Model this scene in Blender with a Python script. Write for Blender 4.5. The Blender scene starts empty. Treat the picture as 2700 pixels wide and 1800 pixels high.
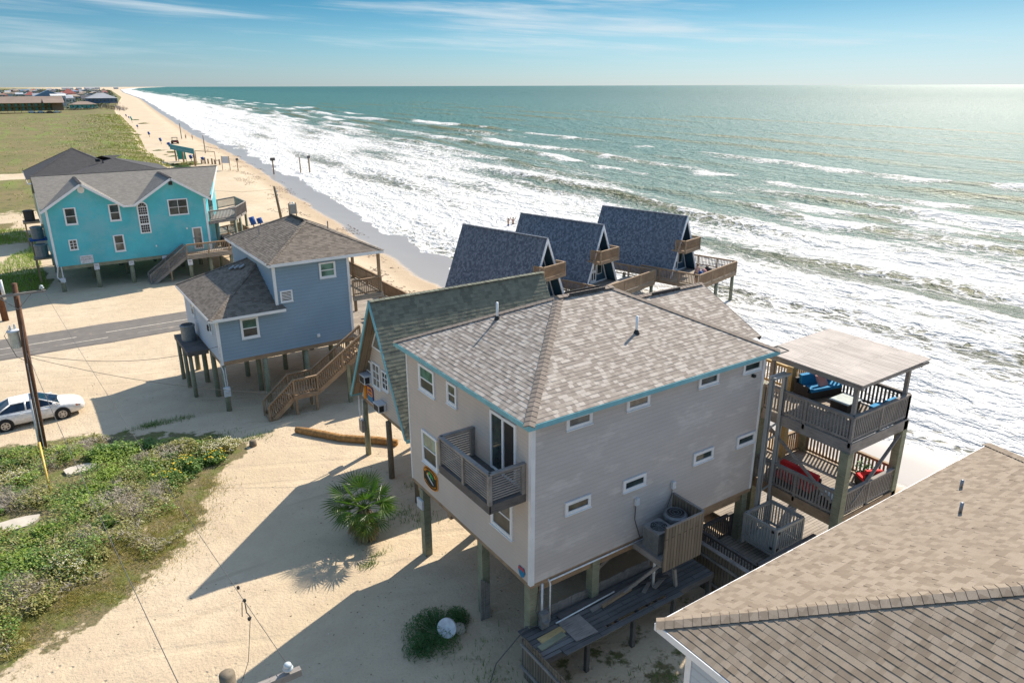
import bpy, math, random
import numpy as np
from mathutils import Vector, Matrix, noise

S = bpy.context.scene
COL = S.collection
rnd = random.Random(7)
R = math.radians

# ------------------------------------------------------------------ camera
# world axes: +x = out to sea, +y = along the shore (away), z up; metres
CAM_H, YAW, PITCH, ROLL = 18.0, R(34.0), R(19.25), R(0.15)
cy_, sy_ = math.cos(YAW), math.sin(YAW)
def yaw(v): return Vector((cy_*v[0]+sy_*v[1], -sy_*v[0]+cy_*v[1], v[2]))
fw = yaw((0, math.cos(PITCH), -math.sin(PITCH)))
up0 = yaw((0, math.sin(PITCH), math.cos(PITCH)))
rt0 = yaw((1, 0, 0))
rt = rt0*math.cos(ROLL) - up0*math.sin(ROLL)
up = up0*math.cos(ROLL) + rt0*math.sin(ROLL)
cam = bpy.data.cameras.new("camera"); cam.sensor_fit = 'HORIZONTAL'; cam.sensor_width = 36.0
cam.lens = 36.0*1930/2700; cam.clip_start = 0.2; cam.clip_end = 200000
co = bpy.data.objects.new("camera", cam); COL.objects.link(co)
M = Matrix.Identity(4)
for i in range(3):
    M[i][0] = rt[i]; M[i][1] = up[i]; M[i][2] = -fw[i]
M[0][3], M[1][3], M[2][3] = 0, 0, CAM_H
co.matrix_world = M
S.camera = co

# ------------------------------------------------------------------ sun, sky, exposure
SUN_EL = R(41.0); SUN_AZ = R(67.5)      # azimuth from +y towards +x
sd = Vector((math.sin(SUN_AZ)*math.cos(SUN_EL), math.cos(SUN_AZ)*math.cos(SUN_EL), math.sin(SUN_EL)))
sun = bpy.data.lights.new("sun", 'SUN'); sun.energy = 3.2; sun.angle = R(0.5); sun.color = (1.0, 0.90, 0.76)
so = bpy.data.objects.new("sun", sun); COL.objects.link(so)
so.rotation_euler = sd.to_track_quat('Z', 'Y').to_euler(); so.location = (60, 20, 60)
S.view_settings.view_transform = 'Standard'; S.view_settings.look = 'None'
S.view_settings.exposure = 1.18; S.view_settings.gamma = 1.0
S.render.engine = 'CYCLES'
S.cycles.use_denoising = True
S.cycles.max_bounces = 6; S.cycles.diffuse_bounces = 3; S.cycles.glossy_bounces = 3
S.cycles.transparent_max_bounces = 6; S.cycles.caustics_reflective = False; S.cycles.caustics_refractive = False
S.cycles.sample_clamp_indirect = 6.0

W = bpy.data.worlds.new("World"); S.world = W; W.use_nodes = True
class NT:
    """tiny helper round a node tree"""
    def __init__(s, tree): s.t = tree; s.n = tree.nodes; s.l = tree.links
    def new(s, typ, **kw):
        n = s.n.new(typ)
        for k, v in kw.items():
            if k.startswith('i_'): n.inputs[k[2:]].default_value = v
            else: setattr(n, k, v)
        return n
    def link(s, a, b): s.l.new(a, b)
    def math(s, op, a, b=None, clamp=False):
        n = s.n.new('ShaderNodeMath'); n.operation = op; n.use_clamp = clamp
        for i, x in enumerate((a, b)):
            if x is None: continue
            if isinstance(x, (int, float)): n.inputs[i].default_value = x
            else: s.l.new(x, n.inputs[i])
        return n.outputs[0]
    def mix(s, fac, a, b, mode='MIX'):
        n = s.n.new('ShaderNodeMix'); n.data_type = 'RGBA'; n.blend_type = mode
        for sock, x in ((n.inputs[0], fac), (n.inputs[6], a), (n.inputs[7], b)):
            if isinstance(x, (int, float)): sock.default_value = x
            elif isinstance(x, (tuple, list)): sock.default_value = (*x[:3], 1)
            else: s.l.new(x, sock)
        return n.outputs[2]
    def noise(s, vec, scale, detail=3, rough=.55, dist=0.0):
        n = s.n.new('ShaderNodeTexNoise'); n.inputs['Scale'].default_value = scale
        n.inputs['Detail'].default_value = detail; n.inputs['Roughness'].default_value = rough
        n.inputs['Distortion'].default_value = dist
        if vec is not None: s.l.new(vec, n.inputs['Vector'])
        return n.outputs['Fac']
    def remap(s, v, a, b, c=0.0, d=1.0, smooth=True):
        n = s.n.new('ShaderNodeMapRange'); n.interpolation_type = 'SMOOTHSTEP' if smooth else 'LINEAR'
        s.l.new(v, n.inputs[0])
        for i, x in enumerate((a, b, c, d)): n.inputs[i+1].default_value = x
        return n.outputs[0]
    def mapping(s, vec, scale=(1, 1, 1), loc=(0, 0, 0), rot=(0, 0, 0)):
        n = s.n.new('ShaderNodeMapping'); s.l.new(vec, n.inputs[0])
        n.inputs['Scale'].default_value = scale; n.inputs['Location'].default_value = loc; n.inputs['Rotation'].default_value = rot
        return n.outputs[0]

w = NT(W.node_tree); w.n.clear()
sky = w.new('ShaderNodeTexSky', sky_type='NISHITA', sun_disc=False, sun_elevation=SUN_EL, sun_rotation=SUN_AZ,
            altitude=0, air_density=1.0, dust_density=0.25, ozone_density=2.5)
tc = w.new('ShaderNodeTexCoord')
sx = w.new('ShaderNodeSeparateXYZ'); w.link(tc.outputs['Generated'], sx.inputs[0])
az = w.math('ARCTAN2', sx.outputs[0], sx.outputs[1]); el = w.math('ARCSINE', sx.outputs[2])
# the low sky in the photograph is a deep cyan blue above a pale band: tint by elevation
tint = w.new('ShaderNodeValToRGB'); cr = tint.color_ramp
cr.elements[0].position = 0.0; cr.elements[0].color = (0.175, 0.235, 0.345, 1)
cr.elements[1].position = 1.0; cr.elements[1].color = (1.0, 0.90, 0.76, 1)
for p_, c_ in ((0.055, (0.125, 0.21, 0.28, 1)), (0.115, (0.034, 0.138, 0.192, 1)), (0.20, (0.08, 0.19, 0.23, 1)), (0.36, (0.34, 0.42, 0.42, 1)), (0.62, (0.98, 0.90, 0.77, 1))):
    e_ = cr.elements.new(p_); e_.color = c_
w.link(w.math('MAXIMUM', el, 0.0), tint.inputs[0])
skyc = w.mix(1.0, sky.outputs[0], tint.outputs[0], 'MULTIPLY')
pale = w.math('MULTIPLY', w.remap(az, 0.45, 1.35), w.remap(el, 0.16, 0.0)); skyc = w.mix(w.math('MULTIPLY', pale, .55), skyc, (2.1, 2.4, 2.5))
# cirrus streaks in azimuth / elevation
cmb = w.new('ShaderNodeCombineXYZ')
w.link(w.math('MULTIPLY', az, 2.2), cmb.inputs[0])
w.link(w.math('MULTIPLY', w.math('ADD', el, w.math('MULTIPLY', az, 0.045)), 30.0), cmb.inputs[1])
n1 = w.noise(cmb.outputs[0], 1.0, 7, .58, .35)
cmb2 = w.new('ShaderNodeCombineXYZ')
w.link(w.math('MULTIPLY', az, 5.0), cmb2.inputs[0])
w.link(w.math('MULTIPLY', w.math('ADD', el, w.math('MULTIPLY', az, 0.06)), 120.0), cmb2.inputs[1])
n2 = w.noise(cmb2.outputs[0], 1.0, 5, .6, .6)
cl = w.remap(w.math('ADD', w.math('MULTIPLY', n1, 0.8), w.math('MULTIPLY', n2, 0.28)), 0.49, 0.74)
cl = w.math('MULTIPLY', cl, w.remap(el, 0.012, 0.05))
cl = w.math('MULTIPLY', cl, w.remap(el, 0.5, 0.16))
skyc2 = w.mix(w.math('MULTIPLY', cl, 0.72), skyc, (2.25, 2.5, 2.65))
bg = w.new('ShaderNodeBackground'); bg.inputs['Strength'].default_value = 0.15
w.link(skyc2, bg.inputs['Color'])
wo = w.new('ShaderNodeOutputWorld'); w.link(bg.outputs[0], wo.inputs[0])

# ------------------------------------------------------------------ mesh builder
ORG = {}
class MB:
    def __init__(s, each=False): s.v = []; s.f = []; s.m = []; s.uv = {}; s.cuts = []; s.each = each; s.posts = set()
    def cut(s):
        if not s.cuts or s.cuts[-1] != len(s.f): s.cuts.append(len(s.f))
    def poly(s, pts, mi=0, uv=None):
        i = len(s.v); s.v.extend(tuple(p) for p in pts); s.f.append(tuple(range(i, i+len(pts)))); s.m.append(mi)
        if uv is not None: s.uv[len(s.f)-1] = uv
    def hexa(s, c, mi=0):       # 8 corners: bottom ring 0-3 (ccw from above), top ring 4-7
        if s.each: s.cut()
        i = len(s.v); s.v.extend(tuple(p) for p in c)
        for q in ((3, 2, 1, 0), (4, 5, 6, 7), (0, 1, 5, 4), (1, 2, 6, 5), (2, 3, 7, 6), (3, 0, 4, 7)):
            s.f.append(tuple(i+k for k in q)); s.m.append(mi)
    def box(s, x0, x1, y0, y1, z0, z1, mi=0):
        x0, x1 = min(x0, x1), max(x0, x1); y0, y1 = min(y0, y1), max(y0, y1); z0, z1 = min(z0, z1), max(z0, z1)
        s.hexa([(x0, y0, z0), (x1, y0, z0), (x1, y1, z0), (x0, y1, z0), (x0, y0, z1), (x1, y0, z1), (x1, y1, z1), (x0, y1, z1)], mi)
        return s
    def bar(s, p, q, wd, ht, mi=0, up=(0, 0, 1)):
        p, q = Vector(p), Vector(q); d = (q-p).normalized(); u = Vector(up)
        if abs(d.dot(u)) > .98: u = Vector((1, 0, 0))
        sd_ = d.cross(u).normalized()*(wd/2); n = sd_.cross(d).normalized()*(ht/2)
        s.hexa([p-sd_-n, p+sd_-n, q+sd_-n, q-sd_-n, p-sd_+n, p+sd_+n, q+sd_+n, q-sd_+n][0:8], mi); return s
    def tube(s, pts, r, n=8, mi=0, cap=True):
        pts = [Vector(p) for p in pts]; rs = r if isinstance(r, (list, tuple)) else [r]*len(pts)
        i0 = len(s.v); ref = Vector((0, 0, 1))
        for k, p in enumerate(pts):
            d = (pts[min(k+1, len(pts)-1)]-pts[max(k-1, 0)]).normalized()
            a = ref if abs(d.dot(ref)) < .95 else Vector((1, 0, 0))
            e1 = d.cross(a).normalized(); e2 = e1.cross(d)
            for j in range(n):
                t = 2*math.pi*j/n; s.v.append(tuple(p+(e1*math.cos(t)-e2*math.sin(t))*rs[k]))
        for k in range(len(pts)-1):
            for j in range(n):
                a, b = i0+k*n+j, i0+k*n+(j+1) % n
                s.f.append((a, a+n, b+n, b)); s.m.append(mi)
        if cap:
            s.f.append(tuple(i0+j for j in range(n))); s.m.append(mi)
            s.f.append(tuple(i0+(len(pts)-1)*n+j for j in reversed(range(n)))); s.m.append(mi)
        return s
    def lathe(s, c, prof, n=16, mi=0):      # prof: (r, z) bottom to top
        return s.tube([(c[0], c[1], c[2]+z) for r_, z in prof], [max(r_, 1e-4) for r_, z in prof], n, mi)
    def prism(s, pts, d, mi=0, mi_side=None):
        d = Vector(d); a = [Vector(p) for p in pts]; b = [p+d for p in a]; n = len(a)
        s.poly(list(reversed(a)), mi); s.poly(b, mi)
        for k in range(n): s.poly([a[k], a[(k+1) % n], b[(k+1) % n], b[k]], mi if mi_side is None else mi_side)
        return s
    def courses(s, pts, exp, butt, mi=0, jit=0.0, v0=None, eps=.004, lip=.0, tab=None):
        """cover a convex planar face with overlapping courses (shingles, lap siding), each with its own butt edge"""
        P = [Vector(p) for p in pts]; n = Vector((0, 0, 0))
        for k in range(len(P)): n += P[k].cross(P[(k+1) % len(P)])
        n.normalize(); t = Vector((0, 0, 1)).cross(n).normalized(); b = n.cross(t)
        o = P[0]; q = [((p-o).dot(t), (p-o).dot(b)) for p in P]
        lo = min(v for u, v in q); hi = max(v for u, v in q); k0 = 0; vk = lo if v0 is None else v0
        def clip(poly, lim, keep_above):
            out = []
            for i in range(len(poly)):
                A, B = poly[i], poly[(i+1) % len(poly)]
                ia = (A[1] >= lim) if keep_above else (A[1] <= lim); ib = (B[1] >= lim) if keep_above else (B[1] <= lim)
                if ia: out.append(A)
                if ia != ib:
                    f = (lim-A[1])/(B[1]-A[1]); out.append((A[0]+f*(B[0]-A[0]), lim))
            return out
        row = 0
        while vk < hi-1e-6:
            e = exp*(1+rnd.uniform(-jit, jit)); top = min(vk+e, hi)
            c = clip(clip(q, vk, True), top, False) if len(q) > 2 else []
            if len(c) >= 3 and tab:
                u0_, u1_ = min(u for u, v in c), max(u for u, v in c); uu = u0_-rnd.random()*tab
                sw = lambda pl: [(v, u) for u, v in pl]
                while uu < u1_:
                    ue = uu+tab*rnd.uniform(.65, 1.35); cc = sw(clip(clip(sw(c), uu, True), ue, False)); th = butt*rnd.choice((.45, .75, 1.0, 1.25))
                    if len(cc) >= 3:
                        hh = lambda v: eps+th*(1-(v-vk)/e)
                        s.poly([o+t*u+b*v+n*hh(v) for u, v in cc], mi, [(u+row*.17, row*exp+min((v-vk)/e, .97)*exp) for u, v in cc])
                        low = [u for u, v in cc if abs(v-vk) < 1e-5]
                        if len(low) >= 2:
                            a_, b_ = min(low), max(low); base = o+b*vk
                            s.poly([base+t*a_-n*.002, base+t*b_-n*.002, base+t*b_+n*(th+eps), base+t*a_+n*(th+eps)], mi, [(a_, row*exp+.01), (b_, row*exp+.01), (b_, row*exp+.02), (a_, row*exp+.02)])
                    uu = ue
            elif len(c) >= 3:
                pp = []; uv = []
                for (u, v) in c:
                    h = eps+butt*(1-(v-vk)/e); pp.append(o+t*u+b*v+n*h)
                    uv.append((u+row*.17, row*exp+min((v-vk)/e, .97)*exp))
                s.poly(pp, mi, uv)
                low = [u for u, v in c if abs(v-vk) < 1e-5]
                if len(low) >= 2:
                    a_, b_ = min(low), max(low); base = o+b*vk
                    s.poly([base+t*a_-n*lip, base+t*b_-n*lip, base+t*b_+n*(butt+eps), base+t*a_+n*(butt+eps)], mi,
                           [(a_, row*exp+.01), (b_, row*exp+.01), (b_, row*exp+.02), (a_, row*exp+.02)])
            vk += e; row += 1
        return s
    def build(s, name, mats, parent=None, smooth=False, label=None, org=None):
        if not isinstance(mats, (list, tuple)): mats = [mats]
        cs = [c for c in s.cuts if 0 < c < len(s.f)]
        if cs:                                  # pieces marked off by cut(): one object each
            first = None
            for a, e in zip([0]+cs, cs+[len(s.f)]):
                q = MB(); q.f = s.f[a:e]; q.m = s.m[a:e]; q.uv = {k-a: v for k, v in s.uv.items() if a <= k < e}
                us = sorted({i for f in q.f for i in f}); ix = {i: k for k, i in enumerate(us)}
                q.v = [s.v[i] for i in us]; q.f = [tuple(ix[i] for i in f) for f in q.f]
                o = q.build(name, mats, parent, smooth, label, org); first = first or o
            return first
        if org is None: org = ORG.get(parent.name, Vector((0, 0, 0))) if parent is not None else Vector((0, 0, 0))
        V = np.array(s.v, dtype=float).reshape(-1, 3) - np.array(org)
        me = bpy.data.meshes.new(name); me.from_pydata(V.tolist(), [], s.f)
        for m_ in mats: me.materials.append(m_)
        me.polygons.foreach_set('material_index', s.m)
        if smooth: me.polygons.foreach_set('use_smooth', [True]*len(s.f))
        uvl = me.uv_layers.new(name='UVMap'); data = np.zeros((len(me.loops), 2)); li = 0
        for fi, f in enumerate(s.f):
            k = len(f)
            if fi in s.uv: data[li:li+k] = s.uv[fi]
            else:
                a = np.array([s.v[i] for i in f]); n = np.zeros(3)
                for j in range(k): n += np.cross(a[j], a[(j+1) % k])
                L = np.linalg.norm(n); n = n/L if L > 1e-12 else np.array([0, 0, 1.])
                if abs(n[2]) > .999: t = np.array([1., 0, 0])
                else:
                    t = np.array([-n[1], n[0], 0]); t /= np.linalg.norm(t)
                b = np.cross(n, t); data[li:li+k, 0] = a@t; data[li:li+k, 1] = a@b
            li += k
        uvl.data.foreach_set('uv', data.ravel())
        me.update()
        o = bpy.data.objects.new(name, me); COL.objects.link(o)
        if parent is not None: o.parent = parent; ORG[o.name] = Vector(org)
        else:
            o.location = org; ORG[o.name] = Vector(org)
        if label: o['label'] = label
        return o

def tag(o, label, cat, group=None, kind=None):
    if label: o['label'] = label
    if cat: o['category'] = cat
    if group: o['group'] = group
    if kind: o['kind'] = kind
    return o
def thing(name, label, cat, loc, group=None):
    o = bpy.data.objects.new(name, None); COL.objects.link(o); o.location = loc; o.empty_display_size = .3
    ORG[o.name] = Vector(loc); tag(o, label, cat, group); return o
def single(name, mb, mats, label, cat, loc, group=None, smooth=False):
    o = mb.build(name, mats, None, smooth, org=Vector(loc)); return tag(o, label, cat, group)
def dup(root, loc, rz=0.0, label=None, group=None, sc=None):
    r = root.copy(); COL.objects.link(r); r.location = loc; r.rotation_euler = (0, 0, rz)
    if sc: r.scale = (sc, sc, sc) if not isinstance(sc, tuple) else sc
    if label: r['label'] = label
    if group: r['group'] = group
    for ch in list(root.children):
        c = ch.copy(); COL.objects.link(c); c.parent = r
        for g in ch.children:
            d = g.copy(); COL.objects.link(d); d.parent = c
    ORG[r.name] = Vector(loc)
    return r
def raw_mesh(name, V, F, mat, parent=None, uv=None, smooth=False, attr=None, loc=(0, 0, 0)):
    """mesh from numpy arrays; F is (n,3) or (n,4)"""
    me = bpy.data.meshes.new(name); k = F.shape[1]
    me.vertices.add(len(V)); me.vertices.foreach_set('co', np.asarray(V, dtype=np.float32).ravel())
    me.loops.add(F.size); me.loops.foreach_set('vertex_index', F.astype(np.int32).ravel())
    me.polygons.add(len(F)); me.polygons.foreach_set('loop_start', np.arange(0, F.size, k, dtype=np.int32))
    me.polygons.foreach_set('loop_total', np.full(len(F), k, dtype=np.int32))
    if smooth: me.polygons.foreach_set('use_smooth', np.ones(len(F), dtype=bool))
    for m_ in (mat if isinstance(mat, (list, tuple)) else [mat]): me.materials.append(m_)
    if uv is not None:
        l = me.uv_layers.new(name='UVMap'); l.data.foreach_set('uv', np.asarray(uv, dtype=np.float32)[F.ravel()].ravel())
    if attr is not None:
        for nm, a in attr.items():
            at = me.attributes.new(nm, 'FLOAT_COLOR', 'POINT'); at.data.foreach_set('color', np.asarray(a, dtype=np.float32).ravel())
    me.update(calc_edges=True); me.validate()
    o = bpy.data.objects.new(name, me); COL.objects.link(o); o.location = loc
    if parent is not None: o.parent = parent
    return o
# ------------------------------------------------------------------ materials
def newmat(name):
    m = bpy.data.materials.new(name); m.use_nodes = True; t = NT(m.node_tree); t.n.clear()
    out = t.new('ShaderNodeOutputMaterial'); bs = t.new('ShaderNodeBsdfPrincipled'); t.link(bs.outputs[0], out.inputs[0])
    return m, t, bs
def pos(t):
    return t.new('ShaderNodeNewGeometry').outputs['Position']
def uvn(t):
    return t.new('ShaderNodeUVMap').outputs[0]
def bump(t, bs, h, strength=.3, dist=.02):
    b = t.new('ShaderNodeBump'); b.inputs['Strength'].default_value = strength; b.inputs['Distance'].default_value = dist
    t.link(h, b.inputs['Height']); t.link(b.outputs[0], bs.inputs['Normal']); return b
def sc(c, k): return tuple(min(1, x*k) for x in c[:3])

def paint(name, c, rough=.6, var=.12, scale=1.2, patch=None, patch_scale=.5, patch_t=(.5, .68), stain=None, vstretch=(1, 1, 1), lap=None):
    m, t, bs = newmat(name); p = t.mapping(pos(t), vstretch)
    n = t.noise(p, scale, 4); n2 = t.noise(p, scale*9, 3)
    base = t.mix(t.remap(n, .3, .7), sc(c, 1-var), sc(c, 1+var))
    base = t.mix(t.remap(n2, .35, .65, 0, .35), base, sc(c, 1-var*.9))
    if patch: base = t.mix(t.math('MULTIPLY', t.remap(t.noise(p, patch_scale, 5, .66, .1), *patch_t), .7), base, patch)
    if lap:      # shade line under each lap edge, painted into the siding colour
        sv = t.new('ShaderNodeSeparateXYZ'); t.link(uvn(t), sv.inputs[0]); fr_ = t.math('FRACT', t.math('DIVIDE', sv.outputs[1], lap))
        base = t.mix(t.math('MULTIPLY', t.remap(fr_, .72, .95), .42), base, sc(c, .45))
    if stain: base = t.mix(t.remap(t.noise(p, scale*3.1, 4, .7), .64, .76, 0, .8), base, stain)
    t.link(base, bs.inputs['Base Color']); bs.inputs['Roughness'].default_value = rough
    bump(t, bs, n2, .12, .01); return m

def wood(name, c, c2=None, rough=.85, grain=1.0):
    m, t, bs = newmat(name); c2 = c2 or sc(c, .62)
    u = t.mapping(uvn(t), (1.3*grain, 17*grain, 1)); p = pos(t)
    g = t.noise(u, 1.6, 4, .6, .4); b = t.noise(p, 1.7, 3); bl = t.noise(p, 14, 2)
    base = t.mix(t.remap(g, .3, .72), c2, c)
    base = t.mix(t.remap(b, .35, .7, 0, .55), base, sc(c, 1.18)); base = t.mix(t.remap(bl, .62, .75, 0, .5), base, sc(c2, .55))
    t.link(base, bs.inputs['Base Color']); bs.inputs['Roughness'].default_value = rough
    bump(t, bs, g, .25, .006); return m

def planks(name, c, c2, width=.14, along='u', length=3.2, gap=.012, gapc=None, rough=.85):
    """boards laid side by side; board tone differs board to board"""
    m, t, bs = newmat(name); u = uvn(t)
    if along == 'v': u = t.mapping(u, (1, 1, 1), rot=(0, 0, R(90)))
    br = t.new('ShaderNodeTexBrick'); br.offset = .37; t.link(u, br.inputs['Vector'])
    for k, v in (('Scale', 1.0), ('Mortar Size', gap), ('Mortar Smooth', .1), ('Bias', 0.0), ('Brick Width', length), ('Row Height', width)): br.inputs[k].default_value = v
    br.inputs['Color1'].default_value = (*c, 1); br.inputs['Color2'].default_value = (*c2, 1); br.inputs['Mortar'].default_value = (*(gapc or sc(c2, .25)), 1)
    g = t.noise(t.mapping(u, (1.2, 26, 1)), 1.5, 4, .6, .3); p = t.noise(pos(t), .9, 3)
    base = t.mix(t.remap(g, .3, .75, 0, .5), br.outputs['Color'], sc(c2, .55)); base = t.mix(t.remap(p, .45, .75, 0, .45), base, sc(c, 1.15))
    t.link(base, bs.inputs['Base Color']); bs.inputs['Roughness'].default_value = rough
    bump(t, bs, t.math('SUBTRACT', 1.0, br.outputs['Fac']), .4, .012); return m

def shingle(name, ca, cb, exp, tab=.32, light=None, dark=None, lt=(.60, .66), rough=.92, amt=.8):
    """tab pattern on course geometry: uv.y is course*exp"""
    m, t, bs = newmat(name); u = uvn(t)
    def br(w_, off, a, b, freq=2):
        n = t.new('ShaderNodeTexBrick'); n.offset = off; n.offset_frequency = freq; t.link(u, n.inputs['Vector'])
        for k, v in (('Scale', 1.0), ('Mortar Size', .0), ('Mortar Smooth', 0), ('Bias', 0.0), ('Brick Width', w_), ('Row Height', exp)): n.inputs[k].default_value = v
        n.inputs['Color1'].default_value = (*a, 1); n.inputs['Color2'].default_value = (*b, 1); return n.outputs['Color']
    base = br(tab, .5, ca, cb)
    base = t.mix(.5, base, br(tab*.61, .33, sc(ca, 1.1), sc(cb, .9), 3))
    tb = t.new('ShaderNodeSeparateColor'); t.link(br(tab*.8, .4, (0, 0, 0), (1, 1, 1), 3), tb.inputs[0])
    if light: base = t.mix(t.math('MULTIPLY', t.remap(tb.outputs[0], lt[0], lt[1]), amt), base, light)
    if dark: base = t.mix(t.math('MULTIPLY', t.remap(tb.outputs[0], .36, .28), amt), base, dark)
    p = pos(t); base = t.mix(t.remap(t.noise(p, .35, 4), .35, .7, 0, .3), base, sc(ca, .8))
    g = t.noise(p, 60, 2); base = t.mix(t.remap(g, .3, .7, 0, .35), base, sc(cb, .75))
    t.link(base, bs.inputs['Base Color']); bs.inputs['Roughness'].default_value = rough
    bs.inputs['Specular IOR Level'].default_value = .25
    bump(t, bs, g, .2, .006); return m

def plain(name, c, rough=.5, metal=0.0, spec=.5):
    m, t, bs = newmat(name); n = t.noise(pos(t), 7, 3)
    t.link(t.mix(t.remap(n, .3, .7), sc(c, .86), sc(c, 1.08)), bs.inputs['Base Color'])
    bs.inputs['Roughness'].default_value = rough; bs.inputs['Metallic'].default_value = metal
    bs.inputs['Specular IOR Level'].default_value = spec; return m

def glass(name, c, rough=.04):
    m, t, bs = newmat(name); n = t.noise(pos(t), 1.6, 3)
    t.link(t.mix(t.remap(n, .35, .65), sc(c, .6), sc(c, 1.5)), bs.inputs['Base Color'])
    bs.inputs['Roughness'].default_value = rough; bs.inputs['IOR'].default_value = 1.5
    bump(t, bs, t.noise(pos(t), 1.1, 2), .06, .05); return m

def leaf(name, c, c2, trans=.25, rough=.55, scale=1.5):
    m, t, bs = newmat(name); p = pos(t)
    n = t.noise(p, scale, 3); n2 = t.noise(p, 23, 1)
    base = t.mix(t.remap(n, .32, .68), c, c2); base = t.mix(t.remap(n2, .3, .7, 0, .6), base, sc(c, 1.7))
    t.link(base, bs.inputs['Base Color']); bs.inputs['Roughness'].default_value = rough
    tr = t.new('ShaderNodeBsdfTranslucent'); t.link(t.mix(1.0, base, (1.0, 1.25, .6), 'MULTIPLY'), tr.inputs['Color'])
    mx = t.new('ShaderNodeMixShader'); mx.inputs[0].default_value = trans
    t.link(bs.outputs[0], mx.inputs[1]); t.link(tr.outputs[0], mx.inputs[2])
    t.link(mx.outputs[0], [n_ for n_ in t.n if n_.bl_idname == 'ShaderNodeOutputMaterial'][0].inputs[0]); return m

# houses
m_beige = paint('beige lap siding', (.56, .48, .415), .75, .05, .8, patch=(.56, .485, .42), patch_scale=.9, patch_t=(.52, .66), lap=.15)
m_beige_side = paint('patchy grey-beige siding', (.50, .455, .42), .75, .06, .7, patch=(.62, .57, .525), patch_scale=.8, patch_t=(.52, .66), vstretch=(.8, 1, 2.0), lap=.15)  # greyer tone than the front wall, with lighter patches
m_white = paint('white trim paint', (.78, .79, .80), .5, .05, 2)
m_white_old = paint('white window trim with rust', (.74, .74, .74), .55, .06, 2, stain=(.42, .20, .08))
m_tealtrim = paint('teal fascia paint', (.17, .42, .47), .6, .10, 2.5, patch=(.24, .50, .54), patch_scale=1.1)
m_glass = glass('window glass', (.035, .05, .05))
m_glass_g = glass('window glass with green blind', (.10, .19, .15), .08)
m_glass_c = glass('window glass with curtain', (.16, .15, .13), .10)
m_screen = glass('window screen', (.055, .055, .05), .35)
m_black = plain('black', (.015, .015, .016), .6)
m_pile = wood('treated timber pile', (.27, .28, .19), (.17, .16, .11))
m_pile_b = wood('brown timber pile', (.22, .17, .115), (.12, .09, .06))
m_gwood = wood('grey weathered timber', (.30, .27, .24), (.17, .15, .14))
m_dwood = wood('dark weathered timber', (.14, .125, .115), (.07, .062, .058))
m_bwood = wood('brown timber', (.36, .25, .155), (.22, .145, .09))
m_ywood = wood('yellow new timber', (.52, .37, .17), (.36, .25, .11))
m_deck = planks('deck boards', (.42, .36, .29), (.28, .235, .19), .14, 'u')
m_deck_v = planks('deck boards across', (.42, .36, .29), (.28, .235, .19), .14, 'v')
m_deck_d = planks('old grey boards', (.19, .185, .18), (.10, .098, .096), .19, 'u', 2.3)
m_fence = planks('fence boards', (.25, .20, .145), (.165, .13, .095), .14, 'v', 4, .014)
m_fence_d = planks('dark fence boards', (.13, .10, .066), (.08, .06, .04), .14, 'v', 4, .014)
m_proof = planks('silvered roof boards', (.52, .455, .40), (.38, .33, .29), .135, 'v', 4.5, .008, (.16, .14, .12))
m_roof_main = shingle('tan shingles', (.42, .36, .305), (.33, .28, .235), .145, .21, light=(.58, .52, .455), dark=(.27, .225, .19), lt=(.62, .74), amt=.75)
m_roof_cap = shingle('tan ridge cap', (.30, .245, .20), (.24, .195, .16), .2, .4)
m_roof_fg = shingle('brown shingles', (.325, .26, .195), (.26, .205, .15), .145, .20, light=(.37, .30, .23), dark=(.20, .152, .11), amt=.6)
m_roof_green = shingle('green-grey shingles', (.24, .245, .185), (.175, .18, .14), .17, .30, dark=(.10, .105, .085), amt=.6)
m_roof_navy = shingle('slate blue shingles', (.175, .20, .24), (.125, .145, .18), .15, .17, light=(.25, .28, .32), dark=(.085, .10, .13), lt=(.6, .8), amt=.8)
m_roof_blue = shingle('brown-grey shingles', (.25, .21, .17), (.18, .15, .122), .15, .33, dark=(.12, .10, .08))
m_roof_turq = shingle('grey shingles', (.27, .25, .22), (.215, .20, .18), .16, .34, dark=(.16, .15, .135), amt=.5)
m_roof_dark = shingle('charcoal shingles', (.105, .10, .10), (.07, .067, .068), .16, .34, amt=.5)
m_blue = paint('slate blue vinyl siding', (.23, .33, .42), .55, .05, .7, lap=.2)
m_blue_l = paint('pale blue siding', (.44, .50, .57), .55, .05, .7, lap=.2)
m_navy = paint('navy siding', (.022, .075, .125), .6, .10, 1.2)
m_turq = paint('turquoise siding', (.085, .49, .56), .65, .10, .5, patch=(.20, .49, .54), patch_scale=.45, patch_t=(.44, .66))
m_yellow = paint('pale yellow siding', (.50, .45, .25), .7, .06)
m_soffit = planks('soffit boards', (.33, .255, .175), (.24, .18, .12), .3, 'v', 6)
m_metal = plain('grey metal', (.30, .31, .32), .45, .6)
m_metal_w = plain('white painted metal', (.62, .64, .66), .45)
m_lift = paint('grey painted steel', (.36, .37, .36), .55, .08, 2, stain=(.2, .14, .1))
m_ac = plain('condenser cabinet', (.22, .24, .25), .5, .3)
m_pvc = plain('white pipe', (.80, .80, .79), .4)
m_wicker = plain('dark wicker', (.035, .028, .025), .7)
m_cushion = paint('blue cushion', (.012, .23, .48), .85, .15, 3)
m_pink = paint('pink cushion', (.62, .30, .28), .9, .12, 5)
m_red = paint('red cushion', (.72, .03, .03), .85, .1, 3)
m_tabletop = plain('frosted table top', (.42, .48, .47), .25)
m_rope = paint('coir', (.36, .19, .065), .95, .35, 6)
m_wire = plain('power line', (.10, .095, .09), .6)
m_porc = plain('porcelain insulator', (.55, .60, .62), .25)
m_asphalt = paint('asphalt', (.155, .138, .122), .9, .12, 1.5, patch=(.30, .25, .19), patch_scale=.8, patch_t=(.56, .74))
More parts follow.
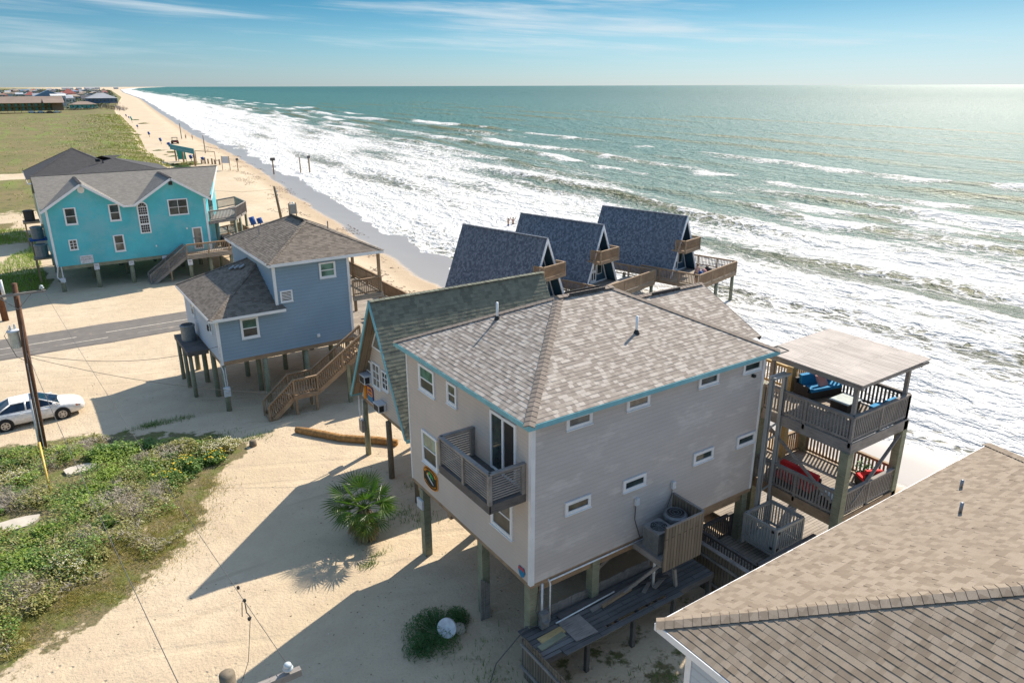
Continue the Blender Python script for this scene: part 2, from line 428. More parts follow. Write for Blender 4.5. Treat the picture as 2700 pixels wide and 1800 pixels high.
m_line = paint('road paint', (.55, .50, .42), .8, .2, 4)
m_orange = plain('orange sign paint', (.78, .28, .015), .5)
m_sblack = plain('black sign paint', (.012, .012, .012), .5)
m_sgreen = plain('green sign paint', (.06, .45, .12), .5)
m_syellow = plain('yellow sign paint', (.62, .38, .05), .5)
m_sblue = plain('blue sign paint', (.005, .19, .36), .5)
m_snavy = plain('navy sign paint', (.02, .025, .20), .5)
m_sred = plain('red sign paint', (.45, .05, .05), .5)
m_swhite = plain('white sign board', (.62, .64, .68), .5)
m_stext = plain('sign lettering', (.04, .045, .07), .6)
m_tealsign = paint('teal sign board', (.05, .30, .36), .6, .1, .4)
m_green_board = paint('green board', (.02, .28, .22), .6, .1, 1)
m_canvas = paint('blue canvas', (.012, .07, .27), .8, .15, 2)
m_skin = plain('skin', (.50, .30, .21), .6)
m_car = plain('white car paint', (.82, .80, .78), .18)
m_tyre = plain('tyre rubber', (.02, .02, .02), .8)
m_alloy = plain('alloy rim', (.50, .46, .42), .35, .4)
m_carglass = glass('car glass', (.012, .03, .06), .03)
m_lamp = plain('lamp lens', (.65, .62, .6), .2)
m_amber = plain('amber lens', (.75, .20, .05), .3)
m_concrete = paint('concrete', (.52, .46, .38), .9, .12, 1.5)
# ------------------------------------------------------------------ land and sea
SH_Y = [-200, -60, 20, 60, 75, 99, 134, 174, 245, 330, 630, 1375, 2858, 6000, 12000, 40000]
SH_X = [40, 39.5, 39.2, 38.8, 39.8, 43.5, 47.7, 54.4, 62.9, 71, 109, 206, 374, 760, 1700, 7000]
def shore(y): return np.interp(y, SH_Y, SH_X)
SEA = -1.2
def nz(x, y, s, o=0.0): return noise.noise(Vector((x*s, y*s, o)))
THICKET = [(-9, 24.6), (-3.2, 25.3), (-.3, 26.7), (3.2, 29.6), (5.1, 34.6), (7.7, 36.6), (7.2, 38.4), (2.6, 41.7), (-3, 43.6), (-9, 45)]
def inpoly(x, y, P):
    c = False; j = len(P)-1
    for i in range(len(P)):
        if (P[i][1] > y) != (P[j][1] > y) and x < (P[j][0]-P[i][0])*(y-P[i][1])/(P[j][1]-P[i][1])+P[i][0]: c = not c
        j = i
    return c
def dist_poly(x, y, P):
    d = 1e9
    for i in range(len(P)):
        ax, ay = P[i]; bx, by = P[(i+1) % len(P)]; L = (bx-ax)**2+(by-ay)**2
        t = max(0, min(1, ((x-ax)*(bx-ax)+(y-ay)*(by-ay))/L)); d = min(d, math.hypot(x-ax-t*(bx-ax), y-ay-t*(by-ay)))
    return d
def sstep(a, b, v):
    t = max(0., min(1., (v-a)/(b-a))); return t*t*(3-2*t)
def dune_edge(y):        # seaward edge (x) of the dune grass beyond the turquoise house
    return float(np.interp(y, [150, 203, 243, 348, 562, 700, 1500, 4000], [27, 32, 33.5, 46, 67, 82, 190, 470]))
def ground_z(x, y):
    s = x-float(shore(y))
    if s >= 0: z = SEA-.045*s
    elif s > -14: z = SEA*(1-sstep(0, 1, -s/14.0)*.0)+(-SEA)*sstep(0, 14, -s)
    else: z = 0.0
    z += .05*nz(x, y, .12)*(1 if s < -14 else .8) + .035*nz(x, y, .35, 3)
    if s > -16: z += .10*nz(x, y, .10, 9)*sstep(-16, -4, s)
    if inpoly(x, y, THICKET): z += .45*sstep(0, 3.0, dist_poly(x, y, THICKET))
    if y > 120:
        e = dune_edge(y)-x
        if e > 0: z += sstep(140, 200, y)*(1.5*math.exp(-((e-9)/9)**2)*(.7+.5*nz(x, y, .06, 5)) + .4*sstep(0, 30, e)+.35*nz(x, y, .045, 2)*sstep(0, 8, e))
    if abs(y-62.3) < 5.5 and x < 17: z = z*sstep(2.9, 5.5, abs(y-62.3)) - .03
    return z
def axis(parts):
    out = []
    for a, b, st in parts: out += list(np.arange(a, b, st))
    return out
ys = axis([(-60, 10, 5), (10, 120, 1.0), (120, 300, 3.0), (300, 700, 9), (700, 1500, 40), (1500, 4000, 150), (4000, 14000, 800)])+[20000, 40000]
ss = [-9000, -4000, -2000, -1000, -600, -400, -250, -180, -140, -110, -90, -75, -62]+axis([(-54, -46, 2.0), (-46, 8, 0.9)])+[10, 14, 20, 30, 60, 130]
ny, ns = len(ys), len(ss); V = []; mask = []; 
for y in ys:
    sh = float(shore(y))
    for s in ss:
        x = sh+s; z = ground_z(x, y); V.append((x, y, z))
        g = 0.0
        if y > 118:
            e = dune_edge(y)-x; g = sstep(-2, 3, e)
            if y < 150: g = max(g*.3, sstep(118, 150, y)*sstep(34, 22, x))
            if 180 < y < 194 and x < 8: g *= .05
        if 78 < y < 125 and x < 1.5: g = max(g, .85*sstep(.2, -.25, nz(x, y, .09, 4)))
        b = 0.0
        if -12 < x < 12 and 22 < y < 48:
            d = dist_poly(x, y, THICKET); b = 1.0 if inpoly(x, y, THICKET) else sstep(1.6, 0, d)*.8
        if 10.5 < x < 24 and 8.5 < y < 15.3: b = max(b, .5)
        mask.append((g, 0, b, 1))
I = np.arange(ny*ns).reshape(ny, ns)
F = np.stack([I[:-1, :-1], I[:-1, 1:], I[1:, 1:], I[1:, :-1]], -1).reshape(-1, 4)
m, t, bs = newmat('sand ground'); p = pos(t)
at = t.new('ShaderNodeAttribute', attribute_name='mask'); ms = t.new('ShaderNodeSeparateColor'); t.link(at.outputs['Color'], ms.inputs[0])
px = t.new('ShaderNodeSeparateXYZ'); t.link(p, px.inputs[0])
big = t.noise(p, .11, 5); mid = t.noise(p, .9, 5, .6); fine = t.noise(p, 9, 4, .65); gr = t.noise(p, 60, 2)
sand = t.mix(t.remap(big, .3, .7), (.515, .405, .265), (.60, .49, .345)); sand = t.mix(t.remap(mid, .35, .7, 0, .55), sand, (.47, .36, .25))
sand = t.mix(t.remap(fine, .52, .74, 0, .5), sand, (.40, .30, .20))
# small dark bits and pebbles lying on the sand
vo = t.new('ShaderNodeTexVoronoi'); vo.inputs['Scale'].default_value = 1.7; t.link(p, vo.inputs['Vector'])
spk = t.math('MULTIPLY', t.remap(vo.outputs['Distance'], .05, .03), t.remap(mid, .5, .56)); sand = t.mix(spk, sand, (.10, .07, .045))
# tyre tracks
tr1 = t.noise(t.mapping(p, (.05, 1.6, 1), rot=(0, 0, R(-12))), 2.0, 3, .5, .4)
sand = t.mix(t.math('MULTIPLY', t.remap(tr1, .60, .70), t.remap(big, .40, .58, 0, .6)), sand, (.41, .315, .215))
hz = t.math('ADD', px.outputs[2], t.math('MULTIPLY', t.math('SUBTRACT', mid, .5), .14))
damp = t.remap(hz, -.22, -.62); wet = t.remap(hz, -.72, -.86)
sand = t.mix(t.math('MULTIPLY', damp, .7), sand, (.36, .26, .165))
sand = t.mix(wet, sand, (.30, .26, .225))
# dune meadow
gn = t.noise(p, .06, 5, .65, .6); gn2 = t.noise(p, .5, 5, .7); gn3 = t.noise(t.mapping(p, (.35, .06, 1)), .6, 4)
grass = t.mix(t.remap(gn, .38, .62), (.135, .13, .03), (.19, .145, .055)); grass = t.mix(t.remap(gn3, .5, .68, 0, .8), grass, (.145, .20, .02))
grass = t.mix(t.remap(gn2, .48, .72, 0, .8), grass, (.055, .06, .018)); grass = t.mix(t.remap(fine, .5, .75, 0, .6), grass, (.20, .17, .07))
gm = t.math('ADD', ms.outputs[0], t.math('MULTIPLY', t.math('SUBTRACT', gn2, .5), .9))
base = t.mix(t.math('MULTIPLY', t.remap(gm, .42, .6), t.remap(ms.outputs[0], .02, .12)), sand, grass)
# litter and creeping green under the thicket
lm = t.math('ADD', ms.outputs[2], t.math('MULTIPLY', t.math('SUBTRACT', t.noise(p, .8, 5, .7), .5), 2.2))
soil = t.mix(t.remap(fine, .35, .65), (.20, .15, .075), (.105, .10, .04)); soil = t.mix(t.remap(mid, .45, .6), soil, (.12, .13, .03))
base = t.mix(t.math('MULTIPLY', t.remap(lm, .55, .75), t.remap(ms.outputs[2], .02, .1)), base, soil)
t.link(base, bs.inputs['Base Color'])
rg = t.new('ShaderNodeMix'); rg.data_type = 'FLOAT'; t.link(wet, rg.inputs[0]); rg.inputs[2].default_value = .95; rg.inputs[3].default_value = .3
t.link(rg.outputs[0], bs.inputs['Roughness']); bs.inputs['Specular IOR Level'].default_value = .5
fp = t.new('ShaderNodeTexVoronoi'); fp.inputs['Scale'].default_value = 2.6; fp.inputs['Randomness'].default_value = 1.0; t.link(p, fp.inputs['Vector'])
foot = t.math('MULTIPLY', t.remap(fp.outputs['Distance'], .22, .0), t.remap(t.noise(p, .28, 3), .48, .6))
rut = t.new('ShaderNodeTexWave'); rut.wave_type = 'BANDS'; rut.bands_direction = 'Y'; rut.inputs['Scale'].default_value = .17; rut.inputs['Distortion'].default_value = 5.0; rut.inputs['Detail'].default_value = 2.5; rut.inputs['Detail Scale'].default_value = .12
t.link(t.mapping(p, (1, 1, 1), rot=(0, 0, R(24))), rut.inputs['Vector'])
ruts = t.math('MULTIPLY', t.remap(rut.outputs['Fac'], .84, 1.0), t.remap(t.noise(p, .13, 2), .44, .56))
dry = t.math('SUBTRACT', 1.0, wet)
hh = t.math('MULTIPLY', t.math('ADD', t.math('ADD', t.math('MULTIPLY', mid, .9), t.math('MULTIPLY', fine, .35)), t.math('SUBTRACT', t.math('MULTIPLY', gr, .05), t.math('ADD', t.math('MULTIPLY', foot, .45), t.math('MULTIPLY', ruts, .2)))), dry)
bump(t, bs, hh, .7, .16)
m_ground = m
g_ob = raw_mesh('ground', V, F, m, smooth=True, attr={'mask': mask}); g_ob['kind'] = 'structure'

# road
mb = MB(); xs_ = list(np.arange(-70, 16, 2.0))
for a, b in zip(xs_[:-1], xs_[1:]):
    def ed(x): return 59.75+.22*nz(x, 0, .4)+.02*x*0, 64.75+.25*nz(x, 5, .4)
    (a0, a1), (b0, b1) = ed(a), ed(b); mb.poly([(a, a0, .03), (b, b0, .03), (b, b1, .03), (a, a1, .03)])
    mb.poly([(a, a0, .03), (a, a0-.3, -.09), (b, b0-.3, -.09), (b, b0, .03)])
o = mb.build('road', m_asphalt); o['kind'] = 'structure'
mb = MB()
for a, b in zip(xs_[:-1], xs_[1:]):
    if nz(a, 3, .35, 8) > -.35: mb.poly([(a, 62.18, .036), (b, 62.18, .036), (b, 62.3, .036), (a, 62.3, .036)])
    if nz(a, 3, .2, 11) > .05: mb.poly([(a, 60.75, .036), (b, 60.75, .036), (b, 60.75+.25*abs(nz(b, 1, .3)), .036), (a, 60.75+.25*abs(nz(a, 1, .3)), .036)])
o = mb.build('road_marking', m_line); o['kind'] = 'structure'

# ---- sea: grid in (offshore distance s, along-shore y)
CR = [(9, .22, 4), (20, .5, 4), (27, .5, 4), (35, .65, 4.5), (42, .6, 4.5), (48, 1.15, 5.0), (60, .8, 5.5), (67, .6, 5), (75, 1.15, 6.0), (90, .8, 6.5), (104, 1.35, 7.0), (123, 1.2, 8.0), (150, .55, 9), (180, .5, 11), (215, .5, 12), (255, .5, 13), (300, .5, 14)]
def sea_pt(s, y):
    z = .0; foam = 0.0; face = 0.0
    for i, (s0, a, w_) in enumerate(CR):
        if abs(s-s0) > 45: continue
        c = s0+5*nz(y, i*17.3, .018)+1.8*nz(y, i*9.1, .07)
        env = max(0.0, min(1.0, .5+1.6*nz(y, i*31.7+4, .014)))
        d = s-c
        if y < 900:
            k = math.exp(-(d/(w_ if d > 0 else w_*.5))**2)
            z += a*env*k
            if d < .4: face = max(face, env*math.exp(-((d+w_*.22)/(w_*.26))**2))
        br = max(0.0, min(1.0, .34+1.7*nz(y, i*53.1+9, .012)+.7*nz(y, i*11.1, .09)))*(1 if s0 < 130 else .25)
        if d < 0: foam = max(foam, br*math.exp(d/ (3.2+.045*s0)))
        elif d < 1.6: foam = max(foam, br*(1-d/1.6))
    basef = np.interp(s, [-6, 4, 12, 30, 46, 56, 66, 80, 110, 130, 160, 400], [.60, .80, .68, .58, .56, .38, .12, .21, .10, .01, .0, .0])
    basef += .46*nz(s*1.3, y*.22, .08, 21)*(1 if s < 120 else .15)
    far = sstep(200, 700, y)
    if s < 70: basef += .22*far
    foam = max(foam*.95, basef)
    z += .20*nz(s, y*.6, .22, 1)+.10*nz(s, y, .6, 2) if s < 320 and y < 500 else 0
    z *= sstep(-4, 14, s)
    if s > 10 and y < 700: z += .10*nz(s, y*.4, .1, 7)
    return z, max(0, min(1, foam)), face
sy_l = axis([(-60, 5, 5), (5, 150, 1.3), (150, 320, 3.2), (320, 720, 9), (720, 1600, 36), (1600, 4000, 150)])+[4600, 5600, 7000, 9000, 12000, 17000, 25000, 40000]
ssl = axis([(-9, 130, 0.95), (130, 320, 3.5)])+[340, 380, 440, 520, 640, 800, 1000, 1400, 2000, 3000, 4500, 7000, 11000, 18000, 30000, 60000]
V = []; U = []; A = []
for y in sy_l:
    sh = float(shore(y))
    for s in ssl:
        z, f_, fc = sea_pt(s, y) if s < 420 else (0, 0, 0)
        V.append((sh+s, y, SEA+z)); U.append((y, s)); A.append((f_, fc, 0, 1))
ny, ns = len(sy_l), len(ssl); I = np.arange(ny*ns).reshape(ny, ns)
F = np.stack([I[:-1, :-1], I[:-1, 1:], I[1:, 1:], I[1:, :-1]], -1).reshape(-1, 4)
m, t, bs = newmat('sea water'); p = pos(t); u = uvn(t); su = t.new('ShaderNodeSeparateXYZ'); t.link(u, su.inputs[0])
at = t.new('ShaderNodeAttribute', attribute_name='foam'); ms = t.new('ShaderNodeSeparateColor'); t.link(at.outputs['Color'], ms.inputs[0])
s_ = su.outputs[1]
nb = t.noise(t.mapping(u, (.5, 1, 1)), .05, 4)
dep = t.math('ADD', s_, t.math('MULTIPLY', t.math('SUBTRACT', nb, .5), 50))
wc = t.mix(t.remap(dep, 6, 55), (.17, .16, .10), (.085, .165, .125)); wc = t.mix(t.remap(dep, 55, 130), wc, (.022, .125, .105)); wc = t.mix(t.remap(dep, 130, 900), wc, (.010, .10, .095))
wc = t.mix(t.math('MULTIPLY', ms.outputs[1], .95), wc, (.13, .12, .018))  # olive of sun-lit thin wave faces, painted into the water colour
# lacy foam
warp = t.new('ShaderNodeVectorMath', operation='MULTIPLY_ADD'); nv = t.new('ShaderNodeTexNoise'); nv.inputs['Scale'].default_value = .55; nv.inputs['Detail'].default_value = 3
t.link(u, nv.inputs['Vector']); t.link(nv.outputs['Color'], warp.inputs[0]); warp.inputs[1].default_value = (2.6, 2.6, 0); t.link(u, warp.inputs[2])
def edge(scale, wdt, stretch):
    v = t.new('ShaderNodeTexVoronoi'); v.feature = 'DISTANCE_TO_EDGE'; v.inputs['Scale'].default_value = scale
    t.link(t.mapping(warp.outputs[0], stretch), v.inputs['Vector']); return t.remap(v.outputs['Distance'], wdt, 0.0)
web = t.math('MAXIMUM', edge(.55, .22, (.7, 1, 1)), t.math('MULTIPLY', edge(1.5, .25, (.7, 1, 1)), .7))
blob = t.noise(t.mapping(u, (.25, 1, 1)), .2, 5, .62); fin = t.noise(t.mapping(u, (.45, 1, 1)), 1.3, 6, .7)
fs = t.math('ADD', t.math('MULTIPLY', ms.outputs[0], 1.25), t.math('MULTIPLY', web, .36))
fs = t.math('ADD', fs, t.math('MULTIPLY', t.math('SUBTRACT', blob, .5), .95)); fs = t.math('ADD', fs, t.math('MULTIPLY', t.math('SUBTRACT', fin, .5), .85))
wcap = t.remap(t.noise(t.mapping(u, (.22, 1, 1)), .11, 6, .7), .70, .74)
fm = t.math('MAXIMUM', t.remap(fs, .66, .92), t.math('MULTIPLY', wcap, t.remap(s_, 1500, 200)))
colr = t.mix(fm, wc, (.70, .69, .66))
t.link(colr, bs.inputs['Base Color'])
rr = t.new('ShaderNodeMix'); rr.data_type = 'FLOAT'; t.link(fm, rr.inputs[0]); t.link(t.math('ADD', t.remap(s_, 15, 110, .32, .46), t.remap(s_, 110, 1500, 0, .13)), rr.inputs[2]); rr.inputs[3].default_value = .8
t.link(rr.outputs[0], bs.inputs['Roughness']); bs.inputs['IOR'].default_value = 1.33; bs.inputs['Specular IOR Level'].default_value = .42
w1 = t.noise(t.mapping(u, (.55, 1, 1)), .22, 3, .55, .3); w2 = t.noise(t.mapping(u, (.6, 1, 1)), .85, 4, .6, .3); w3 = t.noise(u, 3.2, 3, .6)
hh = t.math('ADD', t.math('MULTIPLY', w1, 1.0), t.math('MULTIPLY', w2, .55)); hh = t.math('ADD', hh, t.math('MULTIPLY', w3, .12)); hh = t.math('ADD', hh, t.math('MULTIPLY', fm, .12))
bump(t, bs, hh, 1.0, 2.4)
m_sea = m
o = raw_mesh('sea', V, F, m, uv=np.array(U), smooth=True, attr={'foam': A}); o['kind'] = 'structure'
# ------------------------------------------------------------------ building kit
class Face:
    """maps (a, z, d) on a wall to world: axis 'x-' wall faces -x at x=pos (a = y); 'y-' faces -y at y=pos (a = x); 'x+'/'y+' likewise"""
    def __init__(s, axis, pos): s.ax = axis[0]; s.sg = -1 if axis[1] == '-' else 1; s.pos = pos
    def p(s, a, z, d=0.0):
        return (s.pos+s.sg*d, a, z) if s.ax == 'x' else (a, s.pos+s.sg*d, z)
    def box(s, mb, a0, a1, z0, z1, d0, d1, mi=0):
        p, q = s.p(a0, z0, d0), s.p(a1, z1, d1); return mb.box(p[0], q[0], p[1], q[1], p[2], q[2], mi)
    def quad(s, mb, a0, a1, z0, z1, d, mi=0):
        pts = [s.p(a0, z0, d), s.p(a1, z0, d), s.p(a1, z1, d), s.p(a0, z1, d)]
        flip = (s.ax == 'x') == (s.sg < 0)
        mb.poly(pts[::-1] if flip else pts, mi)
def window(parent, F, a0, a1, z0, z1, fw=.10, style='sash', gl=None, fr=None, name='window', proud=.05, gl2=None):
    """frame (part) > pane, sash (sub-parts)"""
    gl = gl or m_glass; fr = fr or m_white; mb = MB()
    F.box(mb, a0, a0+fw, z0, z1, -.02, proud); F.box(mb, a1-fw, a1, z0, z1, -.02, proud)
    F.box(mb, a0+fw, a1-fw, z1-fw, z1, -.02, proud-.004); F.box(mb, a0+fw, a1-fw, z0, z0+fw, -.02, proud-.004)
    F.box(mb, a0-.02, a1+.02, z0-.03, z0-.001, -.02, proud+.03)
    w_ = mb.build(name, fr, parent)
    zm = (z0+z1)/2; b0, b1, c0, c1 = a0+fw, a1-fw, z0+fw, z1-fw
    if style == 'sash':
        mb = MB(); F.quad(mb, b0, b1, zm, c1, .022); mb.build('pane', gl, w_, org=ORG[w_.name])
        mb = MB(); F.quad(mb, b0, b1, c0, zm, .012); mb.build('pane', gl2 or m_screen, w_, org=ORG[w_.name])
    else:
        mb = MB(); F.quad(mb, b0, b1, c0, c1, .015); mb.build('pane', gl, w_, org=ORG[w_.name])
    if style != 'fixed':
        mb = MB()
        if style == 'sash': F.box(mb, b0, b1, zm-.025, zm+.025, .0, .04); F.box(mb, b0, b0+.03, c0, c1, 0, .035); F.box(mb, b1-.03, b1, c0, c1, 0, .035); F.box(mb, b0+.03, b1-.03, c0, c0+.035, 0, .035)
        if style.startswith('grid'):
            nx, nz_ = int(style[4]), int(style[5])
            for i in range(1, nx): a = b0+(b1-b0)*i/nx; F.box(mb, a-.02, a+.02, c0, c1, 0, .035)
            for i in range(1, nz_): z = c0+(c1-c0)*i/nz_; F.box(mb, b0, b1, z-.02, z+.02, 0, .033)
        mb.build('sash', fr, w_, org=ORG[w_.name])
    return w_
def railing(pts, z, h=1.0, sp=.135, bal=.04, cap=.14, capt=.04, post=.1, low=.1, psp=2.2, mb=None, closed=False, post_ends=True):
    """balustrade along a level polyline (x, y) at floor z; pts may carry their own z as third number"""
    mb = mb or MB(); P = [Vector((p[0], p[1], p[2] if len(p) > 2 else z)) for p in pts]
    for A, B in zip(P[:-1], P[1:]):
        d = (B-A).normalized(); L = (B-A).length; U = Vector((0, 0, 1))
        mb.bar(A+U*h, B+U*h, cap, capt)
        mb.bar(A+U*(h-.07), B+U*(h-.07), .04, .09)
        mb.bar(A+U*low, B+U*low, .04, .09)
        n = max(1, int(L/sp))
        for i in range(1, n):
            q = A+d*(L*i/n); mb.box(q.x-bal/2, q.x+bal/2, q.y-bal/2, q.y+bal/2, q.z+low-.06, q.z+h-.03)
        k = max(1, round(L/psp))
        for i in range(0 if post_ends else 1, k+1 if post_ends else k):
            q = A+d*(L*i/k); key_ = (round(q.x, 1), round(q.y, 1), round(q.z, 1))
            if key_ in mb.posts: continue
            mb.posts.add(key_); mb.box(q.x-post/2, q.x+post/2, q.y-post/2, q.y+post/2, q.z-.2, q.z+h-.021)
    return mb
def stairs(parent, A, B, wdt, side, mat, rail_mat=None, h=.95, name='staircase', rails=(True, True), tread_mat=None):
    """straight flight from A (bottom) to B (top); side = unit vector across the flight"""
    A, B, sv = Vector(A), Vector(B), Vector(side); mb = MB(); n = max(2, round((B.z-A.z)/.19)); run = Vector((B.x-A.x, B.y-A.y, 0))
    for o_ in (0, wdt): mb.bar(A+sv*o_-Vector((0, 0, .16)), B+sv*o_-Vector((0, 0, .16)), .05, .27)
    d = run.normalized()
    for i in range(n):
        q = A+run*((i+.5)/n); z = A.z+(B.z-A.z)*(i+1)/n-.09
        a = q+sv*.03; b = q+sv*(wdt-.03); mb.bar((a.x, a.y, z), (b.x, b.y, z), .27, .04)
    st = mb.build(name, mat, parent)
    for o_, on in zip((0, wdt), rails):
        if on:
            p, q = A+sv*o_, B+sv*o_; r_ = railing([(p.x, p.y, p.z), (q.x, q.y, q.z)], 0, h, .14, psp=1.9).build('railing', rail_mat or mat, st, org=ORG[st.name])
    return st
def piling(parent, x, y, z0, z1, r=.15, mat=None, square=False, name='piling'):
    mb = MB()
    if square: mb.box(x-r, x+r, y-r, y+r, z0, z1)
    else: mb.tube([(x, y, z0), (x+.01, y, (z0+z1)/2), (x, y, z1)], [r*1.04, r, r*.95], 10)
    return mb.build(name, mat or m_pile, parent, smooth=not square)
def gable_pts(x0, x1, y0, y1, z): return [(x0, y0, z), (x1, y0, z), (x1, y1, z), (x0, y1, z)]
def hip_roof(mb, x0, x1, y0, y1, ze, rise_slope, ridge='x', exp=.145, butt=.007, mi=0, faces='wsen', jit=.05, tab=None):
    """hip roof with 45 degree hips; returns the two ridge ends"""
    if ridge == 'x': hw = (y1-y0)/2; A = Vector((x0+hw, (y0+y1)/2, ze+hw*rise_slope)); B = Vector((x1-hw, (y0+y1)/2, ze+hw*rise_slope))
    else: hw = (x1-x0)/2; A = Vector(((x0+x1)/2, y0+hw, ze+hw*rise_slope)); B = Vector(((x0+x1)/2, y1-hw, ze+hw*rise_slope))
    SW, SE, NE, NW = Vector((x0, y0, ze)), Vector((x1, y0, ze)), Vector((x1, y1, ze)), Vector((x0, y1, ze))
    if ridge == 'x': fs = {'s': [SW, SE, B, A], 'n': [NE, NW, A, B], 'w': [NW, SW, A], 'e': [SE, NE, B]}
    else: fs = {'s': [SW, SE, A], 'n': [NE, NW, B], 'w': [NW, SW, A, B], 'e': [SE, NE, B, A]}
    for k in fs:
        if k in faces: mb.courses(fs[k], exp, butt, mi, jit, tab=tab)
        else: mb.poly(fs[k], mi)
    mb.poly([SW-Vector((0, 0, .02)), NW-Vector((0, 0, .02)), NE-Vector((0, 0, .02)), SE-Vector((0, 0, .02))], mi)
    return A, B, (SW, SE, NE, NW)
def capline(mb, p, q, wd=.26, exp=.2, nrm=None, mi=0, lift=.03):
    """overlapping ridge / hip cap shingles"""
    p, q = Vector(p), Vector(q); L = (q-p).length; n = max(2, int(L/exp)); d = (q-p)/n
    sd_ = d.cross(Vector((0, 0, 1))).normalized()*(wd/2); up_ = sd_.cross(d).normalized()
    if up_.z < 0: up_ = -up_
    for i in range(n):
        a = p+d*i; b = a+d*1.04
        l0, l1 = up_*(lift+.014), up_*(lift+.002); dn = Vector((0, 0, -wd*.16))
        mb.poly([a-sd_+dn+l0, a+l0, b+l1, b-sd_+dn+l1], mi); mb.poly([a+l0, a+sd_+dn+l0, b+sd_+dn+l1, b+l1], mi)
        mb.poly([a-sd_+dn, a+dn*0, a+l0, a-sd_+dn+l0], mi); mb.poly([a, a+sd_+dn, a+sd_+dn+l0, a+l0], mi)
    mb.cut()
def text(name, body, parent, mat, F, a, z, d, size, mirror=False, ext=.004, align='CENTER', org=None, spacing=1.0, shear=0):
    cu = bpy.data.curves.new(name, 'FONT'); cu.body = body; cu.size = size; cu.extrude = ext; cu.align_x = align; cu.align_y = 'CENTER'; cu.space_character = spacing; cu.shear = shear
    tmp = bpy.data.objects.new('tmp_text', cu); COL.objects.link(tmp); bpy.context.view_layer.update()
    me = bpy.data.meshes.new_from_object(tmp.evaluated_get(bpy.context.evaluated_depsgraph_get())); bpy.data.objects.remove(tmp)
    me.name = name; me.materials.clear(); me.materials.append(mat); o = bpy.data.objects.new(name, me); COL.objects.link(o); o.parent = parent
    og = org if org is not None else ORG[parent.name]; o.location = Vector(F.p(a, z, d))-Vector(og)
    if F.ax == 'y': o.rotation_euler = (R(90), 0, 0 if F.sg < 0 else R(180))
    else: o.rotation_euler = (R(90), 0, R(-90) if F.sg < 0 else R(90))
    return o
# ------------------------------------------------------------------ the beige house in the middle
X0, X1, Y0, Y1, ZF, ZE = 11.2, 21.7, 15.6, 23.75, 3.2, 8.74
H = thing('beige_house', 'tall beige house on pilings with turquoise fascia and tan hipped roof', 'house', (16.4, 19.7, 0))
mb = MB(); mb.box(X0, X1, Y0, Y1, ZF, ZE)
mb.courses([(X0, Y1, ZF), (X0, Y0, ZF), (X0, Y0, ZE), (X0, Y1, ZE)], .15, .016, 0)
mb.courses([(X0, Y0, ZF), (X1, Y0, ZF), (X1, Y0, ZE), (X0, Y0, ZE)], .15, .016, 1)
mb.courses([(X1, Y0, ZF), (X1, Y1, ZF), (X1, Y1, ZE), (X1, Y0, ZE)], .12, .007, 0)
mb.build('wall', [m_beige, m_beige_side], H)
mb = MB(True); e = .13
mb.box(X0-.025, X0+e, Y0-.026, Y0+.0, ZF-.05, ZE-.02); mb.box(X0-.026, X0, Y0, Y0+e*.9, ZF-.05, ZE-.02)
mb.box(X0-.026, X0+.01, Y1-.07, Y1+.02, ZF-.02, ZE-.02)
mb.box(X1-.1, X1+.026, Y0-.026, Y0+.01, ZF-.02, ZE-.02)
mb.build('corner_trim', m_white_old, H)
mb = MB()
for (x0, x1, y0, y1) in ((X0-.02, X1, Y0-.012, Y0+.1), (X0-.012, X0+.1, Y0, Y1)): mb.box(x0, x1, y0, y1, ZF-.16, ZF-.005)
for y in np.arange(Y0+.4, Y1, .6): mb.box(X0+.1, X1, y-.03, y+.03, ZF-.22, ZF-.02)
for y in (15.85, 18.7, 21.0, 23.4): mb.box(X0+.1, X1, y-.12, y+.12, ZF-.5, ZF-.221)
mb.build('floor_frame', m_bwood, H)
# roof
mb = MB(); ex0, ex1, ey0, ey1, ez = 10.88, 22.02, 15.28, 24.07, 8.91
A, B, cs = hip_roof(mb, ex0, ex1, ey0, ey1, ez, .472, 'x', .145, .0095, 0, tab=.26)
roof = mb.build('roof', m_roof_main, H)
mb = MB(); og = ORG[roof.name]
for c_, q_ in ((cs[0], A), (cs[3], A), (cs[1], B), (cs[2], B)): capline(mb, c_, q_, .34, .2)
capline(mb, A-Vector((.1, 0, 0)), B+Vector((.1, 0, 0)), .34, .2, lift=.05)
mb.build('ridge_cap', m_roof_cap, roof, org=og)
mb = MB()
for s_ in (-1, 1): mb.bar(A+Vector((.35, s_*.14, .045)), B+Vector((-.35, s_*.14, .045)), .03, .09)
mb.build('ridge_vent', m_black, roof, org=og)
for (x, y) in ((13.5, 20.95), (16.95, 17.45)):
    hw = 4.475; z = ez+.472*min(x-ex0, y-ey0, ey1-y, ex1-x)
    p_ = MB().tube([(x, y, z-.1), (x, y, z+.62)], .045, 10).build('vent_pipe', m_pvc, roof, True, org=og)
    MB().lathe((x, y, z-.05), [(.13, -.06), (.11, .06), (.06, .16), (.05, .17)], 12).build('pipe_boot', m_black, p_, org=og)
mb = MB(); fz0, fz1 = ez-.165, ez-.005
mb.box(ex0-.03, ex0, ey0-.03, ey1+.03, fz0, fz1); mb.box(ex0, ex1+.03, ey0-.03, ey0, fz0, fz1); mb.box(ex0, ex1+.03, ey1, ey1+.03, fz0, fz1); mb.box(ex1, ex1+.03, ey0, ey1, fz0, fz1)
mb.build('fascia', m_tealtrim, H)
MB().box(ex0, ex1, ey0, ey1, ez-.185, ez-.175).build('soffit', m_beige, H)
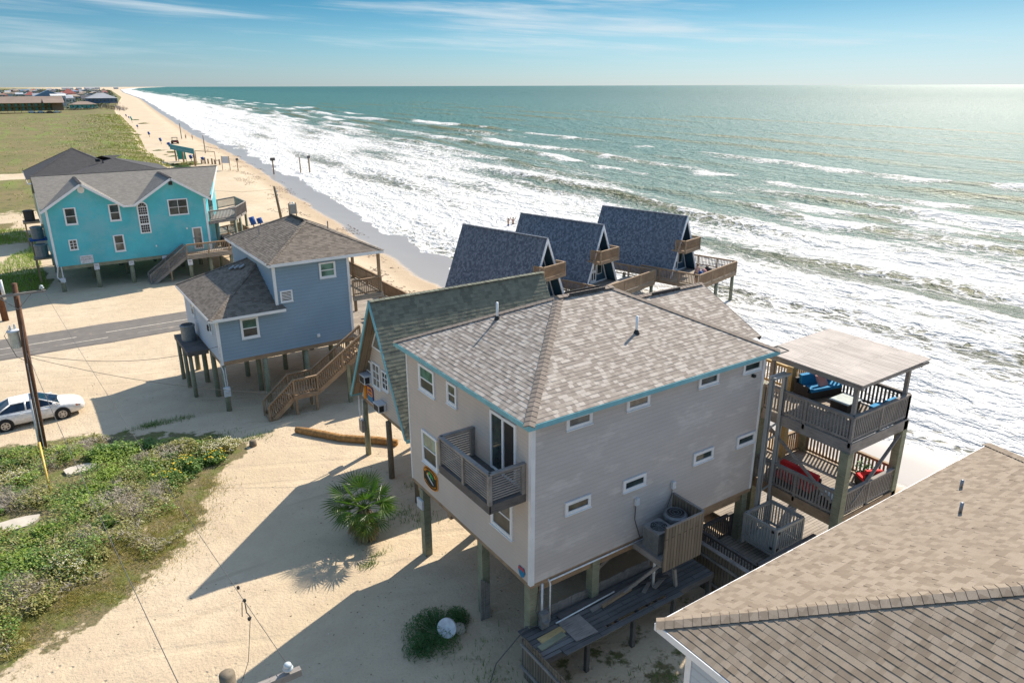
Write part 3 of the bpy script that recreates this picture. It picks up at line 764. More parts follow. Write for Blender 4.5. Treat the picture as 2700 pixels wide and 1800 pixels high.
# seaward wing: lower gable roof
mb = MB(); wy0, wy1, wz, wr = 17.35, 23.85, 8.55, 10.02; wx = 23.65; yr = 20.6
mb.courses([(19.6, wy0, wz), (wx, wy0, wz), (wx, yr, wr), (17.5, yr, wr)], .145, .009, 0, tab=.26)
mb.courses([(wx, wy1, wz), (19.6, wy1, wz), (17.5, yr, wr), (wx, yr, wr)], .145, .007, 0)
mb.poly([(wx, wy0, wz-.02), (wx, wy1, wz-.02), (wx, yr, wr-.02)])
wing = mb.build('wing_roof', m_roof_main, H)
mb = MB(); capline(mb, (19.2, yr, wr), (wx, yr, wr), .34, .2, lift=.05); mb.build('ridge_cap', m_roof_cap, wing, org=ORG[wing.name])
mb = MB(); mb.bar((20.6, yr-.16, wr+.05), (22.2, yr-.16, wr+.05), .03, .09); mb.build('ridge_vent', m_black, wing, org=ORG[wing.name])
mb = MB(); mb.box(21.72, 23.3, 17.9, 23.5, ZF, wz-.05); mb.build('wing_wall', m_beige, H)
mb = MB(); mb.bar((wx+.02, wy0, wz-.08), (wx+.02, yr, wr-.08), .03, .17); mb.bar((wx+.02, wy1, wz-.08), (wx+.02, yr, wr-.08), .03, .17); mb.build('rake_board', m_dwood, H)
# windows on the landward wall
FX, FY = Face('x-', X0-.022), Face('y-', Y0-.022)
window(H, FX, 21.48, 22.68, 7.42, 8.46, gl=m_glass_g); window(H, FX, 19.9, 20.57, 7.64, 8.46, .09, gl=m_glass_c)
window(H, FX, 21.46, 22.66, 4.46, 5.80, gl=m_glass_g); window(H, FX, 16.55, 17.8, 4.3, 5.68, gl=m_glass_c)
# sliding door onto the balcony
mb = MB()
for a in (16.33, 17.0, 17.68): FX.box(mb, a, a+.1, 6.42, 8.44, -.02, .05)
FX.box(mb, 16.43, 17.68, 8.34, 8.44, -.02, .046); FX.box(mb, 16.43, 17.68, 6.42, 6.5, -.02, .046)
d_ = mb.build('sliding_door', m_white, H)
mb = MB(); FX.quad(mb, 16.43, 17.0, 6.5, 8.34, .012); mb.build('pane', m_black, d_, org=ORG[d_.name])
mb = MB(); FX.quad(mb, 17.1, 17.68, 6.5, 8.34, .02); mb.build('pane', m_glass, d_, org=ORG[d_.name])
# side wall windows
for a in (12.45, 14.87, 18.16, 20.44): window(H, FY, a, a+1.0, 8.22, 8.72 if a > 30 else 8.66, .11, 'fixed', fr=m_white_old, gl=m_glass_c if a < 16 else m_glass)
for a in (12.48, 14.9, 18.23, 20.53): window(H, FY, a, a+1.03, 5.26, 5.71, .11, 'fixed', fr=m_white_old, gl=m_glass)
mb = MB(); FY.box(mb, 20.98, 21.1, 8.0, 8.1, 0, .12); mb.build('flood_lamp', m_black, H)
# louvred balcony
b = MB(); bx, by0, by1, bz = 9.92, 15.9, 18.85, 6.38
b.box(bx, X0-.01, by0, by1, bz-.04, bz); b.box(bx-.04, X0-.01, by0-.05, by0, bz-.3, bz-.002); b.box(bx-.05, bx, by0-.05, by1+.05, bz-.3, bz-.002); b.box(bx-.04, X0-.01, by1, by1+.05, bz-.3, bz-.002)
bal = b.build('balcony', m_dwood, H); og = ORG[bal.name]
mb = MB(); zt = bz+1.0
for (p, q) in (((bx, by0), (bx, by1)), ((bx, by0), (X0-.03, by0)), ((bx, by1), (X0-.03, by1))):
    mb.bar((*p, zt), (*q, zt), .15, .045)
for (x, y) in ((bx, by0), (bx, by1), (bx, (by0+by1)/2), (X0-.1, by0), (X0-.1, by1)): mb.box(x-.06, x+.06, y-.06, y+.06, bz-.02, zt-.023)
mb.build('railing', m_gwood, bal, org=og)
mb = MB()
for k in range(10):
    z = bz+.13+k*.085
    for (p, q) in (((bx, by0+.08), (bx, (by0+by1)/2-.08)), ((bx, (by0+by1)/2+.08), (bx, by1-.08)), ((bx+.1, by0), (X0-.18, by0)), ((bx+.1, by1), (X0-.18, by1))):
        mb.bar((*p, z), (*q, z), .03, .04)
mb.build('louvre', m_gwood, bal, org=og)
# pilings
for (x, y) in ((11.38, 15.82), (13.95, 15.8), (21.5, 15.8), (11.35, 18.65), (11.3, 22.95), (13.85, 23.1), (14.6, 18.7), (18.0, 15.85), (18.0, 18.7), (21.5, 18.7), (17.8, 23.1), (21.4, 23.1), (14.6, 21.0), (18, 21.0)):
    piling(H, x, y, -.4, ZF-.16, .155, m_pile, True)
# boarded pile at the front
mb = MB()
for k in range(4): mb.box(11.0+.1*k, 11.08+.1*k, 18.3, 18.34, -.2, 1.75-.1*k)
mb.build('pile_boarding', m_gwood, H)
mb = MB(); mb.tube([(11.9, 15.62, 3.15), (11.9, 15.5, 3.02), (11.9, 15.5, 1.55)], .028, 8); mb.tube([(11.9, 15.53, 3.1), (16.0, 15.53, 3.1)], .028, 8); mb.build('drain_pipe', m_pvc, H, True)
mb = MB(); mb.tube([(11.62, 15.55, 3.1), (11.62, 15.55, 1.55)], .04, 8); mb.build('conduit', m_metal_w, H, True)
mb = MB(); mb.box(11.45, 11.75, 15.3, 15.5, 1.55, 2.1); mb.lathe((11.6, 15.28, 1.82), [(.11, -.03), (.11, .03)], 12); mb.build('meter_box', m_metal, H)
for (x, z, zb, x2) in ((15.48, 4.78, 3.3, 15.75), (17.2, 4.85, 4.0, 17.0)):
    mb = MB(); FY.box(mb, x, x+.16, z-.18, z+.08, 0, .1); q = mb.build('disconnect_box', m_metal_w, H)
    MB().tube([(x+.05, 15.55, z-.18), (x+.02, 15.53, (z+zb)/2), (x2, 15.5, zb)], .018, 6).build('cable', m_wire, q, org=ORG[q.name])
# condenser platform hung on the side wall, with its board screen
b = MB(); px0, px1, py = 15.55, 17.3, 14.2
b.box(px0, px1, py, Y0-.03, 3.06, 3.12); b.box(px0, px1, py-.04, py, 2.9, 3.12); b.box(px0-.04, px0, py, Y0-.02, 2.9, 3.12); b.box(px1, px1+.04, py, Y0-.02, 2.9, 3.12)
b.bar((px0+.1, py+.1, 2.95), (px0+.1-.9, Y0-.25, 1.35), .09, .09); b.bar((px1-.1, py+.1, 2.95), (px1-.2, Y0-.1, 1.55), .09, .09)
pl = b.build('condenser_platform', m_gwood, H); og = ORG[pl.name]
mb = MB(); mb.box(15.52, 17.32, py-.09, py-.045, 2.75, 4.42); mb.box(17.31, 17.36, py-.05, Y0-.05, 3.12, 4.42); mb.build('board_screen', m_fence, pl, org=og)
MB().tube([(16.05, 15.0, 3.0), (16.05, 15.0, 1.45)], .05, 8).build('drain_pipe', m_pvc, pl, True, org=og)
mb = MB(); mb.box(15.56, 17.3, py-.1, py-.03, 4.42, 4.46); mb.box(17.29, 17.38, py-.05, Y0-.05, 4.42, 4.47); mb.build('cap_rail', m_gwood, pl, org=og)
# two condensers
t_ = thing('condenser_unit', 'square grey air conditioner with round fan at the near end of the board screen', 'air conditioner', (15.98, 14.85, 3.13), 'condensers on the side wall platform')
mb = MB(); mb.box(15.62, 16.34, 14.5, 15.22, 3.13, 3.9); mb.build('cabinet', m_ac, t_)
mb = MB(); mb.prism([(15.6, 14.48, 3.9), (16.36, 14.48, 3.9), (16.36, 15.24, 3.9), (15.6, 15.24, 3.9)], (0, 0, .07)); mb.build('top_panel', m_metal, t_)
mb = MB(); mb.lathe((15.98, 14.86, 3.96), [(.29, 0), (.29, .02), (.27, .03)], 20); mb.build('fan_opening', m_black, t_)
mb = MB()
for r_ in (.08, .15, .22, .285): mb.tube([(15.98+r_*math.cos(a), 14.86+r_*math.sin(a), 4.005) for a in np.linspace(0, 6.283, 21)], .006, 4)
for a in np.linspace(0, 3.14, 5)[:-1]: mb.bar((15.98-.29*math.cos(a), 14.86-.29*math.sin(a), 4.0), (15.98+.29*math.cos(a), 14.86+.29*math.sin(a), 4.0), .01, .01)
mb.build('fan_guard', m_ac, t_)
mb = MB()
for k in range(12): mb.box(15.61+.06*k, 15.63+.06*k, 14.485, 14.5, 3.2, 3.85)
for k in range(12): mb.box(15.605, 15.62, 14.53+.057*k, 14.55+.057*k, 3.2, 3.85)
mb.build('louvre', m_metal, t_)
t_ = thing('condenser_unit', 'round dark air conditioner at the far end of the board screen', 'air conditioner', (16.9, 14.95, 3.13), 'condensers on the side wall platform')
MB().lathe((16.85, 14.95, 3.13), [(.38, 0), (.38, .85), (.41, .86), (.41, .95), (.36, 1.0)], 24).build('cabinet', m_ac, t_)
MB().lathe((16.85, 14.95, 4.13), [(.31, 0), (.31, .012), (.05, .02), (.05, .05)], 24).build('fan_opening', m_black, t_)
mb = MB()
for r_ in (.1, .2, .31): mb.tube([(16.85+r_*math.cos(a), 14.95+r_*math.sin(a), 4.175) for a in np.linspace(0, 6.283, 21)], .007, 4)
mb.build('fan_guard', m_ac, t_)

# signs on the landward wall
def arc(cx, cz, rx, rz, a0, a1, n): return [(cx+rx*math.cos(R(a)), cz+rz*math.sin(R(a))) for a in np.linspace(a0, a1, n)]
sg = thing('oval_sign', 'black and orange sign with green palm and surfboard below the window', 'sign', (11.17, 22.1, 3.6), 'signs on the beige house')
yc, zc, hw_, hh_ = 22.1, 3.94, .56, .40
def shape(kx, kz):
    return [(-hw_*kx, -.2*kz)]+[(x, z) for x, z in arc(0, -.2*kz, hw_*kx, .26*kz, 180, 360, 13)][1:-1]+[(hw_*kx, -.2*kz), (hw_*kx, .14*kz)]+[(x, z) for x, z in arc(0, .14*kz, hw_*kx, .28*kz, 0, 180, 15)][1:-1]+[(-hw_*kx, .14*kz)]
FXp = lambda a, z, d: (X0-.024-d, yc-a, zc+z)      # a grows to the right as seen
def plate(mb, pts, d0, d1, mi=0): mb.prism([FXp(a, z, d0) for a, z in pts], (-(d1-d0), 0, 0), mi)
mb = MB(); plate(mb, shape(1, 1), 0, .03); mb.build('border', m_orange, sg)
mb = MB(); plate(mb, shape(.93, .93), .03, .036); mb.build('panel', m_sblack, sg)
mb = MB()
for k in range(15):
    a = R(168-k*11.1); c_, s_ = math.cos(a), math.sin(a); w_ = .022 if k in (5, 11) else .05
    q = [(c_*hw_*r1*1.0-t_*w_*s_*.6, .12+s_*.27*r1*.97+t_*w_*c_) for r1, t_ in ((.66, -.5), (.66, .5), (.87, .5), (.87, -.5))]; plate(mb, q, .036, .044)
for k in range(13):
    a = R(200+k*11.6); c_, s_ = math.cos(a), math.sin(a)
    q = [(c_*hw_*r1-t_*.045*s_*.5, -.16+s_*.25*r1*.95+t_*.045*c_*.6) for r1, t_ in ((.70, .5), (.70, -.5), (.86, -.5), (.86, .5))]; plate(mb, q, .036, .042)
mb.build('arc_lettering', m_orange, sg)
mb = MB()
for k, (bx_, bz_) in enumerate(((-.02, .16), (.12, .08))):
    for a in (20, 70, 115, 160, 205, -25):
        L = .15; c_, s_ = math.cos(R(a)), math.sin(R(a)); plate(mb, [(bx_, bz_), (bx_+L*.55*c_-.028*s_, bz_+L*.55*s_+.028*c_), (bx_+L*c_, bz_+L*s_-.04), (bx_+L*.55*c_+.02*s_, bz_+L*.55*s_-.02*c_)], .036, .043+k*.002)
mb.build('palm_emblem', m_sgreen, sg)
mb = MB(); plate(mb, [(-.27, .05), (-.25, .1), (-.1, .03), (.2, -.14), (.27, -.2), (.2, -.2), (-.05, -.09)], .036, .046); mb.build('surfboard_emblem', m_swhite, sg)
mb = MB(); plate(mb, arc(-.19, .09, .07, .07, 0, 360, 12)[:-1], .036, .0445); mb.build('sun_emblem', m_orange, sg)
sg = thing('banner_sign', 'narrow yellow and blue sign board beside the louvred balcony', 'sign', (11.17, 21.15, 4.6), 'signs on the beige house')
mb = MB(); FX.box(mb, 20.95, 21.41, 4.66, 5.74, .012, .04); mb.build('panel', m_syellow, sg)
mb = MB(); FX.box(mb, 20.99, 21.37, 4.70, 5.28, .04, .046); mb.build('blue_field', m_sblue, sg)
mb = MB()
for k in range(3): FX.box(mb, 21.05+.03*k, 21.33, 5.38+.1*k, 5.43+.1*k, .04, .047)
for k in range(4): FX.box(mb, 21.05+.07*k, 21.09+.07*k, 5.28, 5.36, .04, .047)
mb.build('lettering', m_sblue, sg)
sg = thing('shield_sign', 'small red and blue shield sign at the bottom corner of the wall', 'sign', (11.17, 16.05, 3.3), 'signs on the beige house')
cz = 3.46
sh_ = [(-.17, .12), (-.1, .16), (0, .13), (.1, .16), (.17, .12), (.19, -.02), (.12, -.17), (0, -.25), (-.12, -.17), (-.19, -.02)]
mb = MB(); mb.prism([(X0-.024, 16.05-a, cz+z) for a, z in sh_], (-.012, 0, 0)); mb.build('panel', m_sblue, sg)
mb = MB(); mb.prism([(X0-.0365, 16.05-a, cz+z) for a, z in [(-.16, .11), (-.1, .15), (0, .12), (.1, .15), (.16, .11), (.17, .03), (-.17, .03)]], (-.005, 0, 0)); mb.build('red_band', m_sred, sg)
mb = MB(); mb.box(11.06, 11.14, 22.75, 23.2, 2.2, 2.6); q = single('notice_board', mb, m_swhite, 'white notice board on the corner piling of the beige house', 'sign', (11.1, 22.95, 2.4))
# ------------------------------------------------------------------ two-storey sea deck with board roof
D = thing('sea_deck', 'two level grey timber deck with flat board roof beside the tan hipped roof', 'deck', (24.4, 15.5, 0))
dx0, dx1, dy0, dy1 = 22.72, 26.3, 12.5, 16.6
for nm, z, hh in (('upper_floor', 6.15, .42), ('lower_floor', 3.1, .42)):
    b = MB(); b.box(dx0, dx1, dy0, dy1, z-.04, z); b.box(21.74, 25.05, dy1, 20.3, z-.041, z-.001, 0)
    f_ = b.build(nm, m_deck, D); og = ORG[f_.name]
    b = MB(); b.box(dx0-.05, dx0, dy0-.05, dy1, z-hh, z-.004); b.box(dx0-.05, dx1+.05, dy0-.1, dy0-.05, z-hh, z-.004); b.box(dx1, dx1+.05, dy0-.05, dy1, z-hh, z-.004); b.box(25.05, 25.1, dy1, 20.3, z-hh, z-.004)
    for y in np.arange(dy0+.4, 20.2, .6): b.box(21.8 if y > dy1 else dx0, dx1 if y < dy1 else 25.05, y-.025, y+.025, z-.28, z-.041)
    b.build('floor_beam', m_gwood if z > 5 else m_bwood, f_, org=og)
    mb = MB(); railing([(dx0, dy1-.4), (dx0, dy0)], z, .98, .13, .05, mb=mb); railing([(dx0, dy0), (dx1, dy0)], z, .98, .115, .05, mb=mb); mb.build('railing', m_gwood, f_, org=og)
    mb = MB(); railing([(dx1, dy0), (dx1, dy1)], z, .98, .15, .06, mb=mb); mb.build('railing', m_dwood if z > 5 else m_bwood, f_, org=og)
    mb = MB(); railing([(dx1, dy1), (25.0, dy1)], z, 1.0, .13, .05, mb=mb); railing([(25.0, dy1), (25.0, 20.3)], z, .98, .13, .05, post=.2, mb=mb); railing([(25.0, 20.3), (21.8, 20.3)], z, .98, .13, .05, mb=mb); mb.build('railing', m_ywood if z > 5 else m_bwood, f_, org=og)
for (x, y, z1, r_) in ((22.75, 12.55, 5.75, .16), (26.25, 12.55, 6.1, .15), (26.25, 16.5, 6.1, .15), (22.8, 16.35, 7.1, .16), (25.0, 20.2, 6.1, .14)):
    piling(D, x, y, -2, z1, r_, m_pile, True)
piling(D, 25.0, 16.65, 3.0, 7.2, .13, m_ywood, True, 'post'); piling(D, 26.25, 16.65, 3.0, 4.2, .11, m_bwood, True, 'post')
for (x, y) in ((22.85, 12.62), (26.15, 12.62), (26.15, 16.3), (22.95, 16.1)): piling(D, x, y, 6.12, 8.3, .065, m_gwood, True, 'post')
mb = MB(); mb.bar((22.7, 16.0, 5.6), (22.72, 12.8, 3.6), .05, .12); mb.build('brace', m_gwood, D)
mb = MB(); mb.bar((26.2, 12.5, 5.6), (23.4, 12.5, 3.4), .12, .05); mb.build('brace', m_gwood, D)
mb = MB(); z0_, z1_ = 8.46, 8.5
mb.hexa([(22.5, 12.25, 8.40), (26.85, 12.25, 8.46), (26.85, 16.4, 8.5), (22.5, 16.4, 8.44), (22.5, 12.25, 8.44), (26.85, 12.25, 8.50), (26.85, 16.4, 8.54), (22.5, 16.4, 8.48)])
rf = mb.build('roof', m_proof, D)
mb = MB(); og = ORG[rf.name]
mb.box(22.62, 22.68, 12.3, 16.3, 8.2, 8.395); mb.box(26.35, 26.41, 12.3, 16.3, 8.24, 8.45); mb.box(22.5, 26.8, 12.27, 12.31, 8.3, 8.398); mb.box(22.69, 26.7, 12.58, 12.66, 8.12, 8.3)
mb.box(22.69, 26.34, 16.2, 16.25, 8.2, 8.43)
for x in np.arange(23.2, 26.3, .6): mb.box(x-.025, x+.025, 12.4, 16.2, 8.28, 8.42)
mb.build('roof_beam', m_gwood, rf, org=og)
mb = MB(); A_ = [(22.62, 15.75), (23.3, 15.75), (23.3, 16.3), (22.62, 16.3)]
for k in range(4): mb.bar((*A_[k], 8.5), (*A_[(k+1) % 4], 8.5), .025, .025); mb.bar((*A_[k], 8.5), (22.96, 16.02, 8.68), .02, .02)
q = single('wire_pyramid', mb, m_wire, 'small pyramid of dark wire lying on the board roof', 'wire frame', (22.96, 16.0, 8.5))

# wicker furniture upstairs
def wicker_sofa(name, label, x, y, z, w_, d_, rz, cmat, pillow=None, group=None):
    t_ = thing(name, label, 'sofa', (x, y, z), group); t_.rotation_euler = (0, 0, rz); og = Vector((0, 0, 0)); L = lambda m_: m_
    b = MB(); b.box(-w_/2, w_/2, -d_/2, d_/2, .04, .34); b.box(-w_/2, w_/2, d_/2-.1, d_/2, .34, .72); b.box(-w_/2, -w_/2+.1, -d_/2+.1, d_/2-.1, .34, .52)
    b.build('frame', m_wicker, t_, org=og)
    b = MB(); b.prism([(-w_/2+.11, -d_/2-.02, .345), (w_/2-.02, -d_/2-.02, .345), (w_/2-.02, d_/2-.11, .345), (-w_/2+.11, d_/2-.11, .345)], (0, 0, .12)); b.build('seat_cushion', cmat, t_, org=og)
    n = max(1, round(w_/.75))
    for k in range(n):
        a0 = -w_/2+.12+k*(w_-.14)/n; a1 = a0+(w_-.14)/n-.02; b = MB()
        b.hexa([(a0, d_/2-.3, .47), (a1, d_/2-.3, .47), (a1, d_/2-.14, .47), (a0, d_/2-.14, .47), (a0, d_/2-.24, .86), (a1, d_/2-.24, .86), (a1, d_/2-.08, .88), (a0, d_/2-.08, .88)]); b.build('back_cushion', cmat, t_, org=og)
    return t_
sofa = wicker_sofa('wicker_sofa', 'dark wicker sofa with blue cushions under the board roof', 25.55, 15.75, 6.15, 1.7, .85, R(-12), m_cushion)
t_ = thing('throw_pillow', 'pink square cushion leaning on the blue sofa back', 'cushion', (25.5, 15.6, 6.62)); b = MB()
b.hexa([(25.3, 15.5, 6.63), (25.72, 15.42, 6.63), (25.75, 15.54, 6.63), (25.33, 15.62, 6.63), (25.3, 15.7, 7.02), (25.72, 15.62, 7.02), (25.75, 15.74, 7.0), (25.33, 15.82, 7.0)]); b.build('cover', m_pink, t_)
t_ = thing('coffee_table', 'low wicker table with frosted top in front of the blue sofa', 'table', (25.2, 14.3, 6.15))
MB().box(24.75, 25.65, 13.95, 14.65, 6.17, 6.52).build('base', m_wicker, t_); MB().box(24.7, 25.7, 13.9, 14.7, 6.52, 6.56).build('tabletop', m_tabletop, t_)
wicker_sofa('wicker_chair', 'wicker chair with bright blue back cushion by the corner railing', 25.6, 12.98, 6.15, .8, .75, R(180), m_cushion)['category'] = 'chair'
wicker_sofa('wicker_sofa', 'long seat with red cushions behind the lower deck railing', 23.2, 14.7, 3.1, 1.8, .7, R(-90), m_red)
wicker_sofa('lounge_chair', 'red cushioned chair in the sea corner of the lower deck', 25.7, 13.1, 3.1, .8, .75, R(150), m_red)['category'] = 'chair'
t_ = thing('side_table', 'dark table with pale blue top at the lower deck corner', 'table', (23.4, 13.1, 3.1))
MB().box(23.05, 23.75, 12.75, 13.45, 3.12, 3.5).build('base', m_wicker, t_); MB().box(23.0, 23.8, 12.7, 13.5, 3.5, 3.53).build('tabletop', m_canvas if False else m_tabletop, t_)
t_ = thing('potted_plant', 'small green plant by the red cushioned chair', 'plant', (26.05, 13.5, 3.1))
MB().lathe((26.05, 13.6, 3.1), [(.12, 0), (.16, .3)], 12).build('pot', m_wicker, t_)
b = MB()
for k in range(40):
    a = rnd.uniform(0, 6.28); r_ = rnd.uniform(.05, .3); h_ = rnd.uniform(.35, .8); c_, s_ = math.cos(a), math.sin(a)
    p = Vector((26.05+c_*r_, 13.6+s_*r_, 3.1+h_)); d_ = Vector((c_, s_, rnd.uniform(-.3, .5)))*.14; q = Vector((-s_, c_, 0))*.06; b.poly([p-d_*.3, p+q, p+d_, p-q])
m_plant = leaf('potted leaves', (.05, .14, .02), (.09, .2, .03)); b.build('leaves', m_plant, t_)

# cargo lift: mast, cage
t_ = thing('cargo_lift', 'grey steel cargo lift with tall mast and slatted cage', 'lift', (22.0, 15.2, 0))
for x, y in ((21.93, 15.42), (22.68, 15.42)):
    b = MB(); b.box(x-.09, x+.09, y-.05, y+.0, .2, 7.75); b.box(x-.09, x-.06, y-.13, y-.05, .2, 7.75); b.box(x+.06, x+.09, y-.13, y-.05, .2, 7.75); b.build('mast', m_lift, t_)
b = MB(True); b.bar((21.9, 15.42, 7.8), (22.75, 15.42, 7.8), .12, .14); b.bar((21.85, 15.2, 7.85), (22.75, 15.2, 7.85), .1, .08)
for z in (5.1, 5.6, 2.9): b.bar((21.95, 15.45, z), (22.65, 15.45, z+.15), .05, .06)
b.build('cross_member', m_lift, t_)
cx0, cx1, cy0, cy1, cz0 = 21.05, 22.62, 13.75, 15.2, 1.42
b = MB(); b.box(cx0, cx1, cy0, cy1, cz0-.1, cz0); b.build('cage_floor', m_lift, t_)
b = MB()
for (p, q) in (((cx0, cy0), (cx1, cy0)), ((cx1, cy0), (cx1, cy1)), ((cx1, cy1), (cx0, cy1)), ((cx0, cy1), (cx0, cy0))):
    railing([p, q], cz0, 1.08, .125, .045, .08, .06, .09, .12, 3, mb=b)
cg = b.build('cage', m_lift, t_)
b = MB(True)
for z in (cz0+.25, cz0+.95): b.box(cx0+.02, cx0+.1, cy0-.07, cy0-.04, z-.05, z+.05); b.box(cx0-.05, cx0-.03, cy0+.1, cy0+.2, z-.05, z+.05)
b.build('hinge', m_black, cg, org=ORG[cg.name])
# ground level landing with its railings
D2 = thing('ground_landing', 'low timber landing with brown railings under the cargo lift', 'deck', (21, 14.6, 0))
b = MB(); b.box(19.4, 22.8, 13.25, 16.1, .86, .9); b.cut(); b.box(22.8, 27.2, 12.3, 19.5, .36, .4); fl = b.build('floor', m_deck, D2)
b = MB(); b.box(19.35, 22.8, 13.2, 13.25, .6, .89); b.box(22.8, 27.2, 12.25, 12.3, .1, .39); b.build('floor_beam', m_bwood, fl, org=ORG[fl.name])
for pts in (((19.42, 16.05), (19.42, 13.28)), ((19.42, 13.28), (22.75, 13.28)), ((19.42, 16.05), (21.4, 16.05))):
    railing(pts, .9, 1.05, .13, .04, low=.12).build('railing', m_dwood, D2)
for x, y in ((19.5, 13.4), (19.5, 16.0), (22.7, 13.4)): piling(D2, x, y, -.4, .86, .09, m_bwood, True, 'post')
# sand fence of thin pickets beyond the house
t_ = thing('picket_fence', 'thin picket sand fence on the beach behind the beige house', 'fence', (24, 22, 0)); b = MB()
for k in range(60):
    x = 22.5+k*.13; y = 24.2-.12*k*.3+.3*math.sin(k*.25); z = ground_z(x, y); b.box(x-.02, x+.02, y-.012, y+.012, z-.1, z+1.15)
b.tube([(22.5+k*.13*5, 24.2-.12*k*1.5+.3*math.sin(k*1.25), ground_z(22.5+k*.65, 24)+.9) for k in range(12)], .012, 4); b.build('pickets', m_gwood, t_)

# ------------------------------------------------------------------ junk deck, fences, yard between the houses
t_ = thing('plank_platform', 'low platform of old grey planks along the beige house', 'platform', (14.4, 15.1, 1.4))
b = MB(); y = 14.3; r2 = random.Random(3)
while y < 15.78:
    wd = r2.uniform(.13, .22); x = 10.85
    while x < 18.3:
        L = r2.uniform(1.2, 3.6); x1 = min(18.4, x+L); dz = r2.uniform(-.012, .012)
        if r2.random() > .04: b.box(x, x1-.015, y, y+wd-.012, 1.40+dz, 1.44+dz)
        x = x1
    y += wd
b.box(11.5, 16.6, 14.08, 14.3, 1.42, 1.46); b.build('planking', m_deck_d, t_)
b = MB()
for x in np.arange(11.2, 18.2, .9): b.box(x-.025, x+.025, 14.32, 15.8, 1.22, 1.385)
b.box(10.85, 18.4, 14.3, 14.34, 1.2, 1.385); b.build('joist', m_dwood, t_)
for x in (11.0, 12.6, 14.6, 16.5, 18.3):
    for y in (14.4, 15.6): piling(t_, x, y, -.4, 1.2, .07, m_dwood, True, 'post')
def loose(name, label, cat, p, q, wd, ht, mat, group=None):
    b = MB(); b.bar(p, q, wd, ht); return single(name, b, mat, label, cat, p, group)
gB = 'loose boards on the plank platform'
for k, (p, q, wd, ht, mt, lb) in enumerate((
    ((12.3, 15.55, 1.47), (15.4, 15.5, 1.5), .24, .04, m_dwood, 'long dark board lying against the picket edge of the platform'),
    ((13.4, 15.2, 1.47), (15.6, 15.35, 1.53), .14, .06, m_gwood, 'narrow grey board lying skewed near the platform middle'),
    ((13.8, 15.1, 1.53), (15.2, 15.22, 1.55), .09, .09, m_bwood, 'squared brown timber lying on the grey boards'),
    ((15.5, 14.9, 1.47), (16.6, 15.4, 1.6), .13, .04, m_gwood, 'short board tilted across the broken wood pile'),
    ((15.7, 15.3, 1.5), (16.7, 14.9, 1.66), .11, .04, m_dwood, 'short dark board crossing the broken wood pile'),
    ((15.9, 14.8, 1.55), (16.9, 15.1, 1.6), .15, .035, m_gwood, 'wide short board at the sea end of the broken wood pile'),
    ((16.7, 14.55, 1.45), (16.62, 14.6, 2.15), .11, .11, m_gwood, 'short upright grey post stub at the platform edge'),
    ((11.15, 15.0, 1.455), (12.5, 15.05, 1.47), .3, .035, m_ywood, 'pale yellow board near the meter end of the platform'),
    ((10.95, 14.75, 1.46), (12.0, 14.85, 1.47), .22, .035, m_pile, 'greenish board next to the pale yellow board'))):
    loose('loose_board', lb, 'board', p, q, wd, ht, mt, gB)
b = MB(); b.hexa([(12.1, 14.35, 1.465), (12.95, 14.3, 1.465), (12.95, 15.3, 1.475), (12.1, 15.35, 1.475), (12.1, 14.35, 1.485), (12.95, 14.3, 1.485), (12.95, 15.3, 1.495), (12.1, 15.35, 1.495)])
single('plywood_sheet', b, m_gwood, 'bare grey plywood sheet lying on the planks', 'plywood', (12.5, 14.8, 1.46))
b = MB(); b.tube([(12.05, 15.35, 1.5), (14.6, 15.4, 1.58)], .025, 8); single('white_pipe', b, m_pvc, 'long white plastic pipe lying along the planks', 'pipe', (13, 15.3, 1.5), smooth=True)
def board_fence(name, label, pts, h, mat, zb=-.15, rail_off=.04, group=None):
    t_ = thing(name, label, 'fence', (pts[0][0], pts[0][1], 0), group); r2 = random.Random(len(label))
    b = MB(); c = MB()
    for (xa, ya), (xb, yb) in zip(pts[:-1], pts[1:]):
        L = math.hypot(xb-xa, yb-ya); n = int(L/.14); ux, uy = (xb-xa)/L, (yb-ya)/L
        for i in range(n):
            s0, s1 = i*.14, i*.14+.13; hh = h+r2.uniform(-.03, .03); w_ = .022; j = r2.uniform(-.008, .008)
            P_ = lambda s, o: (xa+ux*s-uy*o, ya+uy*s+ux*o)
            a0, a1, b1, b0 = P_(s0, j), P_(s1, j), P_(s1, j+w_), P_(s0, j+w_)
            b.hexa([(*a0, zb), (*a1, zb), (*b1, zb), (*b0, zb), (*a0, hh), (*a1, hh), (*b1, hh), (*b0, hh)])
        for z in (h*.25, h*.8):
            c.bar((xa-uy*(rail_off+.02), ya+ux*(rail_off+.02), z), (xb-uy*(rail_off+.02), yb+ux*(rail_off+.02), z), .05, .09)
    b.build('boards', mat, t_); c.build('rail', m_gwood, t_); return t_
board_fence('board_fence', 'brown board fence closing the near end of the plank platform', [(10.78, 12.0), (10.78, 15.45)], 1.58, m_fence)
t_ = board_fence('board_fence', 'board fence with grey cap rail at the sea end of the platform', [(18.95, 12.4), (18.95, 15.9)], 1.8, m_fence)
MB().box(18.86, 19.04, 12.4, 15.9, 1.83, 1.87).build('cap_rail', m_gwood, t_)
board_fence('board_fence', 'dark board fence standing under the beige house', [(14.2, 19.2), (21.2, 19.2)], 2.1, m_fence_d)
board_fence('picket_edge', 'row of short grey boards along the back of the plank platform', [(11.3, 15.88), (16.8, 15.88)], 1.75, m_gwood)
loose('slanting_rail', 'grey timber rail slanting beneath the beige house', 'rail', (14.1, 16.2, 1.9), (16.2, 16.4, 2.6), .09, .14, m_gwood)

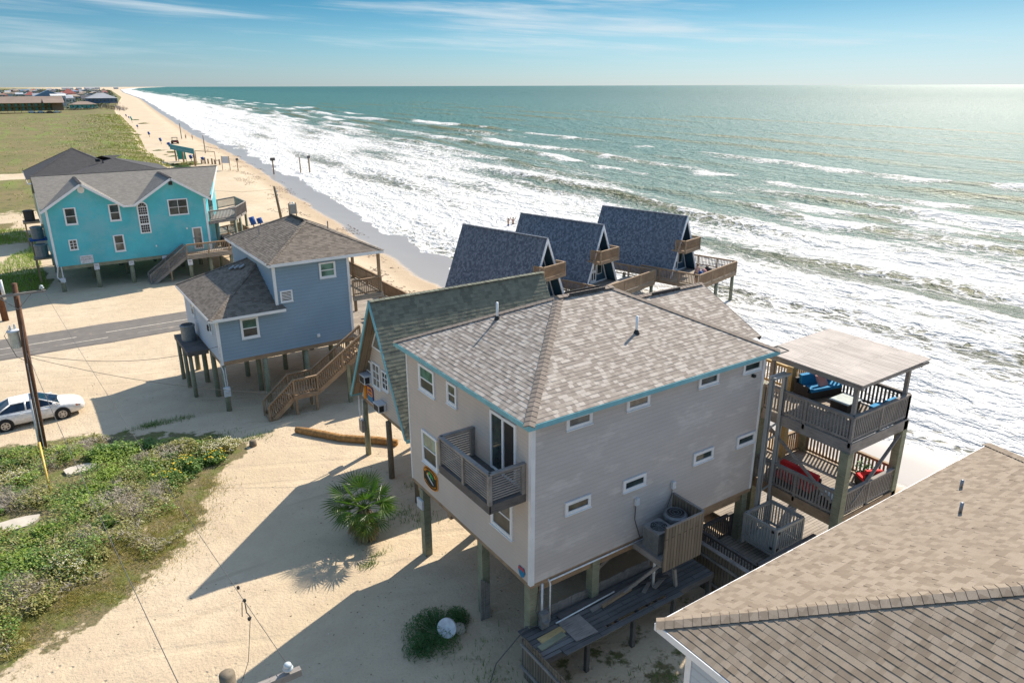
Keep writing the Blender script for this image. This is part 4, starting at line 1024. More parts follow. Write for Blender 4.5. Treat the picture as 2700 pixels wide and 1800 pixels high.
# ------------------------------------------------------------------ house in the near right corner: roof and one wall
G = thing('brown_roof_house', 'pale house with wide brown shingle roof in the near corner', 'house', (15, 3, 0))
gx0, gx1, gy0, gy1, gz = 8.72, 21.9, -9.0, 7.98, 8.25
b = MB(); rr = (gy1-gy0)/2; zs = .40
apx = Vector((gx0+(gx1-gx0)/2, gy1-(gx1-gx0)/2, gz+(gx1-gx0)/2*zs)); apy = Vector((apx.x, gy0+(gx1-gx0)/2, apx.z))
NW, NE, SE, SW = Vector((gx0, gy1, gz)), Vector((gx1, gy1, gz)), Vector((gx1, gy0, gz)), Vector((gx0, gy0, gz))
b.courses([NE, NW, apx], .145, .010, 0, .04, tab=.24); b.courses([NW, SW, apy, apx], .145, .010, 0, .04, tab=.24); b.poly([SE, NE, apx, apy]); b.poly([SW, SE, apy])
r_ = b.build('roof', m_roof_fg, G); og = ORG[r_.name]
b = MB(); capline(b, NW, apx, .34, .17, lift=.03); capline(b, NE, apx, .34, .17, lift=.03); capline(b, apx, apy, .34, .17, lift=.04); b.build('ridge_cap', m_roof_fg, r_, org=og)
b = MB(); b.box(gx0-.03, gx0-.002, gy0, gy1+.03, gz-.16, gz-.004); b.box(gx0-.002, gx1, gy1+.002, gy1+.03, gz-.16, gz-.004); b.build('fascia', m_white, G)
MB().box(gx0+.01, gx1, gy0, gy1, gz-.15, gz-.13).build('soffit', m_white, G)
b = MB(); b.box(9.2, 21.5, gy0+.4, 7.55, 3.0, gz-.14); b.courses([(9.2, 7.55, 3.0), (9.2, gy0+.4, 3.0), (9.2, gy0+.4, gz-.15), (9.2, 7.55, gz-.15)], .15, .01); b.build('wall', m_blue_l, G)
b = MB(); b.box(9.17, 9.3, 7.44, 7.58, 3.0, gz-.15); b.build('corner_trim', m_white, G)
window(G, Face('x-', 9.2), 4.6, 5.8, 6.3, 7.7)
for (x, y) in ((9.4, 7.3), (13, 7.3), (17, 7.3), (21.2, 7.3), (9.4, 3.5)): piling(G, x, y, -.4, 3.0, .15)
for (x, y, ln) in ((16.2, 6.15, .26), (17.9, 6.9, .22)):
    z = gz+zs*(gy1-y); v_ = MB().tube([(x, y, z-.1), (x, y, z+ln)], .04, 8).build('vent_pipe', m_metal, r_, True, org=og)

# ------------------------------------------------------------------ green-roofed A-frame cottage
A_ = thing('a_frame_cottage', 'beige A-frame cottage with mossy grey-green roof and turquoise rake boards', 'house', (17, 29.45, 0))
ax0, ax1, ay, az0, azr, hw = 12.2, 21.8, 29.47, 3.45, 8.99, 3.12
sl = (azr-az0)/hw; axf = 12.78
b = MB(); b.courses([(ax0, ay-hw, az0), (ax1, ay-hw, az0), (ax1, ay, azr), (ax0, ay, azr)], .17, .013, 0, .05, tab=.28); b.courses([(ax1, ay+hw, az0), (ax0, ay+hw, az0), (ax0, ay, azr), (ax1, ay, azr)], .17, .012, 0, .05)
r_ = b.build('roof', m_roof_green, A_); og = ORG[r_.name]
b = MB(); capline(b, (ax0, ay, azr), (ax1, ay, azr), .3, .25, lift=.03); b.build('ridge_cap', m_roof_green, r_, org=og)
t1 = .14
b = MB(); 
for sg_ in (-1, 1): b.hexa([(ax0+.03, ay+sg_*(hw-.0), az0-.01), (ax1, ay+sg_*hw, az0-.01), (ax1, ay+sg_*.02, azr-.03), (ax0+.03, ay+sg_*.02, azr-.03), (ax0+.03, ay+sg_*(hw-t1), az0-.03), (ax1, ay+sg_*(hw-t1), az0-.03), (ax1, ay, azr-.26), (ax0+.03, ay, azr-.26)])
b.build('soffit', m_soffit, r_, org=og)
b = MB()
for sg_ in (-1, 1): b.hexa([(ax0-.03, ay+sg_*(hw+.02), az0-.06), (ax0+.02, ay+sg_*(hw+.02), az0-.06), (ax0+.02, ay+sg_*(hw-.15), az0-.06), (ax0-.03, ay+sg_*(hw-.15), az0-.06), (ax0-.03, ay+sg_*.01, azr+.03), (ax0+.02, ay+sg_*.01, azr+.03), (ax0+.02, ay, azr-.26), (ax0-.03, ay, azr-.26)])
b.build('rake_board', m_tealtrim, r_, org=og)
b = MB()
for sg_ in (-1, 1): b.box(ax0, ax1, ay+sg_*(hw-.02), ay+sg_*(hw+.03), az0-.17, az0-.01)
b.build('eave_board', m_tealtrim, r_, org=og)
wl, wr_ = ay-2.95, ay+3.0
b = MB(); fz = 3.2
b.prism([(axf, ay+hw-.16, az0), (axf, wr_+.1, fz), (axf, wl-.1, fz), (axf, ay-hw+.16, az0), (axf, ay, azr-.3)], (.1, 0, 0)); b.prism([(ax1-.3, ay+hw-.16, az0), (ax1-.3, wr_, fz), (ax1-.3, wl, fz), (ax1-.3, ay-hw+.16, az0), (ax1-.3, ay, azr-.3)], (.1, 0, 0)); b.box(axf+.1, ax1-.3, wl, wr_, fz, az0)
b.build('wall', m_beige, A_)
b = MB(); b.box(axf+.02, ax1-.3, wl+.02, wr_-.02, fz-.2, fz-.01); b.build('floor_frame', m_bwood, A_)
F_ = Face('x-', axf)
b = MB(); z0_ = 6.35
b.prism([(axf-.04, ay+1.35, z0_), (axf-.04, ay-1.35, z0_), (axf-.04, ay-.12, 8.3), (axf-.04, ay+.12, 8.3)], (.05, 0, 0)); w_ = b.build('gable_window', m_white, A_)
b = MB(); b.prism([(axf-.052, ay+1.12, z0_+.1), (axf-.052, ay+.06, z0_+.1), (axf-.052, ay+.06, 8.1)], (.01, 0, 0)); b.build('pane', m_glass_c, w_, org=ORG[w_.name])
b = MB(); b.prism([(axf-.052, ay-.06, z0_+.1), (axf-.052, ay-1.12, z0_+.1), (axf-.052, ay-.06, 8.1)], (.01, 0, 0)); b.build('pane', m_glass, w_, org=ORG[w_.name])
window(A_, F_, 31.0, 31.75, 4.35, 5.5, .08, gl=m_glass_c); window(A_, F_, 30.05, 30.95, 4.33, 5.6, .09, 'grid23', gl=m_glass_c); window(A_, F_, 29.15, 29.85, 4.55, 5.5, .08, 'grid23')
for lb, (a0, a1, z0_, z1_) in (('window air conditioner sticking out of the triple window', (31.05, 31.65, 4.38, 4.8)), ('small wall air conditioner below the square window', (29.55, 30.15, 3.45, 3.85))):
    t_ = thing('window_air_conditioner', lb, 'air conditioner', (axf-.2, (a0+a1)/2, z0_), 'air conditioners on the A-frame front')
    b = MB(); F_.box(b, a0, a1, z0_, z1_, .01, .42); b.build('case', m_metal_w, t_); b = MB(); F_.box(b, a0+.05, a1-.05, z0_+.04, z1_-.06, .42, .43); F_.box(b, a0-.008, a0+.0, z0_+.04, z1_-.06, .15, .38); F_.box(b, a0+.05, a1-.05, z0_+.04, z1_-.06, .005, .008); b.build('grille', m_black, t_)
    b = MB(); F_.box(b, a0-.02, a1+.02, z1_, z1_+.015, .01, .44); b.build('top_panel', m_swhite, t_)
t_ = thing('cottage_sign', 'rounded orange and blue sign low on the A-frame wall', 'sign', (axf-.05, 31.3, 3.3))
def rrect(a0, a1, z0, z1, r):
    out = []
    for (cx, cz, st) in ((a0+r, z0+r, 180), (a1-r, z0+r, 270), (a1-r, z1-r, 0), (a0+r, z1-r, 90)):
        out += [(cx+r*math.cos(R(st+k*22.5)), cz+r*math.sin(R(st+k*22.5))) for k in range(5)]
    return out
b = MB(); b.prism([(axf-.02, -a, z) for a, z in rrect(-31.75, -31.0, 3.3, 4.12, .14)], (-.03, 0, 0)); b.build('border', m_snavy, t_)
b = MB(); b.prism([(axf-.05, -a, z) for a, z in rrect(-31.69, -31.06, 3.62, 4.07, .09)], (-.006, 0, 0)); b.build('orange_field', m_orange, t_)
b = MB(); b.prism([(axf-.05, -a, z) for a, z in rrect(-31.69, -31.06, 3.36, 3.61, .09)], (-.006, 0, 0)); b.build('water_field', m_sblue, t_)
b = MB(); F_.box(b, 31.15, 31.62, 3.86, 3.92, .056, .062); F_.box(b, 31.15, 31.6, 3.68, 3.75, .056, .062); F_.box(b, 31.2, 31.4, 3.93, 4.0, .056, .062); b.build('lettering', m_snavy, t_)
b = MB(); b.tube([(axf-.05, 31.95, 3.3), (axf-.05, 31.9, 3.9), (axf-.05, 31.95, 4.05)], .08, 6); b.build('pelican_emblem', m_orange, t_)
for (x, y) in ((12.8, 32.3), (12.75, 29.4), (12.8, 26.7), (16.5, 32.3), (16.5, 29.4), (16.5, 26.7), (20.8, 32.3), (20.8, 29.4), (20.8, 26.7)): piling(A_, x, y, -.4, fz-.2, .14, m_pile_b if y < 31 else m_pile)
b = MB(); b.box(12.5, 12.68, 32.15, 32.55, 1.35, 2.0); b.build('meter_box', m_metal, A_)
b = MB(); b.tube([(12.6, 32.55, 3.25), (12.55, 32.5, 2.6), (12.55, 32.45, 2.0)], .03, 6); b.tube([(12.62, 32.15, 3.2), (12.6, 32.2, 2.0)], .025, 6); b.build('conduit', m_metal_w, A_)
y_ = 27.0; z_ = az0+sl*(y_-(ay-hw)); b = MB(); b.tube([(13.4, y_, z_-.1), (13.4, y_, z_+.4)], .045, 8); b.build('vent_pipe', m_pvc, r_, True, org=og)
y_ = 27.9; z_ = az0+sl*(y_-(ay-hw)); b = MB(); b.tube([(17.6, y_, z_-.1), (17.6, y_, z_+.45)], .045, 8); b.build('vent_pipe', m_pvc, r_, True, org=og)
# ------------------------------------------------------------------ slate blue two-part house
B_ = thing('blue_house', 'slate blue lap sided house on pilings with two stepped brown roofs', 'house', (12, 46, 0))
bx0, bxm, bx1, by0, by1, bz = 8.13, 11.6, 16.2, 41.8, 50.9, 3.1
bze, lze = 8.3, 5.6
b = MB(); b.box(bxm, bx1, by0, by1, bz, bze); b.box(bx0, bxm, by0, by1-.2, bz, lze+.02)
b.courses([(bxm, by0, lze), (bx1, by0, lze), (bx1, by0, bze), (bxm, by0, bze)], .2, .034, 0, v0=-.1)
b.courses([(bx0, by0, bz), (bx1, by0, bz), (bx1, by0, lze), (bx0, by0, lze)], .2, .034, 0)
b.courses([(bxm, by1, lze), (bxm, by0, lze), (bxm, by0, bze), (bxm, by1, bze)], .2, .034, 0)
b.courses([(bx0, by1-.2, bz), (bx0, by0, bz), (bx0, by0, lze), (bx0, by1-.2, lze)], .2, .034, 1)
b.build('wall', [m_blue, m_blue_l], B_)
b = MB(True)
for (x, z0, z1) in ((bxm, lze+.1, bze), (bx1-.1, bz, bze), (bx0, bz-.2, lze)): b.box(x-.055, x+.1, by0-.055, by0+.08, z0, z1)
b.build('corner_trim', m_white, B_)
b = MB(); A, Bq, cs = hip_roof(b, 11.28, 18.35, 41.45, 51.2, bze+.12, .47, 'y', .15, .009, 0, 'wse', tab=.28)
r_ = b.build('roof', m_roof_blue, B_); og = ORG[r_.name]
b = MB(); capline(b, cs[0], A, .3, .2); capline(b, cs[1], A, .3, .2); capline(b, cs[3], Bq, .3, .2); capline(b, cs[2], Bq, .3, .2); capline(b, A, Bq, .3, .2, lift=.05); b.build('ridge_cap', m_roof_blue, r_, org=og)
b = MB(); b.bar(A+Vector((-.13, 0, .07)), Bq+Vector((-.13, 0, .07)), .04, .12); b.build('ridge_vent', m_black, r_, org=og)
for (x, y) in ((12.6, 47.6), (16.6, 46.0)):
    z = bze+.12+.47*min(x-11.28, 18.35-x); b = MB(); b.tube([(x, y, z-.1), (x, y, z+.5)], .04, 6); b.build('vent_pipe', m_metal, r_, org=og)
b = MB(); z = bze+.115
b.box(11.25, 11.28, 41.42, 51.2, z-.17, z-.004); b.box(11.28, 18.38, 41.42, 41.45, z-.17, z-.004); b.box(18.35, 18.38, 41.45, 51.2, z-.17, z-.004); b.build('fascia', m_white, B_)
MB().box(11.28, 18.35, 41.45, 51.2, z-.16, z-.14).build('soffit', m_white, B_)
lz = lze+.14; sl_ = .52; h1 = bxm-7.75
b = MB(); P0, P1 = Vector((7.75, 41.42, lz)), Vector((7.75, 51.0, lz)); Q0, Q1 = Vector((bxm, 41.42+h1, lz+h1*sl_)), Vector((bxm, 51.0-h1, lz+h1*sl_)); E0, E1 = Vector((bxm+.02, 41.42, lz)), Vector((bxm+.02, 51.0, lz))
b.courses([P1, P0, Q0, Q1], .15, .008, 0, .05); b.courses([P0, E0, Q0], .15, .008, 0, .05); b.poly([E1, P1, Q1])
r2_ = b.build('lower_roof', m_roof_blue, B_); og = ORG[r2_.name]
b = MB(); capline(b, P0, Q0, .3, .2); capline(b, P1, Q1, .3, .2); b.build('ridge_cap', m_roof_blue, r2_, org=og)
b = MB()
b.each = True
for k in range(3): x, y = 10.55+.2*k, 46.9-.45*k; z = lz+sl_*(x-7.75); b.hexa([(x-.2, y-.12, z), (x+.1, y-.12, z+.12), (x+.1, y+.12, z+.12), (x-.2, y+.12, z), (x-.22, y-.12, z+.06), (x+.1, y-.12, z+.22), (x+.1, y+.12, z+.22), (x-.22, y+.12, z+.06)])
b.build('roof_vent', m_metal, r2_, org=og)
b = MB(); b.box(7.72, 7.75, 41.39, 51.0, lz-.17, lz-.004); b.box(7.75, bxm+.4, 41.39, 41.42, lz-.17, lz-.004); b.build('lower_fascia', m_white, B_)
b = MB(); b.courses([(bxm, 41.42, lz+.0), (bxm+.45, 41.42, lz), (bxm+.3, by0-.02, lz+.2), (bxm, by0-.02, lz+.2)], .15, .006); b.build('roof_return', m_roof_blue, r2_, org=og)
FB = Face('y-', by0-.042)
window(B_, FB, 14.3, 15.32, 7.12, 8.08, .09, gl=m_glass_g, gl2=m_glass_g); window(B_, FB, 11.84, 12.57, 6.04, 6.73, .09, 'grid16', gl=m_screen); window(B_, FB, 9.4, 10.43, 4.24, 5.46, .1, gl=m_glass_g)
FBx = Face('x-', bx0-.042); window(B_, FBx, 42.9, 43.5, 4.5, 5.2, .07, 'fixed'); window(B_, FBx, 47.6, 48.5, 4.3, 5.3, .08, gl=m_glass_g)
b = MB(); FB.box(b, 13.8, 13.98, 3.55, 3.73, 0, .08); b.build('dryer_vent', m_white, B_)
b = MB(); b.box(bx0-.1, bx0, 43.95, 44.1, 4.4, 4.75); b.build('porch_lamp', m_black, B_)
b = MB(); b.box(bx0-.01, bx1, by0-.005, by0+.08, bz-.26, bz-.003); b.box(bx0-.01, bx0+.08, by0+.08, by1, bz-.26, bz-.003); b.box(bx0+.1, bx1, by0+.1, by1, bz-.1, bz-.05); b.build('floor_frame', m_bwood, B_)
for (x, y) in ((8.2, 41.9), (8.2, 44.5), (8.2, 47.3), (8.2, 50.0), (10.6, 41.95), (10.7, 44.0), (10.65, 46.9), (11.15, 50.0), (13.1, 42.0), (13.1, 46.7), (13.8, 44.6), (15.8, 42.0), (15.9, 45.5), (15.9, 49.5), (13.2, 50)): piling(B_, x, y, -.4, bz-.2, .15)
b = MB(); b.tube([(8.1, 41.74, 4.0), (8.05, 41.7, 2.9), (8.12, 41.62, 2.6), (8.15, 41.62, 1.5)], .035, 6); b.tube([(8.25, 41.72, 2.8), (8.25, 41.66, 1.5)], .03, 6); b.build('conduit', m_metal_w, B_)
b = MB(); b.box(8.0, 8.35, 41.5, 41.7, 1.05, 1.6); b.lathe((8.18, 41.47, 1.4), [(.1, -.03), (.1, .03)], 10); b.build('meter_box', m_metal_w, B_)
# condenser shelf on the landward side
b = MB(); b.box(6.95, bx0-.03, 45.0, 49.0, 2.92, 2.98); b.box(6.9, 6.95, 44.95, 49.05, 2.7, 2.98); b.box(6.95, bx0-.03, 44.95, 45.0, 2.7, 2.98); pl = b.build('condenser_platform', m_dwood, B_)
for (x, y) in ((7.05, 45.15), (7.05, 47.0), (7.05, 48.8)): piling(B_, x, y, -.4, 2.75, .12)
t_ = thing('condenser_unit', 'round brown-grey air conditioner on the shelf of the blue house', 'air conditioner', (7.4, 48.0, 2.98))
MB().lathe((7.5, 47.4, 2.98), [(.42, 0), (.42, .86), (.45, .88), (.45, .98), (.38, 1.02)], 20).build('cabinet', m_ac, t_); MB().lathe((7.5, 47.4, 4.0), [(.34, 0), (.34, .02)], 20).build('fan_opening', m_black, t_)
# stair with landing on the near side
st = stairs(B_, (9.75, 39.05, 0), (11.25, 39.05, 1.25), 1.05, (0, 1, 0), m_bwood)
og = ORG[st.name]
b = MB(); b.box(11.25, 12.65, 39.0, 40.15, 1.2, 1.25); b.box(11.22, 12.68, 38.97, 39.0, .98, 1.24); ld = b.build('stair_landing', m_bwood, B_)
for pts in (((11.25, 39.03), (12.65, 39.03)), ((11.25, 40.12), (12.65, 40.12))): railing(pts, 1.25, .95, .14).build('railing', m_bwood, ld, org=ORG[ld.name])
for (x, y) in ((11.35, 39.1), (12.55, 39.1), (11.35, 40.1), (12.55, 40.1)): piling(B_, x, y, -.3, 1.2, .07, m_bwood, True, 'post')
stairs(B_, (12.65, 39.05, 1.25), (15.9, 39.05, 3.4), 1.05, (0, 1, 0), m_bwood)
piling(B_, 14.6, 39.1, -.3, 2.4, .1, m_pile, True, 'post'); piling(B_, 16.0, 39.1, -.3, 3.3, .1, m_pile, True, 'post')
# seaward decks
b = MB(); b.box(16.22, 18.2, 41.6, 50.5, 5.72, 5.76); b.box(16.22, 18.2, 41.55, 41.6, 5.45, 5.755); b.box(18.2, 18.25, 41.55, 50.5, 5.45, 5.755); up_d = b.build('upper_deck', m_deck, B_); og = ORG[up_d.name]
railing([(16.3, 41.62), (18.15, 41.62), (18.15, 50.5)], 5.76, .98, .14).build('railing', m_bwood, up_d, org=og)
b = MB(); b.box(15.9, 21.5, 38.9, 41.5, 3.35, 3.4); b.box(16.25, 21.5, 41.5, 51.0, 3.35, 3.4); b.box(15.9, 21.5, 38.85, 38.9, 3.1, 3.39); lo_d = b.build('lower_deck', m_deck, B_); og = ORG[lo_d.name]
railing([(16.9, 38.92), (21.45, 38.92), (21.45, 51.0), (18, 51.0)], 3.4, 1.0, .125, .07).build('railing', m_bwood, lo_d, org=og)
for (x, y) in ((18.1, 41.7), (18.1, 46), (18.1, 50.4)): piling(B_, x, y, 3.3, 8.3, .08, m_bwood, True, 'post')
for (x, y) in ((16.9, 42.2), (21.2, 39.2), (21.2, 43), (21.2, 47), (21.2, 50.8), (18, 39.2)): piling(B_, x, y, -.6, 3.3, .12)
t_ = thing('picnic_table', 'wooden picnic table on the lower deck of the blue house', 'table', (18.9, 43.4, 3.4)); b = MB()
for k in range(5): b.box(18.1, 19.9, 43.0+.16*k, 43.14+.16*k, 4.12, 4.16)
b.build('tabletop', m_gwood, t_)
for y in (42.5, 44.2): MB().box(18.1, 19.9, y-.13, y+.13, 3.83, 3.87).build('bench', m_gwood, t_)
for x in (18.4, 19.6):
    for s_ in (-1, 1): b = MB(); b.bar((x, 43.4+s_*.7, 3.4), (x, 43.4+s_*.2, 4.12), .05, .09); b.build('leg', m_gwood, t_)

# ------------------------------------------------------------------ turquoise house with two front gables
T_ = thing('turquoise_house', 'large turquoise house with two front gables and grey shingle roof', 'house', (9, 84, 0))
tx0, tx1, ty, tz, te = 2.12, 15.7, 77.7, 2.4, 7.65; yb = 91.3; yrid = 84.5; zrid = 9.95; prow = 18.2
b = MB()
front = [(tx0, ty, tz), (tx1, ty, tz), (tx1, ty, te), (12.75, ty, 9.62), (9.5, ty, te), (8.2, ty, te), (5.2, ty, 9.62), (tx0, ty, te)]
def side_poly(pts): b.poly(pts)
for seg in ([(tx0, ty, tz), (tx1, ty, tz), (tx1, ty, te), (tx0, ty, te)], [(tx0, ty, te), (8.2, ty, te), (5.2, ty, 9.66)], [(9.5, ty, te), (tx1, ty, te), (12.75, ty, 9.66)]):
    b.poly(seg); b.courses(seg, .18, .010)
b.poly([(tx0, yb, tz), (tx0, ty, tz), (tx0, ty, te), (tx0, yrid, zrid-.1), (tx0, yb, te)])
b.poly([(tx1, ty, tz), (prow, yrid, tz), (prow, yrid, zrid-.1), (tx1, ty, te)]); b.poly([(prow, yrid, tz), (tx1, yb, tz), (tx1, yb, te), (prow, yrid, zrid-.1)]); b.poly([(tx1, yb, tz), (tx0, yb, tz), (tx0, yb, te), (tx1, yb, te)]); b.poly([(tx0, ty, tz), (tx0, yb, tz), (tx1, yb, tz), (tx1, ty, tz)])
b.build('wall', m_turq, T_)
slope = (zrid-7.5)/(yrid-77.2)
b = MB(); L0, R0 = (1.72, 77.2, 7.5), (16.2, 77.2, 7.5); L1, R1 = (1.72, yrid, zrid), (18.75, yrid, zrid); L2, R2 = (1.72, 91.8, 7.5), (16.2, 91.8, 7.5)
b.courses([(1.72, 77.74, 7.5+slope*.54), (16.2, 77.74, 7.5+slope*.54), R1, L1], .16, .008, 0, .05); b.courses([(8.3, 77.2, 7.5), (9.4, 77.2, 7.5), (9.4, 77.74, 7.5+slope*.54), (8.3, 77.74, 7.5+slope*.54)], .16, .008); b.courses([R2, L2, L1, R1], .16, .008)
for (xa, xp, xb) in ((1.72, 5.2, 8.45), (9.25, 12.75, 16.2)):
    zp = 9.78; yy = 77.2+(zp-7.5)/slope; y0 = 77.15
    b.courses([(xp, yy, zp), (xa, 77.3, 7.53), (xa, y0, 7.53), (xp, y0, zp)], .16, .008, 0, .05); b.courses([(xb, y0, 7.53), (xb, 77.3, 7.53), (xp, yy, zp), (xp, y0, zp)], .16, .008, 0, .05)
r_ = b.build('roof', m_roof_turq, T_); og = ORG[r_.name]
b = MB(); capline(b, (1.72, yrid, zrid), (18.75, yrid, zrid), .3, .3, lift=.04)
for xp in (5.2, 12.75): capline(b, (xp, 77.15, 9.79), (xp, 83.4, 9.79), .3, .3, lift=.04)
b.build('ridge_cap', m_roof_dark, r_, org=og)
b = MB(); zo = -.10
for (xa, xp, xb) in ((1.72, 5.2, 8.45), (9.25, 12.75, 16.2)): b.bar((xa, 77.13, 7.53+zo), (xp, 77.13, 9.78+zo), .04, .2); b.bar((xp, 77.13, 9.78+zo), (xb, 77.13, 7.53+zo), .04, .2)
b.box(8.3, 9.4, 77.13, 77.17, 7.36, 7.52); b.bar((16.22, 77.2, 7.42), (18.77, yrid, 9.87), .04, .18); b.build('rake_board', m_white, r_, org=og)
b = MB()
for (xa, xp, xb) in ((1.74, 5.2, 8.43), (9.27, 12.75, 16.18)): b.poly([(xa, 77.16, 7.36), (xp, 77.16, 9.6), (xp, 77.7, 9.6), (xa, 77.7, 7.36)]); b.poly([(xp, 77.16, 9.6), (xb, 77.16, 7.36), (xb, 77.7, 7.36), (xp, 77.7, 9.6)])
b.build('soffit', m_white, r_, org=og)
b = MB(True)
for x in (tx0, tx1-.12): b.box(x-.03, x+.15, ty-.035, ty+.1, tz, te-.1)
b.build('corner_trim', m_white, T_)
FT = Face('y-', ty-.012)
window(T_, FT, 3.5, 4.5, 6.1, 7.66, .1, gl=m_glass, gl2=m_glass); window(T_, FT, 7.12, 8.08, 6.1, 7.68, .1); window(T_, FT, 12.25, 14.07, 6.14, 7.7, .1, 'grid22'); window(T_, FT, 3.42, 4.13, 3.8, 4.78, .1, 'grid23'); window(T_, FT, 7.07, 8.0, 3.2, 4.8, .1, 'sash', gl=m_glass, gl2=m_glass_c)
b = MB(); ac, hw_ = 9.98, .48
b.prism([FT.p(a, z, 0) for a, z in [(ac-hw_, 4.68), (ac+hw_, 4.68), (ac+hw_, 7.2)]+[(ac+hw_*math.cos(R(k)), 7.2+.5*math.sin(R(k))) for k in range(15, 180, 15)]+[(ac-hw_, 7.2)]], (0, -.05, 0)); w_ = b.build('arched_window', m_white, T_); og = ORG[w_.name]
for (z0, z1) in ((4.8, 5.5), (5.66, 6.36), (6.5, 7.16)): b = MB(); FT.quad(b, ac-.36, ac+.36, z0, z1, .056); b.build('pane', m_black, w_, org=og)
b = MB(); b.poly([FT.p(a, z, .056) for a, z in [(ac-.36, 7.22), (ac+.36, 7.22)]+[(ac+.36*math.cos(R(k)), 7.22+.36*math.sin(R(k))) for k in range(20, 180, 20)]]); b.build('pane', m_black, w_, org=og)
b = MB()
for (z0, z1) in ((4.8, 5.5), (5.66, 6.36), (6.5, 7.16)):
    for k in (1, 2, 3): FT.box(b, ac-.36+.18*k-.012, ac-.36+.18*k+.012, z0, z1, .056, .066)
    for k in (1, 2): FT.box(b, ac-.36, ac+.36, z0+(z1-z0)*k/3-.012, z0+(z1-z0)*k/3+.012, .056, .065)
for a in (40, 90, 140): b.bar(FT.p(ac, 7.22, .06), FT.p(ac+.34*math.cos(R(a)), 7.22+.34*math.sin(R(a)), .06), .02, .02)
b.build('muntin', m_white, w_, org=og)
b = MB(); b.tube([(5.2, ty-.0, 9.15), (5.2, ty-.06, 9.15)], .3, 8); b.build('gable_vent', m_white, T_)
b = MB(); FT.box(b, 12.6, 12.95, 9.05, 9.4, 0, .06); b.build('gable_vent', m_black, T_)
b = MB()
for a in (14.1, 14.9): FT.box(b, a, a+.12, 2.62, 4.8, 0, .05)
FT.box(b, 14.22, 14.9, 4.68, 4.8, 0, .048); FT.box(b, 14.22, 14.9, 2.62, 2.75, 0, .048); d_ = b.build('door', m_white, T_)
b = MB(); FT.quad(b, 14.22, 14.9, 2.75, 4.68, .02); b.build('pane', m_glass_c, d_, org=ORG[d_.name])
b = MB(); FT.box(b, 14.13, 14.19, 3.65, 3.8, .05, .09); b.build('handle', m_black, d_, org=ORG[d_.name])
for a, z in ((13.6, 4.7), (10.6, 3.3)): b = MB(); FT.box(b, a, a+.12, z, z+.16, 0, .1); b.build('wall_lamp', m_white, T_)
b = MB(True); b.box(tx0+.02, tx1-.02, ty+.02, ty+.12, tz-.32, tz-.005); b.box(tx0+.02, tx1-.02, ty+3, ty+3.15, tz-.4, tz-.005); b.box(tx0+.02, tx1, yb-.2, yb, tz-.4, tz-.005); b.build('floor_frame', m_pile, T_)
for x in (2.35, 5.3, 8.25, 11.6, 13.6, 15.4):
    for y in (77.95, 82.5, 87.0, 91.0): piling(T_, x, y, -.4, tz-.3, .2)
b = MB(); b.tube([(2.2, 77.55, 2.6), (2.15, 77.5, 2.2), (2.0, 77.5, 1.5), (2.3, 77.5, 1.05)], .06, 6); b.tube([(2.45, 77.65, 2.4), (2.45, 77.6, .9)], .06, 6); b.box(2.2, 2.6, 77.55, 77.72, .95, 1.35); b.build('conduit', m_metal_w, T_)
# entry deck and stair
b = MB(); b.box(13.0, 19.2, 76.1, 77.65, 2.36, 2.42); b.box(15.8, 20.8, 77.65, 90, 2.36, 2.42); b.box(12.97, 19.2, 76.05, 76.1, 1.98, 2.41); dk = b.build('entry_deck', m_deck, T_); og = ORG[dk.name]
b = MB(); railing([(13.05, 76.12), (19.1, 76.12)], 2.42, 1.05, .16, .045, mb=b); b.build('railing', m_bwood, dk, org=og)
b = MB(); railing([(20.7, 78), (20.7, 90)], 2.42, 1.0, .16, .045, mb=b); railing([(17.6, 84.0), (20.7, 86.0)], 2.42, 1.0, .16, mb=b); b.build('railing', m_bwood, dk, org=og)
for (x, y) in ((13.2, 76.2), (15.2, 76.5), (17.2, 76.4), (19, 76.3), (20.5, 80), (20.5, 85)): piling(T_, x, y, -.4, 2.2, .17)
stairs(T_, (9.5, 76.15, 0), (13.0, 76.15, 2.4), 1.25, (0, 1, 0), m_gwood, m_gwood)
piling(T_, 11.4, 76.2, -.3, 1.2, .07, m_bwood, True, 'post')
b = MB(); b.poly([(15.75, 78.1, 5.15), (18.8, 79.2, 5.15), (20.9, 83.0, 5.15), (20.9, 87.5, 5.15), (18.1, 84.6, 5.15)]); b.prism([(15.75, 78.1, 4.85), (18.8, 79.2, 4.85), (20.9, 83.0, 4.85), (20.9, 87.5, 4.85), (18.1, 84.6, 4.85)], (0, 0, .27)); ud = b.build('upper_deck', m_gwood, T_); og = ORG[ud.name]
b = MB(); railing([(16.0, 78.15), (18.8, 79.2)], 5.16, 1.0, .16, .05, mb=b); railing([(18.8, 79.2), (20.9, 83.0)], 5.16, 1.0, .12, .09, mb=b); railing([(20.9, 83.0), (20.9, 87.5), (18.6, 86)], 5.16, 1.0, .16, .05, mb=b); b.build('railing', m_gwood, ud, org=og)
for (x, y) in ((18.7, 79.3), (20.8, 83.1), (20.8, 87.3), (19.6, 80.8), (16.8, 79.2)): piling(T_, x, y, -.5, 4.9, .15, m_pile)
FP = (16.2, 79.2)
b = MB(); b.hexa([(16.35, 79.35, 5.2), (17.2, 81.6, 5.2), (17.15, 81.62, 5.2), (16.3, 79.37, 5.2), (16.35, 79.35, 7.4), (17.2, 81.6, 7.4), (17.15, 81.62, 7.4), (16.3, 79.37, 7.4)]); b.build('glass_door', m_glass, T_)
